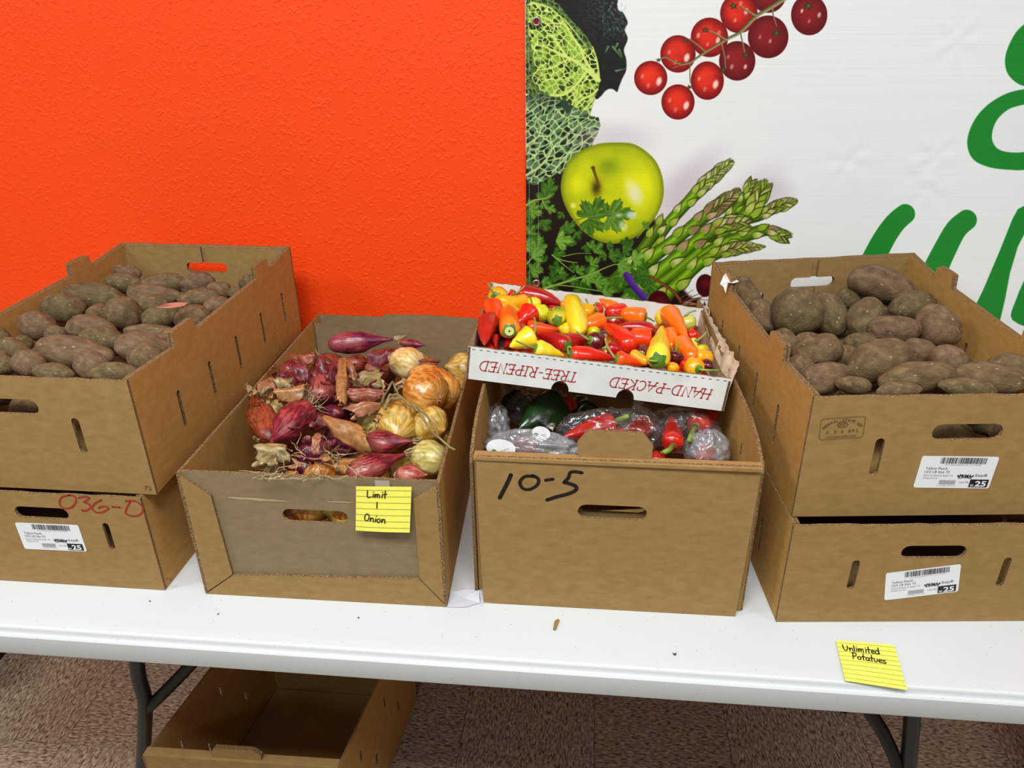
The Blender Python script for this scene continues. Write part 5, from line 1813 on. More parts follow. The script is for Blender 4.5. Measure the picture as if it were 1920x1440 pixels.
# ------------------------------------------------------------------ potatoes
def potato_meshes():
    mats = []
    for k, (lo, mi, hi) in enumerate((((78, 61, 40), (103, 83, 56), (130, 108, 76)), ((84, 64, 46), (108, 85, 62), (134, 108, 80)), ((76, 64, 40), (98, 82, 54), (124, 106, 72)))):
        m_, nt, b = new_mat('dusty russet skin')
        tc = N(nt, 'ShaderNodeTexCoord')
        no = N(nt, 'ShaderNodeTexNoise'); no.inputs['Scale'].default_value = 2.4; no.inputs['Detail'].default_value = 9; no.inputs['Roughness'].default_value = 0.6
        nt.links.new(tc.outputs['Object'], no.inputs['Vector'])
        r = ramp(nt, no.outputs['Fac'], [(0.3, lo), (0.5, mi), (0.72, hi)])
        # pale rubbed spots
        vo = N(nt, 'ShaderNodeTexVoronoi'); vo.inputs['Scale'].default_value = 2.6; vo.inputs['Randomness'].default_value = 1
        nt.links.new(tc.outputs['Object'], vo.inputs['Vector'])
        n3 = N(nt, 'ShaderNodeTexNoise'); n3.inputs['Scale'].default_value = 9; nt.links.new(tc.outputs['Object'], n3.inputs['Vector'])
        ad = N(nt, 'ShaderNodeMath', operation='MULTIPLY_ADD'); ad.inputs[1].default_value = 0.22
        nt.links.new(n3.outputs['Fac'], ad.inputs[0]); nt.links.new(vo.outputs['Distance'], ad.inputs[2])
        r2 = ramp(nt, ad.outputs[0], [(0.17, (220, 220, 220)), (0.26, (0, 0, 0))])
        mx = N(nt, 'ShaderNodeMixRGB'); mx.inputs[2].default_value = srgb((176, 152, 108))
        nt.links.new(r2.outputs[0], mx.inputs[0]); nt.links.new(r.outputs[0], mx.inputs[1])
        nt.links.new(mx.outputs[0], b.inputs['Base Color'])
        nb = N(nt, 'ShaderNodeTexNoise'); nb.inputs['Scale'].default_value = 16; nb.inputs['Detail'].default_value = 6; nt.links.new(tc.outputs['Object'], nb.inputs['Vector'])
        bp = N(nt, 'ShaderNodeBump'); bp.inputs['Strength'].default_value = 0.28; bp.inputs['Distance'].default_value = 0.05
        nt.links.new(nb.outputs['Fac'], bp.inputs['Height']); nt.links.new(bp.outputs[0], b.inputs['Normal'])
        b.inputs['Roughness'].default_value = 0.72
        b.inputs['Specular IOR Level'].default_value = 0.25
        mats.append(m_)
    out = []
    for k in range(9):
        V, Fc = [], []
        nu, nv = 28, 18
        r = random.Random(k * 7 + 3)
        off = Vector((k * 3.1, k * 1.7, 0))
        bend = r.uniform(-0.16, 0.16); egg = r.uniform(-0.16, 0.16); sq = r.uniform(0.84, 0.98)
        for j in range(nv + 1):
            th = math.pi * j / nv
            for i in range(nu):
                ph = 2 * math.pi * i / nu
                x = math.cos(th)
                rr = math.sin(th) ** 0.86 * (1 + egg * x)
                p = Vector((x, rr * math.cos(ph), rr * math.sin(ph) * sq))
                nz = mnoise.noise(p * 1.1 + off) * 0.13 + mnoise.noise(p * 2.6 + off) * 0.05
                # shallow eyes
                p = p * (1 + nz)
                p.y += bend * (x * x - 0.4)
                V.append(p)
        for e in range(5):
            c = Vector((r.uniform(-0.8, 0.8), r.uniform(-1, 1), r.uniform(-1, 1))).normalized() * 0.97
            for q, p in enumerate(V):
                d = (p - c).length
                if d < 0.2: V[q] = p * (1 - 0.035 * math.exp(-(d / 0.1) ** 2))
        for j in range(nv):
            for i in range(nu):
                a, b_ = j * nu + i, j * nu + (i + 1) % nu
                Fc.append((a, b_, b_ + nu, a + nu))
        me = mesh('potato', V, Fc, (mats[k % 3],), smooth=True)
        out.append(me)
    return out


POT = potato_meshes()


def potato_entries(lst, sc, ox, oy, zfun):
    E = []
    gdir = Vector((FW_.x, FW_.y, 0)).normalized()
    for e in lst:
        cx, cy, a, b, ang = e[:5]
        dz = e[5] if len(e) > 5 else 0.0
        u, v = cx / sc + ox, cy / sc + oy
        a, b = a / sc, b / sc
        if b > a: a, b, ang = b, a, ang + 90
        z = zfun(u, v) + dz
        P = onz(u, v, z)
        D = (P - EYE).dot(FW_)
        t = math.radians(ang)
        s = D / F
        ax = RT_ * math.cos(t) - (gdir * 0.8 + Vector((0, 0, 0.34))) * math.sin(t) / 0.72
        A = a * s * min(1.2, ax.length)
        B = b * s * 1.20
        E.append(dict(u=u, v=v, cap=Cap(P, ax, max(0, A - B), B), A=max(A, B), B=B, dz=dz))
    return E


ORD = ['first', 'second', 'third', 'fourth', 'fifth', 'sixth', 'seventh', 'eighth', 'ninth', 'tenth', 'eleventh', 'twelfth']


def place_potatoes(E, group, where, rowh, seed):
    rows = {}
    vis = [e for e in E if not e.get('fill')]
    for e in vis: rows.setdefault(int(e['v'] // rowh), []).append(e)
    names = {}
    for ri, k in enumerate(sorted(rows)):
        L = sorted(rows[k], key=lambda e: e['u'])
        for i, e in enumerate(L):
            rt = e['A'] / e['B']
            shp = 'long' if rt > 1.55 else ('oval' if rt > 1.18 else 'round')
            e['label'] = '%s dusty potato, %s from left in %s row from back, %s' % (shp, ORD[i], ORD[ri], where)
    r = random.Random(seed)
    for n, e in enumerate(E):
        o = bpy.data.objects.new('potato', POT[r.randrange(9)])
        COL.objects.link(o)
        o.location = e['cap'].c
        q = e['cap'].d.to_track_quat('X', 'Z')
        from mathutils import Quaternion
        o.rotation_mode = 'QUATERNION'
        o.rotation_quaternion = q @ Quaternion((1, 0, 0), r.uniform(0, 6.28))
        o.scale = (e['A'] * (1 if r.random() < 0.5 else -1), e['B'], e['B'])
        if o.scale.x < 0: o.scale = (e['A'], e['B'], e['B'])
        tag(o, e.get('label') or 'dusty potato in the gaps beneath the top layer of %s' % where, 'potato', group)


LTP = [(715, 215, 82, 40, 5), (700, 272, 112, 50, 8), (925, 275, 130, 50, -3), (1110, 275, 95, 60, -12), (1232, 315, 75, 50, 8), (1325, 328, 42, 30, 0), (1395, 272, 46, 42, 0),
       (515, 345, 185, 66, 8), (865, 340, 152, 52, 6), (690, 450, 98, 82, 8), (350, 412, 120, 72, 8), (548, 440, 62, 48, -20, -0.012), (835, 400, 110, 56, -6), (1120, 362, 118, 58, -8), (1255, 402, 82, 50, -12),
       (905, 468, 98, 60, -14), (1085, 475, 98, 72, 0), (215, 515, 108, 72, 15), (312, 555, 60, 38, 5), (515, 530, 148, 64, 6), (855, 552, 165, 44, 3), (985, 582, 92, 58, 0), (575, 592, 118, 66, 8),
       (800, 640, 150, 78, 4), (850, 690, 105, 72, 18), (430, 668, 228, 82, 9), (130, 615, 48, 40, 0, -0.01), (55, 655, 112, 64, 5), (160, 728, 100, 66, 14), (640, 780, 138, 56, -3), (300, 776, 118, 44, 4),
       (520, 745, 105, 68, 20), (10, 735, 80, 52, 5), (-70, 700, 110, 66, 0), (-60, 590, 110, 66, 10)]
RTPL = [(1075, 315, 182, 88, 24, 0.012), (560, 460, 120, 122, 0), (770, 466, 90, 138, -4), (962, 492, 128, 92, -52), (275, 375, 128, 86, 72), (395, 465, 95, 62, 80, -0.012), (1245, 415, 130, 78, -14, -0.006), (895, 362, 70, 55, 0, -0.012),
        (1160, 560, 155, 72, 3), (1405, 547, 116, 108, 70), (705, 690, 152, 90, -10), (1300, 690, 92, 68, 14, -0.008), (1072, 750, 202, 112, -13, 0.008), (510, 640, 82, 66, 70, -0.006), (600, 775, 80, 60, 25),
        (750, 845, 150, 82, -10), (1470, 745, 105, 84, 18), (910, 885, 105, 50, 8), (1290, 842, 232, 92, -9), (1720, 845, 205, 88, 10), (1580, 905, 165, 52, 5), (1185, 915, 135, 40, 0), (1900, 800, 150, 80, 8),
        (650, 640, 90, 56, 0, -0.022), (960, 640, 95, 56, 10, -0.022), (860, 720, 100, 56, 0, -0.02)]

zLT = lambda u, v: 1.052 + (v - 520) / 190 * 0.016
zRT = lambda u, v: 1.040 + (v - 540) / 170 * 0.020
for lst, sc, ox, oy, zf, fp, grp, where, rowh, seed in ((LTP, 3.0, 0, 440, zLT, 'LT', 'potatoes in the left stack top carton', 'left top carton', 34, 5), (RTPL, 3.1475, 1310, 440, zRT, 'RT', 'potatoes in the right stack top carton', 'right top carton', 40, 9)):
    E = potato_entries(lst, sc, ox, oy, zf)
    pl_ = fp_planes(FP[fp], ZM, 0.0112)
    settle([e['cap'] for e in E], pl_, 80, 0.84)
    # lower layer seen through the gaps and the hand holes
    r = random.Random(seed)
    fp_ = FP[fp]
    fills = []
    for iy in range(7):
        for ix in range(3):
            fx, fy = (ix + 0.5 + r.uniform(-0.12, 0.12)) / 3, (iy + 0.5 + r.uniform(-0.1, 0.1)) / 7
            a = Vector((fp_[0][0], fp_[0][1], 0)).lerp(Vector((fp_[1][0], fp_[1][1], 0)), fx)
            b = Vector((fp_[3][0], fp_[3][1], 0)).lerp(Vector((fp_[2][0], fp_[2][1], 0)), fx)
            P = a.lerp(b, fy)
            P.z = ZM + 0.088 + r.uniform(-0.006, 0.006)
            t = r.uniform(0, math.pi)
            A, B = r.uniform(0.046, 0.054), r.uniform(0.030, 0.034)
            fills.append(dict(cap=Cap(P, (math.cos(t), math.sin(t), 0), A - B, B, lat=1.0), A=A, B=B, fill=True))
    for e in E: e['cap'].fixed = True
    settle([e['cap'] for e in E + fills], pl_, 60, 0.92)
    place_potatoes(E + fills, grp, where, rowh, seed)
# pink label scrap on the left potatoes
c0 = onz(318, 571, 1.092)
o = sheet_patch('torn_tag', [onz(u, v, 1.094 + k * 0.0012) for k, (u, v) in enumerate(((292, 577), (318, 578), (346, 574), (352, 568), (330, 567), (306, 570)))], flat_mat('faded pink paper', (176, 112, 96), 0.7),
                'faded pink paper tag lying on the potatoes in the left top carton', 'tag')


# ------------------------------------------------------------------ lathe bodies on a bent spine
def prof_at(prof, t):
    for (a, b), (c, d) in zip(prof, prof[1:]):
        if t <= c:
            q = (t - a) / (c - a)
            q = q * q * (3 - 2 * q) if a > 0.05 else q ** 0.7
            return b + (d - b) * q
    return prof[-1][1]


PROF = {
    'long': [(0, .30), (.02, .7), (.09, 1), (.35, .97), (.62, .74), (.82, .46), (.94, .2), (1, .02)],
    'block': [(0, .3), (.04, .8), (.14, 1), (.5, .96), (.78, .88), (.92, .62), (1, .04)],
    'round': [(0, .25), (.06, .7), (.25, .98), (.5, 1), (.75, .84), (.92, .5), (1, .04)],
    'cone': [(0, .35), (.03, .8), (.12, 1), (.4, .82), (.7, .52), (.92, .24), (1, .03)],
    'torpedo': [(0, .10), (.02, .36), (.10, .76), (.28, 1), (.48, .95), (.66, .58), (.80, .28), (.9, .15), (1, .11)],
    'bulb': [(0, .12), (.03, .45), (.14, .84), (.38, 1), (.62, .90), (.80, .5), (.89, .22), (1, .12)],
    'flat': [(0, .10), (.03, .5), (.14, .86), (.38, 1), (.66, .9), (.84, .55), (.93, .2), (1, .10)],
}


def lathe(L, w, prof, nu=18, nv=16, lobes=0, lobe=0.0, bend=(0, 0), seed=0, wrinkle=0.0, ridge=0.0, squash=1.0):
    off = Vector((seed * 1.37, seed * 0.71, 0))
    V, Fc = [], []
    for j in range(nv + 1):
        t = j / nv
        t = 0.5 - 0.5 * math.cos(math.pi * t) if j not in (0, nv) else t
        r = w * prof_at(PROF[prof], t)
        bx, by = 4 * t * (1 - t) * bend[0], 4 * t * (1 - t) * bend[1]
        for i in range(nu):
            a = 2 * math.pi * i / nu
            k = 1 + lobe * math.cos(lobes * a + seed) * (1 - t * 0.5)
            k += wrinkle * mnoise.noise(Vector((math.cos(a) * 1.6, math.sin(a) * 1.6, t * 3)) + off)
            if ridge: k += ridge * math.sin(a * 11 + seed + 2 * mnoise.noise(Vector((t * 2, a, seed))))
            V.append((r * k * math.cos(a) + bx, r * k * math.sin(a) * squash + by, (t - 0.5) * L))
        if j:
            for i in range(nu):
                Fc.append(((j - 1) * nu + i, (j - 1) * nu + (i + 1) % nu, j * nu + (i + 1) % nu, j * nu + i))
    Fc.append(tuple(reversed(range(nu))))
    Fc.append(tuple(range(nv * nu, nv * nu + nu)))
    return V, Fc


def make_body(name, c, d, geo, mat, label, cat, group):
    me = mesh(name, geo[0], geo[1], (mat,), smooth=True)
    o = bpy.data.objects.new(name, me)
    COL.objects.link(o)
    o.location = c
    o.rotation_mode = 'QUATERNION'
    o.rotation_quaternion = basis_q(d)
    return tag(o, label, cat, group)


def child(name, parent, geo, mat, smooth=True, label=None):
    o = bpy.data.objects.new(name, mesh(name, geo[0], geo[1], (mat,), smooth=smooth))
    COL.objects.link(o)
    o.parent = parent
    return tag(o, label)


# ------------------------------------------------------------------ small mixed peppers in the tray
def pepper_mat(name, a, b_, spots=None):
    m_ = noise_mat(name, [(0.32, a), (0.68, b_)], scale=28, stretch=(1, 1, 0.45), rough=0.24, detail=2, bump=0.08, bump_scale=60, spec=0.55, coat=0.35, blotch=spots, bdist=0.001)
    m_.node_tree.nodes['Principled BSDF'].inputs['Subsurface Weight'].default_value = 0.0
    return m_


PM = {
    'red': pepper_mat('red pepper skin', (206, 22, 8), (226, 42, 14)), 'crimson': pepper_mat('crimson pepper skin', (150, 8, 14), (186, 18, 20)),
    'dull red': pepper_mat('dull red wrinkled skin', (150, 20, 14), (196, 44, 26)), 'orange red': pepper_mat('orange red pepper skin', (228, 48, 8), (244, 88, 14)),
    'orange': pepper_mat('orange pepper skin', (240, 96, 8), (250, 128, 18)), 'golden': pepper_mat('golden pepper skin', (244, 150, 8), (252, 180, 24)),
    'yellow': pepper_mat('yellow pepper skin', (238, 200, 24), (248, 218, 52), (26, 0.5, (206, 190, 30))), 'pale green': pepper_mat('pale green pepper skin', (188, 196, 72), (212, 206, 110)),
    'yellow green': pepper_mat('yellow green pepper skin', (196, 196, 20), (222, 212, 36)), 'green': pepper_mat('green and yellow pepper skin', (104, 150, 24), (214, 196, 40)),
    'dark purple': pepper_mat('dark purple pepper skin', (70, 8, 16), (104, 14, 22)),
}
M['stem'] = noise_mat('green pepper stalk', [(0.3, (98, 122, 40)), (0.7, (142, 160, 74))], scale=80, rough=0.5, bump=0.1)
M['calyx'] = noise_mat('green calyx', [(0.3, (58, 100, 28)), (0.7, (104, 140, 44))], scale=70, rough=0.5, bump=0.1)
M['stem_tan'] = noise_mat('dry tan stalk', [(0.3, (150, 130, 82)), (0.7, (186, 166, 116))], scale=80, rough=0.7, bump=0.1)
S6 = lambda x, y: (x / 7.2 + 870, y / 7.2 + 510)
S7 = lambda x, y: (x / 6.857 + 1110, y / 6.857 + 540)
# calyx point, tip point, half width in photo pixels, colour, shape, stalk end, lift of both ends (m), bend, description
PEP = [
    (S6(390, 330), S6(455, 320), 15, 'golden', 'round', S6(322, 150), (0.012, -0.004), 0, 'squat'),
    (S6(690, 310), S6(590, 372), 10, 'red', 'cone', S6(825, 182), (0.006, -0.006), 0, 'small'),
    (S6(600, 375), S6(660, 440), 8, 'red', 'cone', S6(583, 262), (0.002, -0.012), 0, 'tiny'),
    (S6(752, 305), S6(1340, 474), 15, 'crimson', 'long', None, (0.006, 0.0), 0.10, 'large glossy'),
    (S6(1080, 310), S6(1180, 350), 9, 'orange', 'round', None, (-0.006, -0.008), 0, 'small half hidden'),
    (S6(450, 440), S6(870, 400), 15, 'golden', 'block', None, (0.004, 0.002), -0.1, 'knobbly wrinkled'),
    (S6(470, 470), S6(745, 592), 13, 'golden', 'block', None, (0.0, -0.004), 0, 'lumpy lower'),
    (S6(436, 400), S6(440, 500), 11, 'yellow green', 'round', None, (0.0, -0.006), 0, 'small'),
    (S6(960, 450), S6(900, 400), 11, 'yellow', 'round', None, (0.006, 0.0), 0, 'small'),
    (S6(905, 520), S6(680, 735), 17, 'red', 'cone', S6(875, 305), (0.012, -0.004), 0, 'upright green capped'),
    (S6(1000, 500), S6(1110, 640), 13, 'yellow green', 'block', S6(1150, 530), (0.004, -0.006), 0, 'small'),
    (S6(1130, 500), S6(1330, 505), 8, 'crimson', 'long', None, (-0.006, -0.006), 0, 'thin half hidden'),
    (S6(345, 460), S6(400, 670), 16, 'orange red', 'cone', S6(390, 465), (0.004, -0.002), -0.05, 'blunt'),
    (S6(225, 540), S6(260, 700), 12, 'red', 'block', None, (-0.004, -0.006), 0, 'partly hidden'),
    (S6(545, 800), S6(535, 520), 16, 'orange', 'block', None, (0.014, 0.0), 0, 'carrot shaped end facing'),
    (S6(330, 640), S6(260, 985), 16, 'dull red', 'long', None, (0.006, -0.004), 0.1, 'wrinkled dull'),
    (S6(425, 870), S6(430, 1010), 6, 'dull red', 'cone', None, (-0.004, -0.006), 0, 'narrow'),
    (S6(790, 770), S6(560, 1010), 13, 'crimson', 'long', None, (-0.004, -0.006), 0, 'dark'),
    (S6(860, 745), S6(1285, 772), 12, 'orange red', 'cone', None, (0.0, 0.0), -0.04, 'slim pointed'),
    (S6(930, 860), S6(620, 1010), 18, 'yellow', 'cone', S6(945, 612), (0.014, 0.0), 0, 'pear shaped pale'),
    (S6(965, 1030), S6(1350, 1135), 14, 'yellow', 'cone', S6(700, 928), (0.008, -0.004), 0.03, 'smooth'),
    (S6(1400, 1000), S6(975, 860), 13, 'crimson', 'long', S6(1500, 1060), (0.008, -0.002), 0.10, 'slim dark'),
    (S6(1250, 930), S6(1640, 890), 14, 'crimson', 'block', None, (-0.004, -0.004), 0, 'shiny'),
    (S6(1700, 920), S6(1885, 950), 14, 'dark purple', 'round', S6(1522, 800), (0.008, 0.0), 0, 'small egg shaped'),
    (S6(1740, 790), S6(1750, 850), 11, 'yellow green', 'round', None, (-0.002, -0.008), 0, 'tiny'),
    (S6(1260, 650), S6(1260, 550), 15, 'green', 'round', None, (0.010, -0.006), 0, 'star ended'),
    (S6(1440, 430), S6(1560, 850), 18, 'yellow', 'block', None, (0.006, 0.006), 0.05, 'big lumpy spotted'),
    (S6(1430, 780), S6(1270, 770), 13, 'yellow', 'cone', None, (-0.002, -0.004), 0, 'pointed'),
    (S6(1680, 480), S6(1625, 610), 13, 'golden', 'round', S6(1640, 360), (0.006, -0.004), 0, 'crinkled'),
    (S7(140, 400), S7(-100, 500), 13, 'orange', 'block', S7(395, 385), (0.010, 0.002), 0, 'blocky'),
    (S7(40, 290), S7(90, 250), 10, 'red', 'round', S7(50, 180), (-0.002, -0.006), 0, 'tiny back'),
    (S7(300, 270), S7(95, 140), 10, 'orange', 'cone', None, (0.0, 0.010), 0, 'upturned pointed'),
    (S7(690, 375), S7(370, 330), 13, 'orange', 'block', S7(800, 432), (0.006, 0.002), 0, 'lobed'),
    (S7(420, 310), S7(190, 330), 14, 'red', 'block', None, (-0.002, -0.002), 0, 'scarlet'),
    (S7(300, 400), S7(250, 470), 13, 'dull red', 'round', None, (-0.006, -0.008), 0, 'half buried'),
    (S7(790, 560), S7(250, 535), 12, 'crimson', 'long', S7(775, 665), (0.004, 0.0), 0.14, 'curved'),
    (S7(510, 760), S7(125, 480), 15, 'red', 'long', None, (0.006, 0.004), 0.10, 'long bright bent'),
    (S7(745, 660), S7(470, 640), 17, 'orange red', 'block', None, (0.0, 0.0), 0, 'fat two tone'),
    (S7(630, 860), S7(690, 800), 12, 'dark purple', 'round', S7(760, 940), (0.002, -0.006), 0, 'half hidden'),
    (S7(205, 770), S7(440, 830), 10, 'crimson', 'long', S7(130, 775), (0.0, -0.004), 0.05, 'narrow'),
    (S6(1440, 1120), S7(280, 920), 13, 'red', 'long', S6(1410, 1000), (0.008, 0.0), 0.08, 'long front'),
    (S6(1640, 1150), S6(1700, 1190), 9, 'orange', 'round', None, (-0.004, -0.004), 0, 'tiny front'),
    (S7(320, 905), S7(650, 985), 13, 'orange red', 'cone', S7(170, 640), (0.006, -0.004), 0.04, 'front'),
    (S7(510, 840), S7(715, 975), 8, 'golden', 'block', None, (0.006, 0.002), 0, 'slim'),
    (S7(850, 930), S7(905, 500), 18, 'yellow', 'cone', S7(715, 925), (0.014, 0.010), 0, 'big upright'),
    (S7(1070, 840), S7(1040, 960), 14, 'dark purple', 'round', S7(1110, 690), (0.008, -0.006), 0, 'round'),
    (S7(1000, 580), S7(1060, 780), 15, 'orange', 'block', None, (0.0, -0.004), 0, 'broad'),
    (S7(1130, 690), S7(1290, 900), 15, 'orange', 'block', None, (0.0, 0.0), -0.04, 'smooth sloping'),
    (S7(960, 320), S7(1200, 655), 16, 'orange', 'cone', None, (0.008, 0.004), 0.03, 'carrot shaped back'),
    (S7(865, 420), S7(1110, 275), 9, 'yellow', 'long', None, (0.002, 0.012), 0.28, 'arched'),
    (S7(1205, 395), S7(1255, 520), 14, 'pale green', 'round', S7(1340, 292), (0.010, -0.004), 0, 'stub ended'),
    (S7(1310, 600), S7(1230, 640), 10, 'red', 'block', None, (0.0, -0.004), 0, 'little'),
    (S7(1330, 690), S7(1260, 700), 7, 'pale green', 'round', S7(1475, 560), (0.0, -0.006), 0, 'small hooked'),
    (S7(1280, 730), S7(1310, 850), 9, 'yellow', 'block', None, (0.0, -0.004), 0, 'ribbed'),
    (S7(1370, 810), S7(1470, 770), 8, 'yellow green', 'round', S7(1545, 815), (0.004, 0.0), 0, 'small'),
    (S7(1320, 880), S7(1540, 900), 13, 'golden', 'block', None, (0.0, -0.002), 0, 'squarish'),
    (S7(1370, 1045), S7(1230, 985), 15, 'golden', 'round', S7(1650, 1058), (0.006, 0.0), 0, 'rounded front'),
    (S7(1430, 960), S7(1540, 1030), 9, 'dark purple', 'round', None, (-0.004, -0.004), 0, 'small corner'),
    (S7(960, 1020), S7(1120, 1035), 9, 'golden', 'round', None, (0.0, 0.0), 0, 'small front'),
    (S7(1180, 940), S7(1200, 1020), 11, 'red', 'round', None, (-0.006, -0.006), 0, 'deep lying'),
]
CZ = 0.046
caps = []
for A, B, w, colr, shp, st, lift, bend, desc in PEP:
    Pa = on_tray(A[0], A[1], CZ + lift[0]); Pb = on_tray(B[0], B[1], CZ + lift[1])
    D = ((Pa + Pb) / 2 - EYE).dot(FW_)
    r_ = w * D / F * 1.24
    L = (Pb - Pa).length * 1.05
    cap = Cap((Pa + Pb) / 2, Pb - Pa, max(0.0, L / 2 - r_ * 0.9), r_ * 0.80, lat=0.12)
    cap.L, cap.R = max(L, r_ * 1.6), r_
    caps.append(cap)
hw_, hd_ = TRW / 2, TRD / 2
tpl = [(TR(-hw_ + 0.005, 0, 0), tX), (TR(hw_ - 0.004, 0, 0), -tX), (TR(0, -hd_ + 0.005, 0), tY), (TR(0, hd_ - 0.005, 0), -tY)]
settle(caps, tpl, 60, 0.80)
cnt = {}
order = sorted(range(len(PEP)), key=lambda i: (PEP[i][0][0] + PEP[i][1][0]))
rank = {}
tot = {}
for i in order:
    c_ = PEP[i][3]
    rank[i] = tot.get(c_, 0); tot[c_] = rank[i] + 1
COLN = {'red': 'bright red', 'crimson': 'deep crimson', 'dull red': 'dull red', 'orange red': 'orange-red', 'yellow green': 'yellow-green', 'pale green': 'pale green', 'dark purple': 'dark purple', 'green': 'green and yellow'}


def calyx_geo(L, w, seed):
    """little cap with five points hugging the shoulder, at the z = -L/2 end"""
    V, Fc = [], []
    n = 20
    for j, (rr, zz) in enumerate(((0.12, -0.10), (0.34, -0.055), (0.62, 0.0), (0.86, 0.075))):
        for i in range(n):
            a = 2 * math.pi * i / n
            k = 1.0
            z = zz * w
            if j == 3:
                k = 0.86 + 0.16 * math.cos(5 * a + seed); z = (zz + 0.10 * math.cos(5 * a + seed)) * w
            R_ = w * rr * k * 1.02
            V.append((R_ * math.cos(a), R_ * math.sin(a), -L / 2 + z + 0.0002))
        if j:
            for i in range(n): Fc.append(((j - 1) * n + i, (j - 1) * n + (i + 1) % n, j * n + (i + 1) % n, j * n + i))
    Fc.append(tuple(reversed(range(n))))
    return V, Fc


# lower layer of the tray
r = random.Random(21)
pf = []
for ix in range(9):
    for iy in range(6):
        P = TR(-hw_ + 0.026 + ix * 0.0415 + r.uniform(-0.006, 0.006), -hd_ + 0.019 + iy * 0.052 + r.uniform(-0.006, 0.006), 0.0175 + r.uniform(-0.001, 0.003))
        t = r.uniform(0, 3.14)
        c_ = Cap(P, tX * math.cos(t) + tY * math.sin(t), 0.010, 0.0115, lat=1.0)
        c_.L, c_.R = r.uniform(0.044, 0.056), 0.0135
        pf.append(c_)
for c_ in caps: c_.fixed = True
settle(caps + pf, tpl + [(TR(0, 0, 0.0038), tZ)], 40, 0.85)
for k, c_ in enumerate(pf):
    geo = lathe(c_.L, c_.R, ('cone', 'block', 'long')[k % 3], 14, 12, 3, 0.05, (0, 0), k + 1, 0.1)
    make_body('pepper', c_.c, c_.d, geo, PM[('crimson', 'red', 'dark purple', 'orange red', 'crimson', 'golden', 'red')[k % 7]], 'pepper lying beneath the top layer in the white tray', 'pepper', 'peppers beneath the top layer of the tray')
for i, ((A, B, w, colr, shp, st, lift, bend, desc), cap) in enumerate(zip(PEP, caps)):
    lab = '%s %s pepper in tray, %s %s one from the left' % (desc, COLN.get(colr, colr), ORD[rank[i]] if rank[i] < 12 else 'last', COLN.get(colr, colr))
    d = cap.d
    q = basis_q(d)
    side = q.inverted() @ (UP_ * 1.0)
    bv = (side.x, side.y)
    bl = math.hypot(*bv) + 1e-6
    bx, by = bv[0] / bl * bend * cap.L * 0.5, bv[1] / bl * bend * cap.L * 0.5
    wr = 0.22 if 'wrinkled' in desc or 'lumpy' in desc or 'crinkled' in desc else 0.08
    geo = lathe(cap.L, cap.R, shp, 20, 18, 3 if shp != 'round' else 4, 0.05 if shp in ('block', 'round') else 0.025, (bx, by), i + 1, wr, 0.05 if 'dull' in desc else 0)
    o = make_body('pepper', cap.c, d, geo, PM[colr], lab, 'pepper', 'small mixed peppers in the white tray')
    has = st is not None or i in (14, 25)
    if has:
        child('calyx', o, calyx_geo(cap.L, cap.R * prof_at(PROF[shp], 0.1) * 0.9, i), M['calyx'])
    if st is not None:
        s0 = Vector((0, 0, -cap.L / 2 - 0.0005))
        Pe = on_tray(st[0], st[1], CZ + lift[0] + 0.006)
        W0 = q @ s0 + cap.c
        # keep the stalk at about the depth of its calyx
        Pe = on_plane(st[0], st[1], W0 + Vector((0, 0, 0.004)), FW_ + Vector((0, 0, 0.2)))
        s1 = q.inverted() @ (Pe - cap.c)
        mid = (s0 + s1) / 2 + Vector((0, 0, -(s1 - s0).length * 0.22))
        P = smooth_line3([s0 - Vector((0, 0, -0.001)), mid, s1], 6) if False else None
        pts = []
        for k in range(9):
            t = k / 8
            pts.append(s0 * (1 - t) ** 2 + mid * 2 * t * (1 - t) + s1 * t * t)
        tan = colr in ('orange red',) and desc == 'front'
        child('stalk', o, tube(pts, 0.0021, 8, 0.0013), M['stem_tan'] if tan else M['stem'])
    if i == 14:
        V = [(cap.R * 0.42 * math.cos(a * math.pi / 8), cap.R * 0.42 * math.sin(a * math.pi / 8), -cap.L / 2 - 0.0012) for a in range(16)]
        child('pale_core', o, (V, [tuple(reversed(range(16)))]), flat_mat('pale green core', (206, 210, 140), 0.5), False)

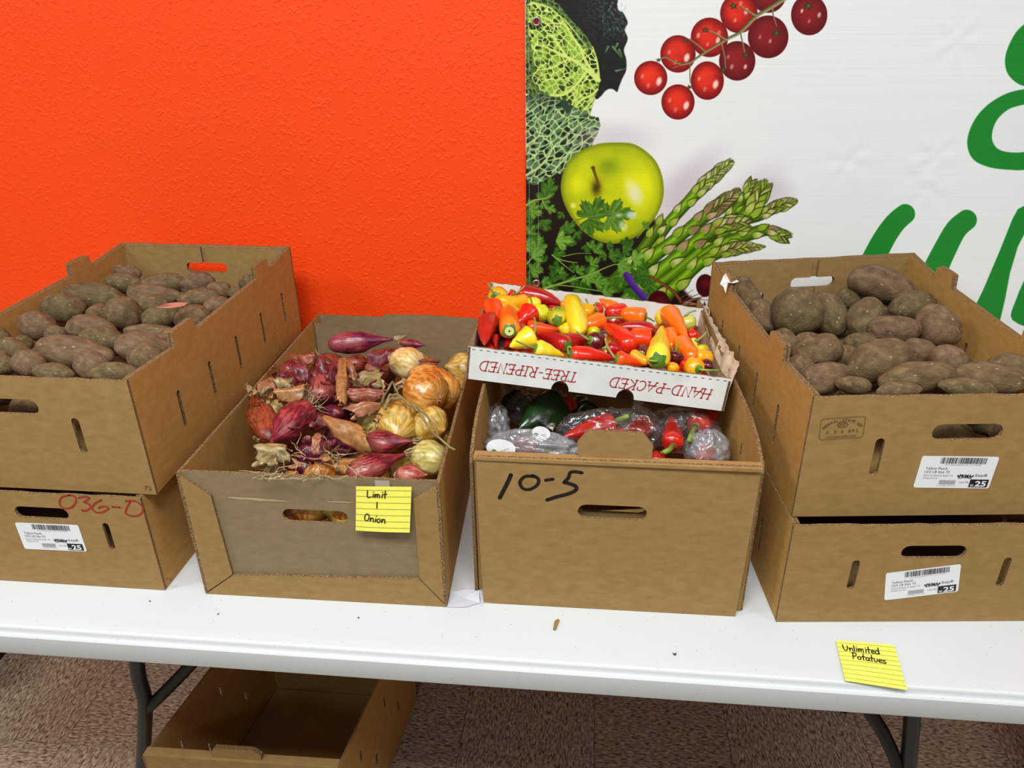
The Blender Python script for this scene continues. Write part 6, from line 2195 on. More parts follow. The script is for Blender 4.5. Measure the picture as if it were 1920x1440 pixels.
# ------------------------------------------------------------------ onions
def onion_mat(name, lo, mi, hi, rough=0.28, patch=0.6, patch_col=(150, 92, 62)):
    m_, nt, b = new_mat(name)
    tc = N(nt, 'ShaderNodeTexCoord')
    sp = N(nt, 'ShaderNodeSeparateXYZ'); nt.links.new(tc.outputs['Object'], sp.inputs[0])
    at = N(nt, 'ShaderNodeMath', operation='ARCTAN2'); nt.links.new(sp.outputs[1], at.inputs[0]); nt.links.new(sp.outputs[0], at.inputs[1])
    sn = N(nt, 'ShaderNodeMath', operation='SINE'); cs = N(nt, 'ShaderNodeMath', operation='COSINE')
    nt.links.new(at.outputs[0], sn.inputs[0]); nt.links.new(at.outputs[0], cs.inputs[0])
    zz = N(nt, 'ShaderNodeMath', operation='MULTIPLY'); zz.inputs[1].default_value = 12; nt.links.new(sp.outputs[2], zz.inputs[0])
    cb = N(nt, 'ShaderNodeCombineXYZ'); nt.links.new(cs.outputs[0], cb.inputs[0]); nt.links.new(sn.outputs[0], cb.inputs[1]); nt.links.new(zz.outputs[0], cb.inputs[2])
    no = N(nt, 'ShaderNodeTexNoise'); no.inputs['Scale'].default_value = 6.5; no.inputs['Detail'].default_value = 5; nt.links.new(cb.outputs[0], no.inputs['Vector'])
    n2 = N(nt, 'ShaderNodeTexNoise'); n2.inputs['Scale'].default_value = 28; n2.inputs['Detail'].default_value = 4; nt.links.new(tc.outputs['Object'], n2.inputs['Vector'])
    mx = N(nt, 'ShaderNodeMath', operation='MULTIPLY_ADD'); mx.inputs[1].default_value = 0.55
    m3 = N(nt, 'ShaderNodeMath', operation='MULTIPLY'); m3.inputs[1].default_value = 0.45
    nt.links.new(n2.outputs['Fac'], m3.inputs[0]); nt.links.new(no.outputs['Fac'], mx.inputs[0]); nt.links.new(m3.outputs[0], mx.inputs[2])
    r = ramp(nt, mx.outputs[0], [(0.40, lo), (0.5, mi), (0.60, hi)])
    # dry papery patches of outer skin, dark soil smudges
    n3 = N(nt, 'ShaderNodeTexNoise'); n3.inputs['Scale'].default_value = 24; n3.inputs['Detail'].default_value = 5; n3.inputs['Roughness'].default_value = 0.62; nt.links.new(tc.outputs['Object'], n3.inputs['Vector'])
    r3 = ramp(nt, n3.outputs['Fac'], [(0.54, (0, 0, 0)), (0.60, (int(255 * patch),) * 3)])
    p1 = N(nt, 'ShaderNodeMixRGB'); p1.inputs[2].default_value = srgb(patch_col)
    nt.links.new(r3.outputs[0], p1.inputs[0]); nt.links.new(r.outputs[0], p1.inputs[1])
    n4 = N(nt, 'ShaderNodeTexNoise'); n4.inputs['Scale'].default_value = 60; n4.inputs['Detail'].default_value = 4; nt.links.new(tc.outputs['Object'], n4.inputs['Vector'])
    r4 = ramp(nt, n4.outputs['Fac'], [(0.58, (0, 0, 0)), (0.68, (150, 150, 150))])
    p2 = N(nt, 'ShaderNodeMixRGB'); p2.inputs[2].default_value = srgb((58, 34, 26))
    nt.links.new(r4.outputs[0], p2.inputs[0]); nt.links.new(p1.outputs[0], p2.inputs[1])
    nt.links.new(p2.outputs[0], b.inputs['Base Color'])
    bp = N(nt, 'ShaderNodeBump'); bp.inputs['Strength'].default_value = 0.5; bp.inputs['Distance'].default_value = 0.0012
    nt.links.new(no.outputs['Fac'], bp.inputs['Height']); nt.links.new(bp.outputs[0], b.inputs['Normal'])
    b.inputs['Roughness'].default_value = rough
    b.inputs['Specular IOR Level'].default_value = 0.5
    return m_


OM = {
    'red': onion_mat('red onion skin', (74, 12, 24), (122, 28, 42), (168, 70, 76)), 'purple': onion_mat('purple onion skin', (66, 12, 36), (104, 22, 52), (146, 50, 84)),
    'brownred': onion_mat('dry brown red onion skin', (70, 20, 8), (122, 44, 20), (156, 76, 44), 0.35, 0.6, (110, 60, 44)), 'rose': onion_mat('rosy onion skin', (130, 50, 48), (170, 84, 74), (196, 120, 104)),
    'copper': onion_mat('copper onion skin', (150, 84, 26), (190, 120, 48), (216, 160, 84), 0.25, 0.5, (206, 166, 96)), 'gold': onion_mat('golden onion skin', (156, 112, 36), (190, 150, 66), (216, 188, 112), 0.22, 0.5, (196, 160, 90)),
    'pale': onion_mat('pale yellow onion skin', (150, 136, 66), (184, 168, 96), (210, 198, 140), 0.25, 0.4, (200, 176, 110)), 'cream': onion_mat('cream onion skin', (188, 150, 80), (212, 184, 122), (226, 208, 160), 0.25, 0.4, (196, 150, 96)),
}


def skin_mat(name, lo, hi):
    m_, nt, b = new_mat(name)
    tc = N(nt, 'ShaderNodeTexCoord')
    mp = N(nt, 'ShaderNodeMapping'); mp.inputs['Scale'].default_value = (7, 1, 1)
    nt.links.new(tc.outputs['Object'], mp.inputs[0])
    no = N(nt, 'ShaderNodeTexNoise'); no.inputs['Scale'].default_value = 60; no.inputs['Detail'].default_value = 5; nt.links.new(mp.outputs[0], no.inputs['Vector'])
    r = ramp(nt, no.outputs['Fac'], [(0.34, lo), (0.66, hi)])
    nt.links.new(r.outputs[0], b.inputs['Base Color'])
    bp = N(nt, 'ShaderNodeBump'); bp.inputs['Strength'].default_value = 0.4; bp.inputs['Distance'].default_value = 0.001
    nt.links.new(no.outputs['Fac'], bp.inputs['Height']); nt.links.new(bp.outputs[0], b.inputs['Normal'])
    b.inputs['Roughness'].default_value = 0.38
    return m_


SM = {'tan': skin_mat('papery tan onion skin', (130, 86, 46), (172, 122, 74)), 'rust': skin_mat('papery rust onion skin', (104, 44, 26), (150, 80, 52)), 'plum': skin_mat('papery plum onion skin', (70, 18, 26), (140, 62, 66)),
      'straw': skin_mat('papery straw onion skin', (104, 84, 48), (176, 154, 106)), 'pink': skin_mat('papery pink onion skin', (128, 72, 52), (170, 116, 84))}
M['root'] = flat_mat('pale onion roots', (190, 168, 128), 0.8)
M['neck'] = noise_mat('dried onion neck', [(0.3, (112, 88, 58)), (0.7, (188, 164, 122))], scale=70, rough=0.8, bump=0.3)
C4 = lambda x, y: (x / 3.84 + 400, y / 3.84 + 600)
zO = lambda u, v: 0.922 + max(0.0, min(1.0, (860 - v) / 200)) * 0.030
# root end, neck end, half width px, skin, profile, neck?, roots, lift, label
ONI = [
    (C4(830, 215), C4(1400, 165), 23, 'purple', 'torpedo', True, 0, 0.014, 'large red torpedo onion across the back of the onion carton'),
    (C4(1100, 250), C4(1500, 215), 20, 'brownred', 'bulb', False, 0, 0.004, 'rust red onion behind the cream onion at the back'),
    (C4(1340, 160), C4(1530, 185), 9, 'red', 'bulb', False, 0, 0.004, 'dark red onion tip at the far right end of the torpedo onion'),
    (C4(290, 870), C4(125, 455), 27, 'brownred', 'torpedo', True, 0, 0.026, 'dry brown-red onion with a long neck leaning on the left wall'),
    (C4(660, 640), C4(400, 900), 34, 'red', 'bulb', False, 44, 0.016, 'big red onion with a tuft of curly roots, left of centre'),
    (C4(770, 580), C4(770, 260), 27, 'red', 'bulb', True, 0, 0.008, 'glossy red onion with upright neck behind the rooted one'),
    (C4(480, 410), C4(640, 330), 20, 'red', 'bulb', False, 0, 0.004, 'bright magenta red onion at the back left'),
    (C4(940, 680), C4(750, 620), 14, 'purple', 'bulb', True, 0, 0.006, 'small dark purple onion in the middle of the carton'),
    (C4(1080, 905), C4(1530, 880), 25, 'red', 'torpedo', True, 0, 0.020, 'shiny red shallot lying on the right with its neck to the right'),
    (C4(970, 1130), C4(1460, 935), 27, 'red', 'torpedo', True, 0, 0.016, 'red shallot at the front rim pointing up right'),
    (C4(1310, 1110), C4(1540, 1110), 21, 'rose', 'bulb', False, 0, 0.0, 'rosy pink onion low at the front right rim'),
    (C4(840, 960), C4(600, 930), 26, 'purple', 'bulb', False, 24, 0.004, 'purple onion with pale roots behind the front rim'),
    (C4(1150, 400), C4(1250, 280), 24, 'plum', 'bulb', False, 0, 0.0, 'wrinkled plum red onion left of the cream onion'),
    (C4(960, 330), C4(1130, 290), 18, 'brownred', 'bulb', False, 0, -0.004, 'half buried rust red onion under the torpedo onion'),
    (C4(420, 470), C4(330, 400), 18, 'rose', 'bulb', False, 0, 0.0, 'rosy onion under the torn skins at the left back'),
    (C4(1500, 350), C4(1270, 290), 33, 'cream', 'flat', False, 14, 0.014, 'cream onion with a dark root plate at the back right'),
    (C4(1840, 560), C4(1540, 360), 40, 'copper', 'flat', False, 0, 0.010, 'copper onion nearest the back right corner'),
    (C4(1640, 620), C4(1370, 480), 46, 'copper', 'flat', True, 0, 0.026, 'large copper onion resting on the others at the right'),
    (C4(1400, 650), C4(1400, 850), 42, 'gold', 'flat', False, 0, 0.012, 'flattened golden onion right of centre'),
    (C4(1660, 700), C4(1840, 760), 39, 'gold', 'flat', False, 0, 0.008, 'golden onion against the right wall'),
    (C4(1700, 1000), C4(1440, 950), 34, 'pale', 'flat', False, 0, 0.010, 'pale greenish yellow onion at the front right'),
    (C4(1240, 790), C4(1080, 740), 24, 'pale', 'flat', False, 0, -0.002, 'pale onion half hidden by the tan skin'),
    (C4(770, 1100), C4(770, 1180), 32, 'copper', 'flat', False, 0, -0.002, 'orange brown onion just above the front rim'),
    (C4(900, 1070), C4(1030, 1050), 19, 'copper', 'flat', False, 0, 0.0, 'orange onion left of the front shallot'),
    (C4(510, 1150), C4(640, 1150), 20, 'copper', 'flat', False, 0, -0.006, 'brown onion low at the front left rim'),
    (C4(430, 640), C4(500, 640), 20, 'cream', 'bulb', False, 0, 0.0, 'whitish onion showing between the two red ones at the left'),
    (C4(440, 1020), C4(470, 900), 26, 'straw', 'bulb', True, 30, 0.002, 'straw coloured onion with long pale roots at the front left'),
    (C4(1800, 1010), C4(1760, 1100), 14, 'copper', 'bulb', False, 0, -0.014, 'small onion in the front right corner'),
    (C4(480, 520), C4(600, 400), 22, 'purple', 'bulb', False, 0, 0.0, 'dark purple onion among the skins at the left'),
    (C4(940, 520), C4(900, 400), 24, 'red', 'bulb', False, 0, 0.002, 'red onion behind the upright tan strip'),
    (C4(620, 520), C4(700, 430), 20, 'plum', 'bulb', False, 0, 0.002, 'plum brown onion beside the upright necked one'),
    (C4(1180, 560), C4(1020, 560), 24, 'brownred', 'bulb', False, 0, 0.0, 'brown red onion left of the large copper onion'),
    (C4(700, 720), C4(820, 760), 20, 'plum', 'bulb', False, 10, 0.0, 'plum onion right below the root tuft'),
    (C4(1640, 780), C4(1560, 800), 20, 'gold', 'bulb', False, 0, -0.018, 'yellow onion deep between the golden ones'),
]
OM['plum'] = onion_mat('plum onion skin', (88, 26, 30), (130, 52, 44), (170, 96, 78), 0.4)
OM['straw'] = onion_mat('straw onion skin', (116, 92, 52), (160, 134, 84), (196, 172, 120), 0.5)
caps = []
for A, B, w, mt, pr, nk, rt, lift, lab in ONI:
    u, v = (A[0] + B[0]) / 2, (A[1] + B[1]) / 2
    z = zO(u, v) + lift
    Pa, Pb = onz(A[0], A[1], z - (0.004 if nk else 0)), onz(B[0], B[1], z + (0.006 if nk else 0))
    D = ((Pa + Pb) / 2 - EYE).dot(FW_)
    r_ = w * D / F
    L = max((Pb - Pa).length, r_ * (1.0 if pr == 'flat' else 1.3))
    # in the shallow view a length across the line of sight is seen foreshortened
    cap = Cap((Pa + Pb) / 2, Pb - Pa, max(0.0, (L / 2 - r_) if not nk else L * 0.22), r_ * 0.93, lat=0.15)
    cap.L, cap.R = L, r_
    caps.append(cap)
op = fp_planes(OFP, OZ0, 0.0066)
settle(caps, op, 70, 0.86)
oc = len(caps)
r = random.Random(3)
fills = []
for iy in range(6):
    for ix in range(4):
        if ix == 0 and iy < 2: continue
        P = Vector((OFP[0][0] + 0.045 + ix * 0.088 + r.uniform(-0.01, 0.01), OFP[0][1] + 0.05 + iy * 0.094 + r.uniform(-0.01, 0.01), 0.868 + r.uniform(-0.005, 0.005)))
        c_ = Cap(P, (r.uniform(-1, 1), r.uniform(-1, 1), 0.3), 0.003, 0.033, lat=1.0)
        c_.L, c_.R = 0.066, 0.035
        fills.append(c_)
for c_ in caps: c_.fixed = True
settle(caps + fills, op, 50, 0.9)


def roots_geo(n, R, z0, L, seed):
    rr = random.Random(seed)
    parts = []
    for k in range(n):
        a = rr.uniform(0, 2 * math.pi); s_ = rr.uniform(0.05, 0.3) * R
        p = Vector((s_ * math.cos(a), s_ * math.sin(a), z0))
        d = Vector((math.cos(a) * 0.8, math.sin(a) * 0.8, -1.2)).normalized()
        P = [p.copy()]
        for i in range(7):
            d = (d + Vector((rr.uniform(-1, 1), rr.uniform(-1, 1), rr.uniform(-0.7, 0.9))) * 0.55).normalized()
            p = p + d * L / 7 * rr.uniform(0.7, 1.3)
            P.append(p.copy())
        parts.append(tube(P, 0.00075, 4, 0.0003, cap=False))
    return join(parts)


def onion(i, cap, mt, pr, nk, rt, lab, grp):
    geo = lathe(cap.L * (0.86 if nk else 1), cap.R, pr, 26, 20, 3, 0.015, (0, 0), i + 1, 0.11, 0.004, 0.94)
    if nk: geo = ([(x, y, z - cap.L * 0.07) for x, y, z in geo[0]], geo[1])
    o = make_body('onion', cap.c, cap.d, geo, OM[mt], lab, 'onion', grp)
    if nk:
        rr = random.Random(i)
        parts = []
        for k in range(5):
            a = k * 1.26
            p0 = Vector((0.12 * cap.R * math.cos(a), 0.12 * cap.R * math.sin(a), cap.L * 0.335))
            p1 = p0 + Vector((rr.uniform(-0.12, 0.12) * cap.R, rr.uniform(-0.12, 0.12) * cap.R, cap.L * 0.09))
            p2 = p1 + Vector((rr.uniform(-0.35, 0.35) * cap.R, rr.uniform(-0.35, 0.35) * cap.R, cap.L * rr.uniform(0.05, 0.1)))
            parts.append(tube([p0, p1, p2], cap.R * 0.10, 6, cap.R * 0.04))
        child('neck', o, join(parts), M['neck'])
    if rt:
        child('roots', o, roots_geo(rt, cap.R, -cap.L / 2 + 0.002, 0.036 if rt > 20 else 0.012, i), M['root'], label='tuft of curly pale roots')
    elif not nk or pr in ('flat',):
        child('root_plate', o, roots_geo(14, cap.R * 0.5, -cap.L / 2 + 0.001, 0.005, i), M['root'])
    return o


for i, (e, cap) in enumerate(zip(ONI, caps)):
    onion(i, cap, e[3], e[4], e[5], e[6], e[8], 'onions in the open carton')
for k, c_ in enumerate(fills):
    geo = lathe(c_.L, c_.R, 'bulb', 18, 12, 3, 0.015, (0, 0), k + 1, 0.05, 0, 1)
    make_body('onion', c_.c, c_.d, geo, OM[('copper', 'gold')[k % 2] if c_.c.x > -0.37 else ('brownred', 'purple')[k % 2]], 'onion lying in the shade beneath the top layer of the onion carton', 'onion', 'onions below the top layer')


def skin(i, P4, mat, cup, lab, ragged_=0.12, lift=0.0, z=None):
    """papery loose skin: a cupped ragged sheet between four photo points laid at pile height"""
    rr = random.Random(i * 5 + 1)
    zc = z if z is not None else zO(P4[0][0], P4[0][1])
    Q = [onz(p[0], p[1], zc + lift + (p[2] if len(p) > 2 else 0)) for p in P4]
    c = sum(Q, Vector()) / 4
    Q = [c + (q_ - c) * 1.1 for q_ in Q]
    n = 12
    X = (Q[1] - Q[0] + Q[2] - Q[3]) / 2; Y = (Q[0] - Q[3] + Q[1] - Q[2]) / 2
    nn = X.cross(Y).normalized()
    if nn.z < 0: nn = -nn
    V, Fc = [], []
    for j in range(n + 1):
        for k in range(n + 1):
            a, b = k / n, j / n
            a_, b_ = a, b
            ex = 1 - ragged_ * rr.random() * (1 if k in (0, n) or j in (0, n) else 0)
            a_, b_ = 0.5 + (a - 0.5) * ex, 0.5 + (b - 0.5) * ex
            # pointed ends along X
            b_ = 0.5 + (b_ - 0.5) * (0.72 + 0.28 * math.sin(math.pi * a) ** 0.6) * (1 + 0.22 * mnoise.noise(Vector((a * 3.3, i * 1.7, b * 0.7))))
            a_ = 0.5 + (a_ - 0.5) * (1 + 0.22 * mnoise.noise(Vector((b * 3.9, i * 2.1, 4 + a))))
            p = (Q[3] * (1 - a_) + Q[2] * a_) * (1 - b_) + (Q[0] * (1 - a_) + Q[1] * a_) * b_
            p = p + nn * (cup * 1.5 * (1 - (2 * b - 1) ** 2) + 0.006 * (2 * a - 1) ** 2 * math.sin(i * 2.1) + 0.007 * mnoise.noise(Vector((a * 2.6, b * 3.4, i))) + 0.003 * mnoise.noise(Vector((a * 8, b * 9, i + 7))))
            V.append(p - c)
    for j in range(n):
        for k in range(n):
            a = j * (n + 1) + k
            Fc.append((a, a + 1, a + n + 2, a + n + 1))
    q = X.to_track_quat('Y', 'Z')
    V = [q.inverted() @ v_ for v_ in V]
    me = mesh('onion_skin', V, Fc, (SM[mat],), smooth=True)
    o = bpy.data.objects.new('onion_skin', me)
    COL.objects.link(o)
    o.location = c
    o.rotation_mode = 'QUATERNION'; o.rotation_quaternion = q
    so = o.modifiers.new('skin thickness', 'SOLIDIFY'); so.thickness = 0.0006
    tag(o, lab, 'onion skin', 'loose onion skins')


SK = [
    ([(*C4(790, 690), 0.01), (*C4(1100, 770), 0.014), (*C4(1150, 990), 0.0), (*C4(880, 870), 0.0)], 'tan', 0.014, 'largest tan papery skin in the middle of the onions', 0.030),
    ([(*C4(420, 520), 0.01), (*C4(700, 470), 0.01), (*C4(640, 600), 0), (*C4(470, 590), 0)], 'tan', 0.008, 'pinkish tan curled skin above the rooted red onion', 0.036),
    ([(*C4(430, 430), 0.008), (*C4(550, 430), 0.008), (*C4(570, 510), 0), (*C4(460, 500), 0)], 'straw', 0.008, 'straw yellow skin flap at the back left', 0.026),
    ([(*C4(310, 480), 0.008), (*C4(440, 450), 0.008), (*C4(460, 540), 0), (*C4(330, 570), 0)], 'pink', 0.010, 'crumpled pink brown skin near the left wall', 0.020),
    ([(*C4(530, 262), 0.01), (*C4(720, 250), 0.01), (*C4(740, 330), 0), (*C4(620, 350), 0)], 'rust', 0.008, 'rust red skin flake nearest the printed words', 0.034),
    ([(*C4(905, 270), 0.02), (*C4(960, 260), 0.02), (*C4(975, 590), 0), (*C4(880, 600), 0)], 'tan', 0.008, 'tall tan skin strip standing upright in the middle', 0.030),
    ([(*C4(960, 280), 0.014), (*C4(1000, 300), 0.012), (*C4(1050, 440), 0), (*C4(980, 420), 0)], 'pink', 0.006, 'pink curled skin right of the upright strip', 0.030),
    ([(*C4(980, 500), 0.01), (*C4(1250, 520), 0.01), (*C4(1230, 600), 0), (*C4(980, 600), 0)], 'rust', 0.008, 'rust brown skin in the centre behind the tan sheet', 0.028),
    ([(*C4(920, 620), 0.01), (*C4(1200, 585), 0.01), (*C4(1220, 640), 0), (*C4(1050, 700), 0)], 'pink', 0.006, 'pale reddish skin lying just behind the largest tan skin', 0.030),
    ([(*C4(1060, 390), 0.01), (*C4(1230, 350), 0.01), (*C4(1220, 500), 0), (*C4(1000, 470), 0)], 'straw', 0.006, 'olive straw skins beside the copper onion', 0.016),
    ([(*C4(1100, 250), 0.01), (*C4(1260, 240), 0.01), (*C4(1270, 330), 0), (*C4(1120, 340), 0)], 'plum', 0.010, 'plum purple skin curling left of the cream onion', 0.030),
    ([(*C4(1480, 275), 0.01), (*C4(1640, 285), 0.01), (*C4(1600, 330), 0), (*C4(1500, 330), 0)], 'rust', 0.004, 'small orange skin behind the copper onions', 0.02),
    ([(*C4(740, 810), 0.012), (*C4(800, 830), 0.012), (*C4(760, 960), 0), (*C4(700, 970), 0)], 'pink', 0.005, 'narrow brown skin on the purple onion', 0.030),
    ([(*C4(820, 330), 0.012), (*C4(890, 260), 0.014), (*C4(900, 440), 0), (*C4(840, 470), 0)], 'plum', 0.008, 'dark plum skin left of the upright strip', 0.024),
    ([(*C4(730, 280), 0.012), (*C4(800, 230), 0.02), (*C4(830, 400), 0), (*C4(770, 400), 0)], 'plum', 0.008, 'red plum skin wrapped near the upright neck', 0.030),
    ([(*C4(320, 900), 0.01), (*C4(520, 900), 0.01), (*C4(560, 1040), 0), (*C4(330, 1030), 0)], 'straw', 0.010, 'olive straw skin over the front left onion', 0.022),
    ([(*C4(960, 1000), 0.01), (*C4(1100, 980), 0.01), (*C4(1060, 1050), 0), (*C4(980, 1060), 0)], 'tan', 0.006, 'brown skin flap left above the front shallot', 0.018),
    ([(*C4(300, 560), 0.01), (*C4(400, 600), 0.01), (*C4(420, 700), 0), (*C4(330, 720), 0)], 'rust', 0.006, 'brown torn skin behind the dry necked onion', 0.016),
    ([(*C4(560, 340), 0.012), (*C4(660, 300), 0.012), (*C4(700, 460), 0), (*C4(600, 440), 0)], 'plum', 0.010, 'magenta skin over the back left onions', 0.030),
]
for i, (P4, mt, cup, lab, lift) in enumerate(SK): skin(i, P4, mt, cup, lab, 0.16, lift)

# countless tiny skin shreds lying over and between the onions
rr = random.Random(77)
for mt_, n_, regs in (('tan', 34, ((300, 420, 700, 640), (860, 560, 1200, 900), (560, 940, 1000, 1080))), ('plum', 40, ((420, 380, 900, 560), (560, 560, 900, 900), (900, 260, 1250, 500))), ('straw', 26, ((260, 480, 460, 640), (300, 860, 640, 1060), (980, 420, 1300, 700)))):
    parts = []
    cc = onz(620, 780, 0.96)
    for k in range(n_):
        x0_, y0_, x1_, y1_ = regs[k % 3]
        u, v = C4(rr.uniform(x0_, x1_), rr.uniform(y0_, y1_))
        P = onz(u, v, zO(u, v) + rr.uniform(0.022, 0.040)) - cc
        a = Vector((rr.uniform(-1, 1), rr.uniform(-1, 1), rr.uniform(-0.5, 0.9))).normalized()
        b = a.cross(Vector((rr.uniform(-1, 1), rr.uniform(-1, 1), rr.uniform(-1, 1)))).normalized()
        n3_ = a.cross(b)
        L_, W_ = rr.uniform(0.008, 0.020), rr.uniform(0.004, 0.009)
        V, Fc = [], []
        for j in range(5):
            for i in range(4):
                t, w_1 = j / 4, i / 3 - 0.5
                wd = W_ * (0.35 + math.sin(math.pi * (0.1 + 0.8 * t))) * rr.uniform(0.8, 1.15)
                V.append(P + a * (t - 0.5) * L_ * (1 + 0.2 * rr.uniform(-1, 1)) + b * w_1 * wd + n3_ * (W_ * (0.5 - 2 * w_1 * w_1) + 0.002 * math.sin(t * 5 + k)))
        for j in range(4):
            for i in range(3): Fc.append((j * 4 + i, j * 4 + i + 1, j * 4 + i + 5, j * 4 + i + 4))
        parts.append((V, Fc))
    g = join(parts)
    o = bpy.data.objects.new('skin_shreds', mesh('skin_shreds', g[0], g[1], (SM[mt_],), smooth=True))
    COL.objects.link(o); o.location = cc
    tag(o, {'tan': 'tiny tan', 'plum': 'tiny plum red', 'straw': 'tiny straw coloured'}[mt_] + ' onion skin shreds scattered over the onions', 'onion skin', None, 'stuff')

# dried onion tops trailing over the right side
for k, (pts, lab, zl) in enumerate((([C4(1250, 600), C4(1290, 560), C4(1360, 570), C4(1440, 620), C4(1520, 720), C4(1590, 830), C4(1740, 935)], 'long dried onion stem trailing over the golden onions', 0.052),
                                    ([C4(1240, 640), C4(1270, 530), C4(1330, 545), C4(1420, 600), C4(1540, 690), C4(1600, 780), C4(1620, 850)], 'second dried onion stem beside the long one', 0.050),
                                    ([C4(1215, 600), C4(1240, 520), C4(1290, 450), C4(1330, 520), C4(1270, 600)], 'looped dried onion stem left of the copper onion', 0.046))):
    P = [onz(p[0], p[1], zO(*p) + zl) for p in pts]
    P3 = []
    for a in range(len(P) - 1):
        for t in range(4):
            P3.append(P[a].lerp(P[a + 1], t / 4) + Vector((0, 0, 0.002 * math.sin(a * 4 + t))))
    P3.append(P[-1])
    c = sum(P3, Vector()) / len(P3)
    geo = tube([p - c for p in P3], 0.0022, 7, 0.0014)
    o = bpy.data.objects.new('dried_stem', mesh('dried_stem', geo[0], geo[1], (noise_mat('dried olive stem', [(0.3, (92, 80, 48)), (0.7, (146, 130, 86))], scale=90, rough=0.8, bump=0.3),), smooth=True))
    COL.objects.link(o); o.location = c
    tag(o, lab, 'onion stem')

# long loose root threads at the front left
for k, (pts, lab) in enumerate((([(400, 862), (404, 878)],  ''),)):
    pass
rr = random.Random(12)
for k, (u0, v0, u1, v1, nr, lab) in enumerate(((470, 880, 600, 905, 16, 'tangle of pale root threads along the front rim'), (520, 835, 640, 880, 12, 'pale root threads below the rooted red onion'), (640, 850, 700, 905, 7, 'thin root threads at the front centre'))):
    parts = []
    cc = onz((u0 + u1) / 2, (v0 + v1) / 2, 0.965)
    for j in range(nr):
        u, v = rr.uniform(u0, u1), rr.uniform(v0, v1)
        a = rr.uniform(0, 6.28)
        P = []
        for t in range(8):
            P.append(onz(u, v, 0.957 + 0.006 * math.sin(t + j)) - cc)
            a += rr.uniform(-0.7, 0.7)
            u += 8 * math.cos(a); v = min(898, v + 4.5 * math.sin(a))
        parts.append(tube(P, 0.0007, 4, 0.0003, cap=False))
    g = join(parts)
    o = bpy.data.objects.new('onion_roots', mesh('onion_roots', g[0], g[1], (M['root'],)))
    COL.objects.link(o); o.location = cc
    tag(o, lab, 'onion roots', None, 'stuff')

# ------------------------------------------------------------------ bagged peppers in the tall carton
def plastic(name, milk):
    m_, nt, b = new_mat(name)
    out = nt.nodes['Material Output']
    tc = N(nt, 'ShaderNodeTexCoord')
    mp = N(nt, 'ShaderNodeMapping'); mp.inputs['Scale'].default_value = (1, 2.2, 1); mp.inputs['Rotation'].default_value = (0.4, 0.3, 0.9)
    nt.links.new(tc.outputs['Object'], mp.inputs[0])
    no = N(nt, 'ShaderNodeTexNoise'); no.inputs['Scale'].default_value = 26; no.inputs['Detail'].default_value = 3; no.inputs['Distortion'].default_value = 1.6
    nt.links.new(mp.outputs[0], no.inputs['Vector'])
    bp = N(nt, 'ShaderNodeBump'); bp.inputs['Strength'].default_value = 0.8; bp.inputs['Distance'].default_value = 0.006
    nt.links.new(no.outputs['Fac'], bp.inputs['Height'])
    gl = N(nt, 'ShaderNodeBsdfGlossy'); gl.inputs['Roughness'].default_value = 0.13; gl.inputs['Color'].default_value = (0.95, 0.95, 0.97, 1)
    nt.links.new(bp.outputs[0], gl.inputs['Normal'])
    b.inputs['Base Color'].default_value = (0.48, 0.48, 0.51, 1)
    b.inputs['Roughness'].default_value = 0.35
    nt.links.new(bp.outputs[0], b.inputs['Normal'])
    tr = N(nt, 'ShaderNodeBsdfTransparent')
    lw = N(nt, 'ShaderNodeLayerWeight'); lw.inputs[0].default_value = 0.5
    nt.links.new(bp.outputs[0], lw.inputs['Normal'])
    pw = N(nt, 'ShaderNodeMath', operation='POWER'); pw.inputs[1].default_value = 2.2; nt.links.new(lw.outputs['Facing'], pw.inputs[0])
    m1 = N(nt, 'ShaderNodeMath', operation='MULTIPLY_ADD'); m1.inputs[1].default_value = 0.5; m1.inputs[2].default_value = 0.06; nt.links.new(pw.outputs[0], m1.inputs[0])
    m2 = N(nt, 'ShaderNodeMath', operation='MULTIPLY_ADD'); m2.inputs[1].default_value = 0.5 * milk; m2.inputs[2].default_value = 0.5 * milk * milk + 0.02; nt.links.new(no.outputs['Fac'], m2.inputs[0])
    x1 = N(nt, 'ShaderNodeMixShader'); x2 = N(nt, 'ShaderNodeMixShader')
    nt.links.new(m2.outputs[0], x1.inputs[0]); nt.links.new(tr.outputs[0], x1.inputs[1]); nt.links.new(b.outputs[0], x1.inputs[2])
    nt.links.new(m1.outputs[0], x2.inputs[0]); nt.links.new(x1.outputs[0], x2.inputs[1]); nt.links.new(gl.outputs[0], x2.inputs[2])
    nt.links.new(x2.outputs[0], out.inputs[0])
    return m_


M['bag'] = plastic('clear crinkled produce bag', 0.08)
M['bag_milky'] = plastic('milky crinkled produce bag', 0.62)


def big_pepper(A, B, w, z, mat, lab, stalk=None, shp='block', bend=0, z2=None):
    Pa = onz(A[0], A[1], z); Pb = onz(B[0], B[1], z if z2 is None else z2)
    D = ((Pa + Pb) / 2 - EYE).dot(FW_)
    R_ = w * D / F
    L = max((Pb - Pa).length, 1.5 * R_)
    geo = lathe(L, R_, shp, 24, 20, 3, 0.06, (0, bend * L), int(A[0]), 0.10)
    o = make_body('bagged_pepper', (Pa + Pb) / 2, Pb - Pa, geo, mat, lab, 'pepper', 'bagged peppers in the 10-5 carton')
    child('calyx', o, calyx_geo(L, R_ * 0.6, 1), M['calyx'])
    q = basis_q(Pb - Pa)
    s0 = Vector((0, 0, -L / 2))
    if stalk:
        s1 = q.inverted() @ (onz(stalk[0], stalk[1], z + 0.012) - (Pa + Pb) / 2)
    else:
        s1 = s0 + Vector((0.004, 0, -0.018))
    mid = (s0 + s1) / 2 + Vector((0, 0, -0.004))
    child('stalk', o, tube([s0, mid, s1], 0.0042, 10, 0.0034), M['stem'])
    return o


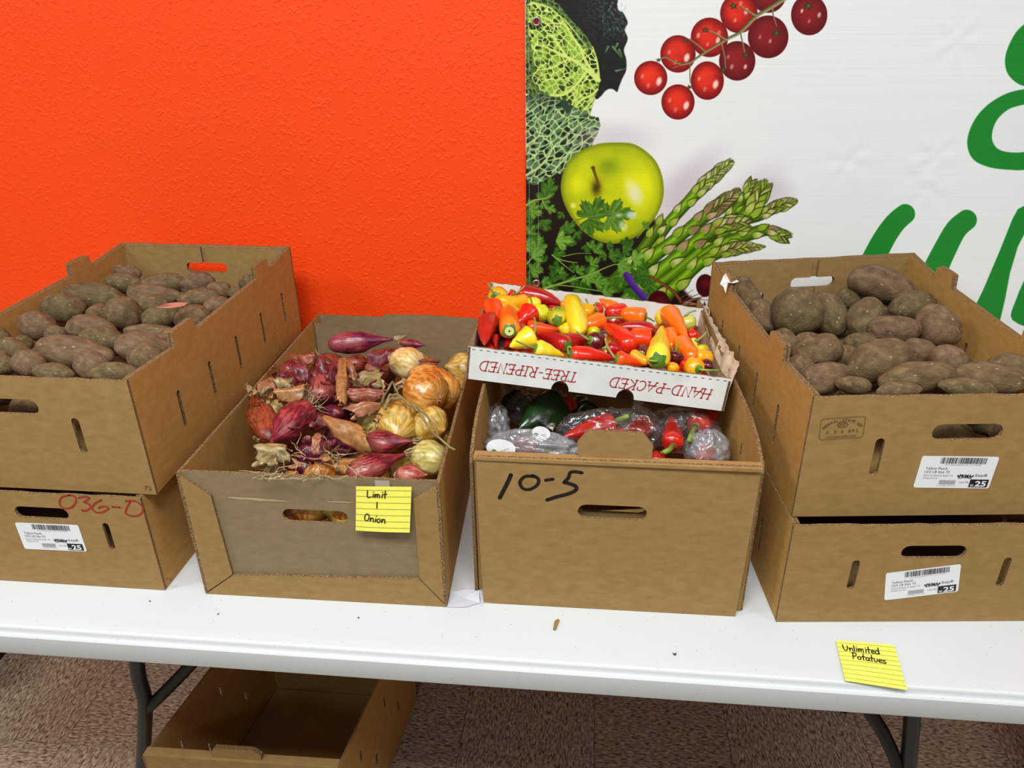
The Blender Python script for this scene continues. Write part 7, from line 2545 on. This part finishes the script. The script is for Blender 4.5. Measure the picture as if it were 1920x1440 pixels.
dkg = pepper_mat('dark green pepper skin', (12, 32, 13), (28, 62, 24))
redp = pepper_mat('bagged red pepper skin', (150, 16, 12), (196, 34, 22))
brn = pepper_mat('bagged brown red pepper skin', (104, 26, 20), (140, 50, 36))
T3 = lambda x, y: (x / 3.31 + 860, y / 3.31 + 700)
big_pepper(T3(610, 190), T3(375, 345), 36, 0.930, dkg, 'long dark green pepper in the knotted clear bag', None, 'long')
big_pepper(T3(330, 170), T3(430, 260), 28, 0.900, dkg, 'dark green pepper deep in the left of the carton', None, 'block')
big_pepper(T3(800, 260), T3(720, 180), 26, 0.895, dkg, 'dark green pepper in the shadow beneath the tray', None, 'block')
big_pepper(T3(690, 180), T3(640, 240), 16, 0.930, redp, 'small dark red pepper behind the knotted bag', None, 'cone')
big_pepper(T3(960, 300), T3(650, 395), 19, 0.945, redp, 'pointed red pepper with green stalk in the middle bag', T3(1055, 262), 'long')
big_pepper(T3(1080, 400), T3(1180, 300), 24, 0.935, brn, 'brownish red pepper right of the pointed one', None, 'block')
big_pepper(T3(1030, 390), T3(900, 400), 18, 0.925, redp, 'red pepper low behind the closure tab', None, 'block')
big_pepper(T3(1330, 450), T3(1320, 250), 20, 0.945, redp, 'red pepper with its green stalk pointing at the front', T3(1275, 490), 'cone')
big_pepper(T3(1470, 330), T3(1570, 230), 22, 0.940, redp, 'red pepper with a long green stalk at the right', T3(1430, 420), 'block')
big_pepper(T3(500, 470), T3(250, 450), 24, 0.915, brn, 'brown red pepper in the milky bag at the front left', None, 'long')
big_pepper(T3(1560, 480), T3(1480, 560), 20, 0.915, redp, 'pink red pepper in the crumpled bag at the front right', None, 'round')
big_pepper(T3(1250, 510), T3(1210, 560), 14, 0.920, redp, 'red pepper right beside the closure tab', None, 'round')
# dark contents lower down, visible through the front hand hole
hp = ten = TNf.px(1148, 961)
pc = TNf(hp[0], hp[1], -0.052)
o = make_body('bagged_pepper', pc, (1, 0.05, 0), lathe(0.15, 0.030, 'block', 24, 18, 3, 0.06, (0, 0), 4, 0.1), pepper_mat('dusky purple pepper skin', (70, 16, 24), (112, 40, 46)),
              'dusky purple pepper seen through the hand hole of the 10-5 carton', 'pepper', 'bagged peppers in the 10-5 carton')


def bag(c, rx, ry, rz, yaw, mat, label, neck=None, seed=0, flat=0.25):
    """thin crumpled bag around its contents; neck = world point where the folds gather"""
    V, Fc = [], []
    nu, nv = 64, 34
    c = Vector(c)
    off = Vector((seed * 2.3, seed * 1.1, 0))
    nd = (Vector(neck) - c).normalized() if neck is not None else None
    Rz = Matrix.Rotation(yaw, 3, 'Z')
    for j in range(nv + 1):
        th = math.pi * j / nv
        for i in range(nu):
            ph = 2 * math.pi * i / nu
            d = Vector((math.sin(th) * math.cos(ph), math.sin(th) * math.sin(ph), math.cos(th)))
            rn = 0.96 - abs(mnoise.noise(d * 2.0 + off)) * 0.40
            rn += 0.05 * (0.5 - abs(mnoise.noise(d * 5.0 + off)) * 2)
            p = Rz @ Vector((d.x * rx, d.y * ry, d.z * rz)) * rn
            if nd is not None:
                pn = p.normalized()
                k = max(0.0, pn.dot(nd))
                ax = nd.orthogonal(); bx_ = nd.cross(ax)
                aa = math.atan2(pn.dot(bx_), pn.dot(ax))
                fold = 0.10 * math.sin(aa * 11 + seed) * k ** 2
                p = p * (1 + fold)
                g = k ** 7
                p = p.lerp(Vector(neck) - c + (p - nd * p.dot(nd)) * 0.12, g * 0.9)
            V.append(p)
        if j:
            for i in range(nu):
                Fc.append(((j - 1) * nu + i, (j - 1) * nu + (i + 1) % nu, j * nu + (i + 1) % nu, j * nu + i))
    me = mesh('bag_film', V, Fc, (mat,), smooth=True)
    root = empty('produce_bag', c, label, 'bag', 'clear produce bags')
    o = bpy.data.objects.new('bag_film', me)
    COL.objects.link(o); o.parent = root
    if neck is not None:
        nl = Vector(neck) - c
        parts = []
        r2 = random.Random(seed)
        for k in range(9):
            d = (nd + Vector((r2.uniform(-0.8, 0.8), r2.uniform(-0.8, 0.8), r2.uniform(-0.4, 0.8)))).normalized()
            s_ = d.orthogonal().normalized() * 0.004
            e_ = nl + d * r2.uniform(0.012, 0.026)
            z = [nl - s_ * 0.3, nl + s_ * 0.3, e_ + s_ * 1.6, e_ - s_ * 1.6]
            parts.append((z, [(0, 1, 2, 3)]))
        g = join(parts)
        child('gathered_tail', root, g, mat, False)
    return root


def bag_sticker(root, u, v, z, rx, ry, tilt):
    P = onz(u, v, z)
    n = (EYE - P).normalized()
    fr = Frame(P, RT_ * math.cos(tilt) + UP_ * math.sin(tilt), UP_ * math.cos(tilt) - RT_ * math.sin(tilt) - FW_ * 0.3)
    V = [fr(0, 0, 0.0008)] + [fr(rx * math.cos(a * math.pi / 14), ry * math.sin(a * math.pi / 14), 0.0004 * math.cos(a * 0.9)) for a in range(28)]
    s = link('round_sticker', mesh('round_sticker', V, [(0, 1 + a, 1 + (a + 1) % 28) for a in range(28)], (M['sticker'],), smooth=True), root)
    tag(s, 'white round produce sticker with a small green mark')
    g = [stroke(arc(-rx * 0.45, -ry * 0.35, 0.0028, 0.0022, 0, 350, 14), 0.0012), stroke([(-rx * 0.58, -ry * 0.4), (-rx * 0.42, -ry * 0.25), (-rx * 0.3, -ry * 0.45)], 0.001)]
    decal('green_mark', s, fr, g, flat_mat('sticker green', (60, 120, 60), 0.5), 0.0014)
    g = [fit_text('organic', rx * 0.02, -ry * 0.30, rx * 0.62, 0.0018, 0.5), fit_text('green', rx * 0.10, -ry * 0.55, rx * 0.5, 0.0016, 0.5)]
    decal('small_print', s, fr, g, M['grey_ink'], 0.0014)


b1 = bag(onz(*T3(500, 235), 0.918) + Vector((0, 0.010, 0)), 0.060, 0.046, 0.036, 0.3, M['bag'], 'knotted clear bag of dark green peppers with a round sticker', onz(*T3(540, 322), 0.952), 2)
bag_sticker(b1, *T3(512, 372), 0.955, 0.0135, 0.0105, -0.25)
b2 = bag(onz(*T3(450, 465), 0.925), 0.078, 0.026, 0.033, 0.0, M['bag_milky'], 'milky crinkled bag along the front left of the 10-5 carton', None, 3)
bag_sticker(b2, *T3(262, 466), 0.972, 0.020, 0.0135, -0.12)
bag(onz(*T3(235, 330), 0.915), 0.024, 0.046, 0.038, 0.1, M['bag_milky'], 'grey crumpled bag standing in the front left corner', None, 4)
bag(onz(*T3(880, 345), 0.935), 0.074, 0.034, 0.034, 0.15, M['bag'], 'clear bag around the pointed red pepper', onz(*T3(1080, 215), 0.955), 5)
bag(onz(*T3(1120, 350), 0.928), 0.042, 0.046, 0.036, 0.0, M['bag'], 'clear bag around the brownish red peppers', None, 6)
bag(onz(*T3(1400, 350), 0.930), 0.062, 0.044, 0.038, -0.2, M['bag'], 'clear bag around the stalked red peppers at the right', onz(*T3(1395, 330), 0.958), 7)
bag(onz(*T3(1540, 480), 0.925), 0.038, 0.032, 0.036, 0.2, M['bag_milky'], 'crumpled pinkish bag in the front right corner of the carton', None, 8)
bag(onz(*T3(290, 130), 0.890), 0.045, 0.045, 0.034, 0.2, M['bag'], 'clear bag deep in the shadow at the back left', None, 9)

# onion seen through the hand hole of the onion carton, potatoes behind the lower hand holes stay in shade
hx, hy = ONf.px(600, 973)
for k, dx in enumerate((-0.028, 0.026)):
    geo = lathe(0.055, 0.032, 'flat', 22, 16, 3, 0.015, (0, 0), 40 + k, 0.05)
    make_body('onion', ONf(hx + dx, hy - 0.004, -0.046), (0.1, 0.2, 1), geo, OM['copper'], ('left', 'right')[k] + ' orange brown onion seen through the hand hole of the onion carton', 'onion', 'onions in the open carton')
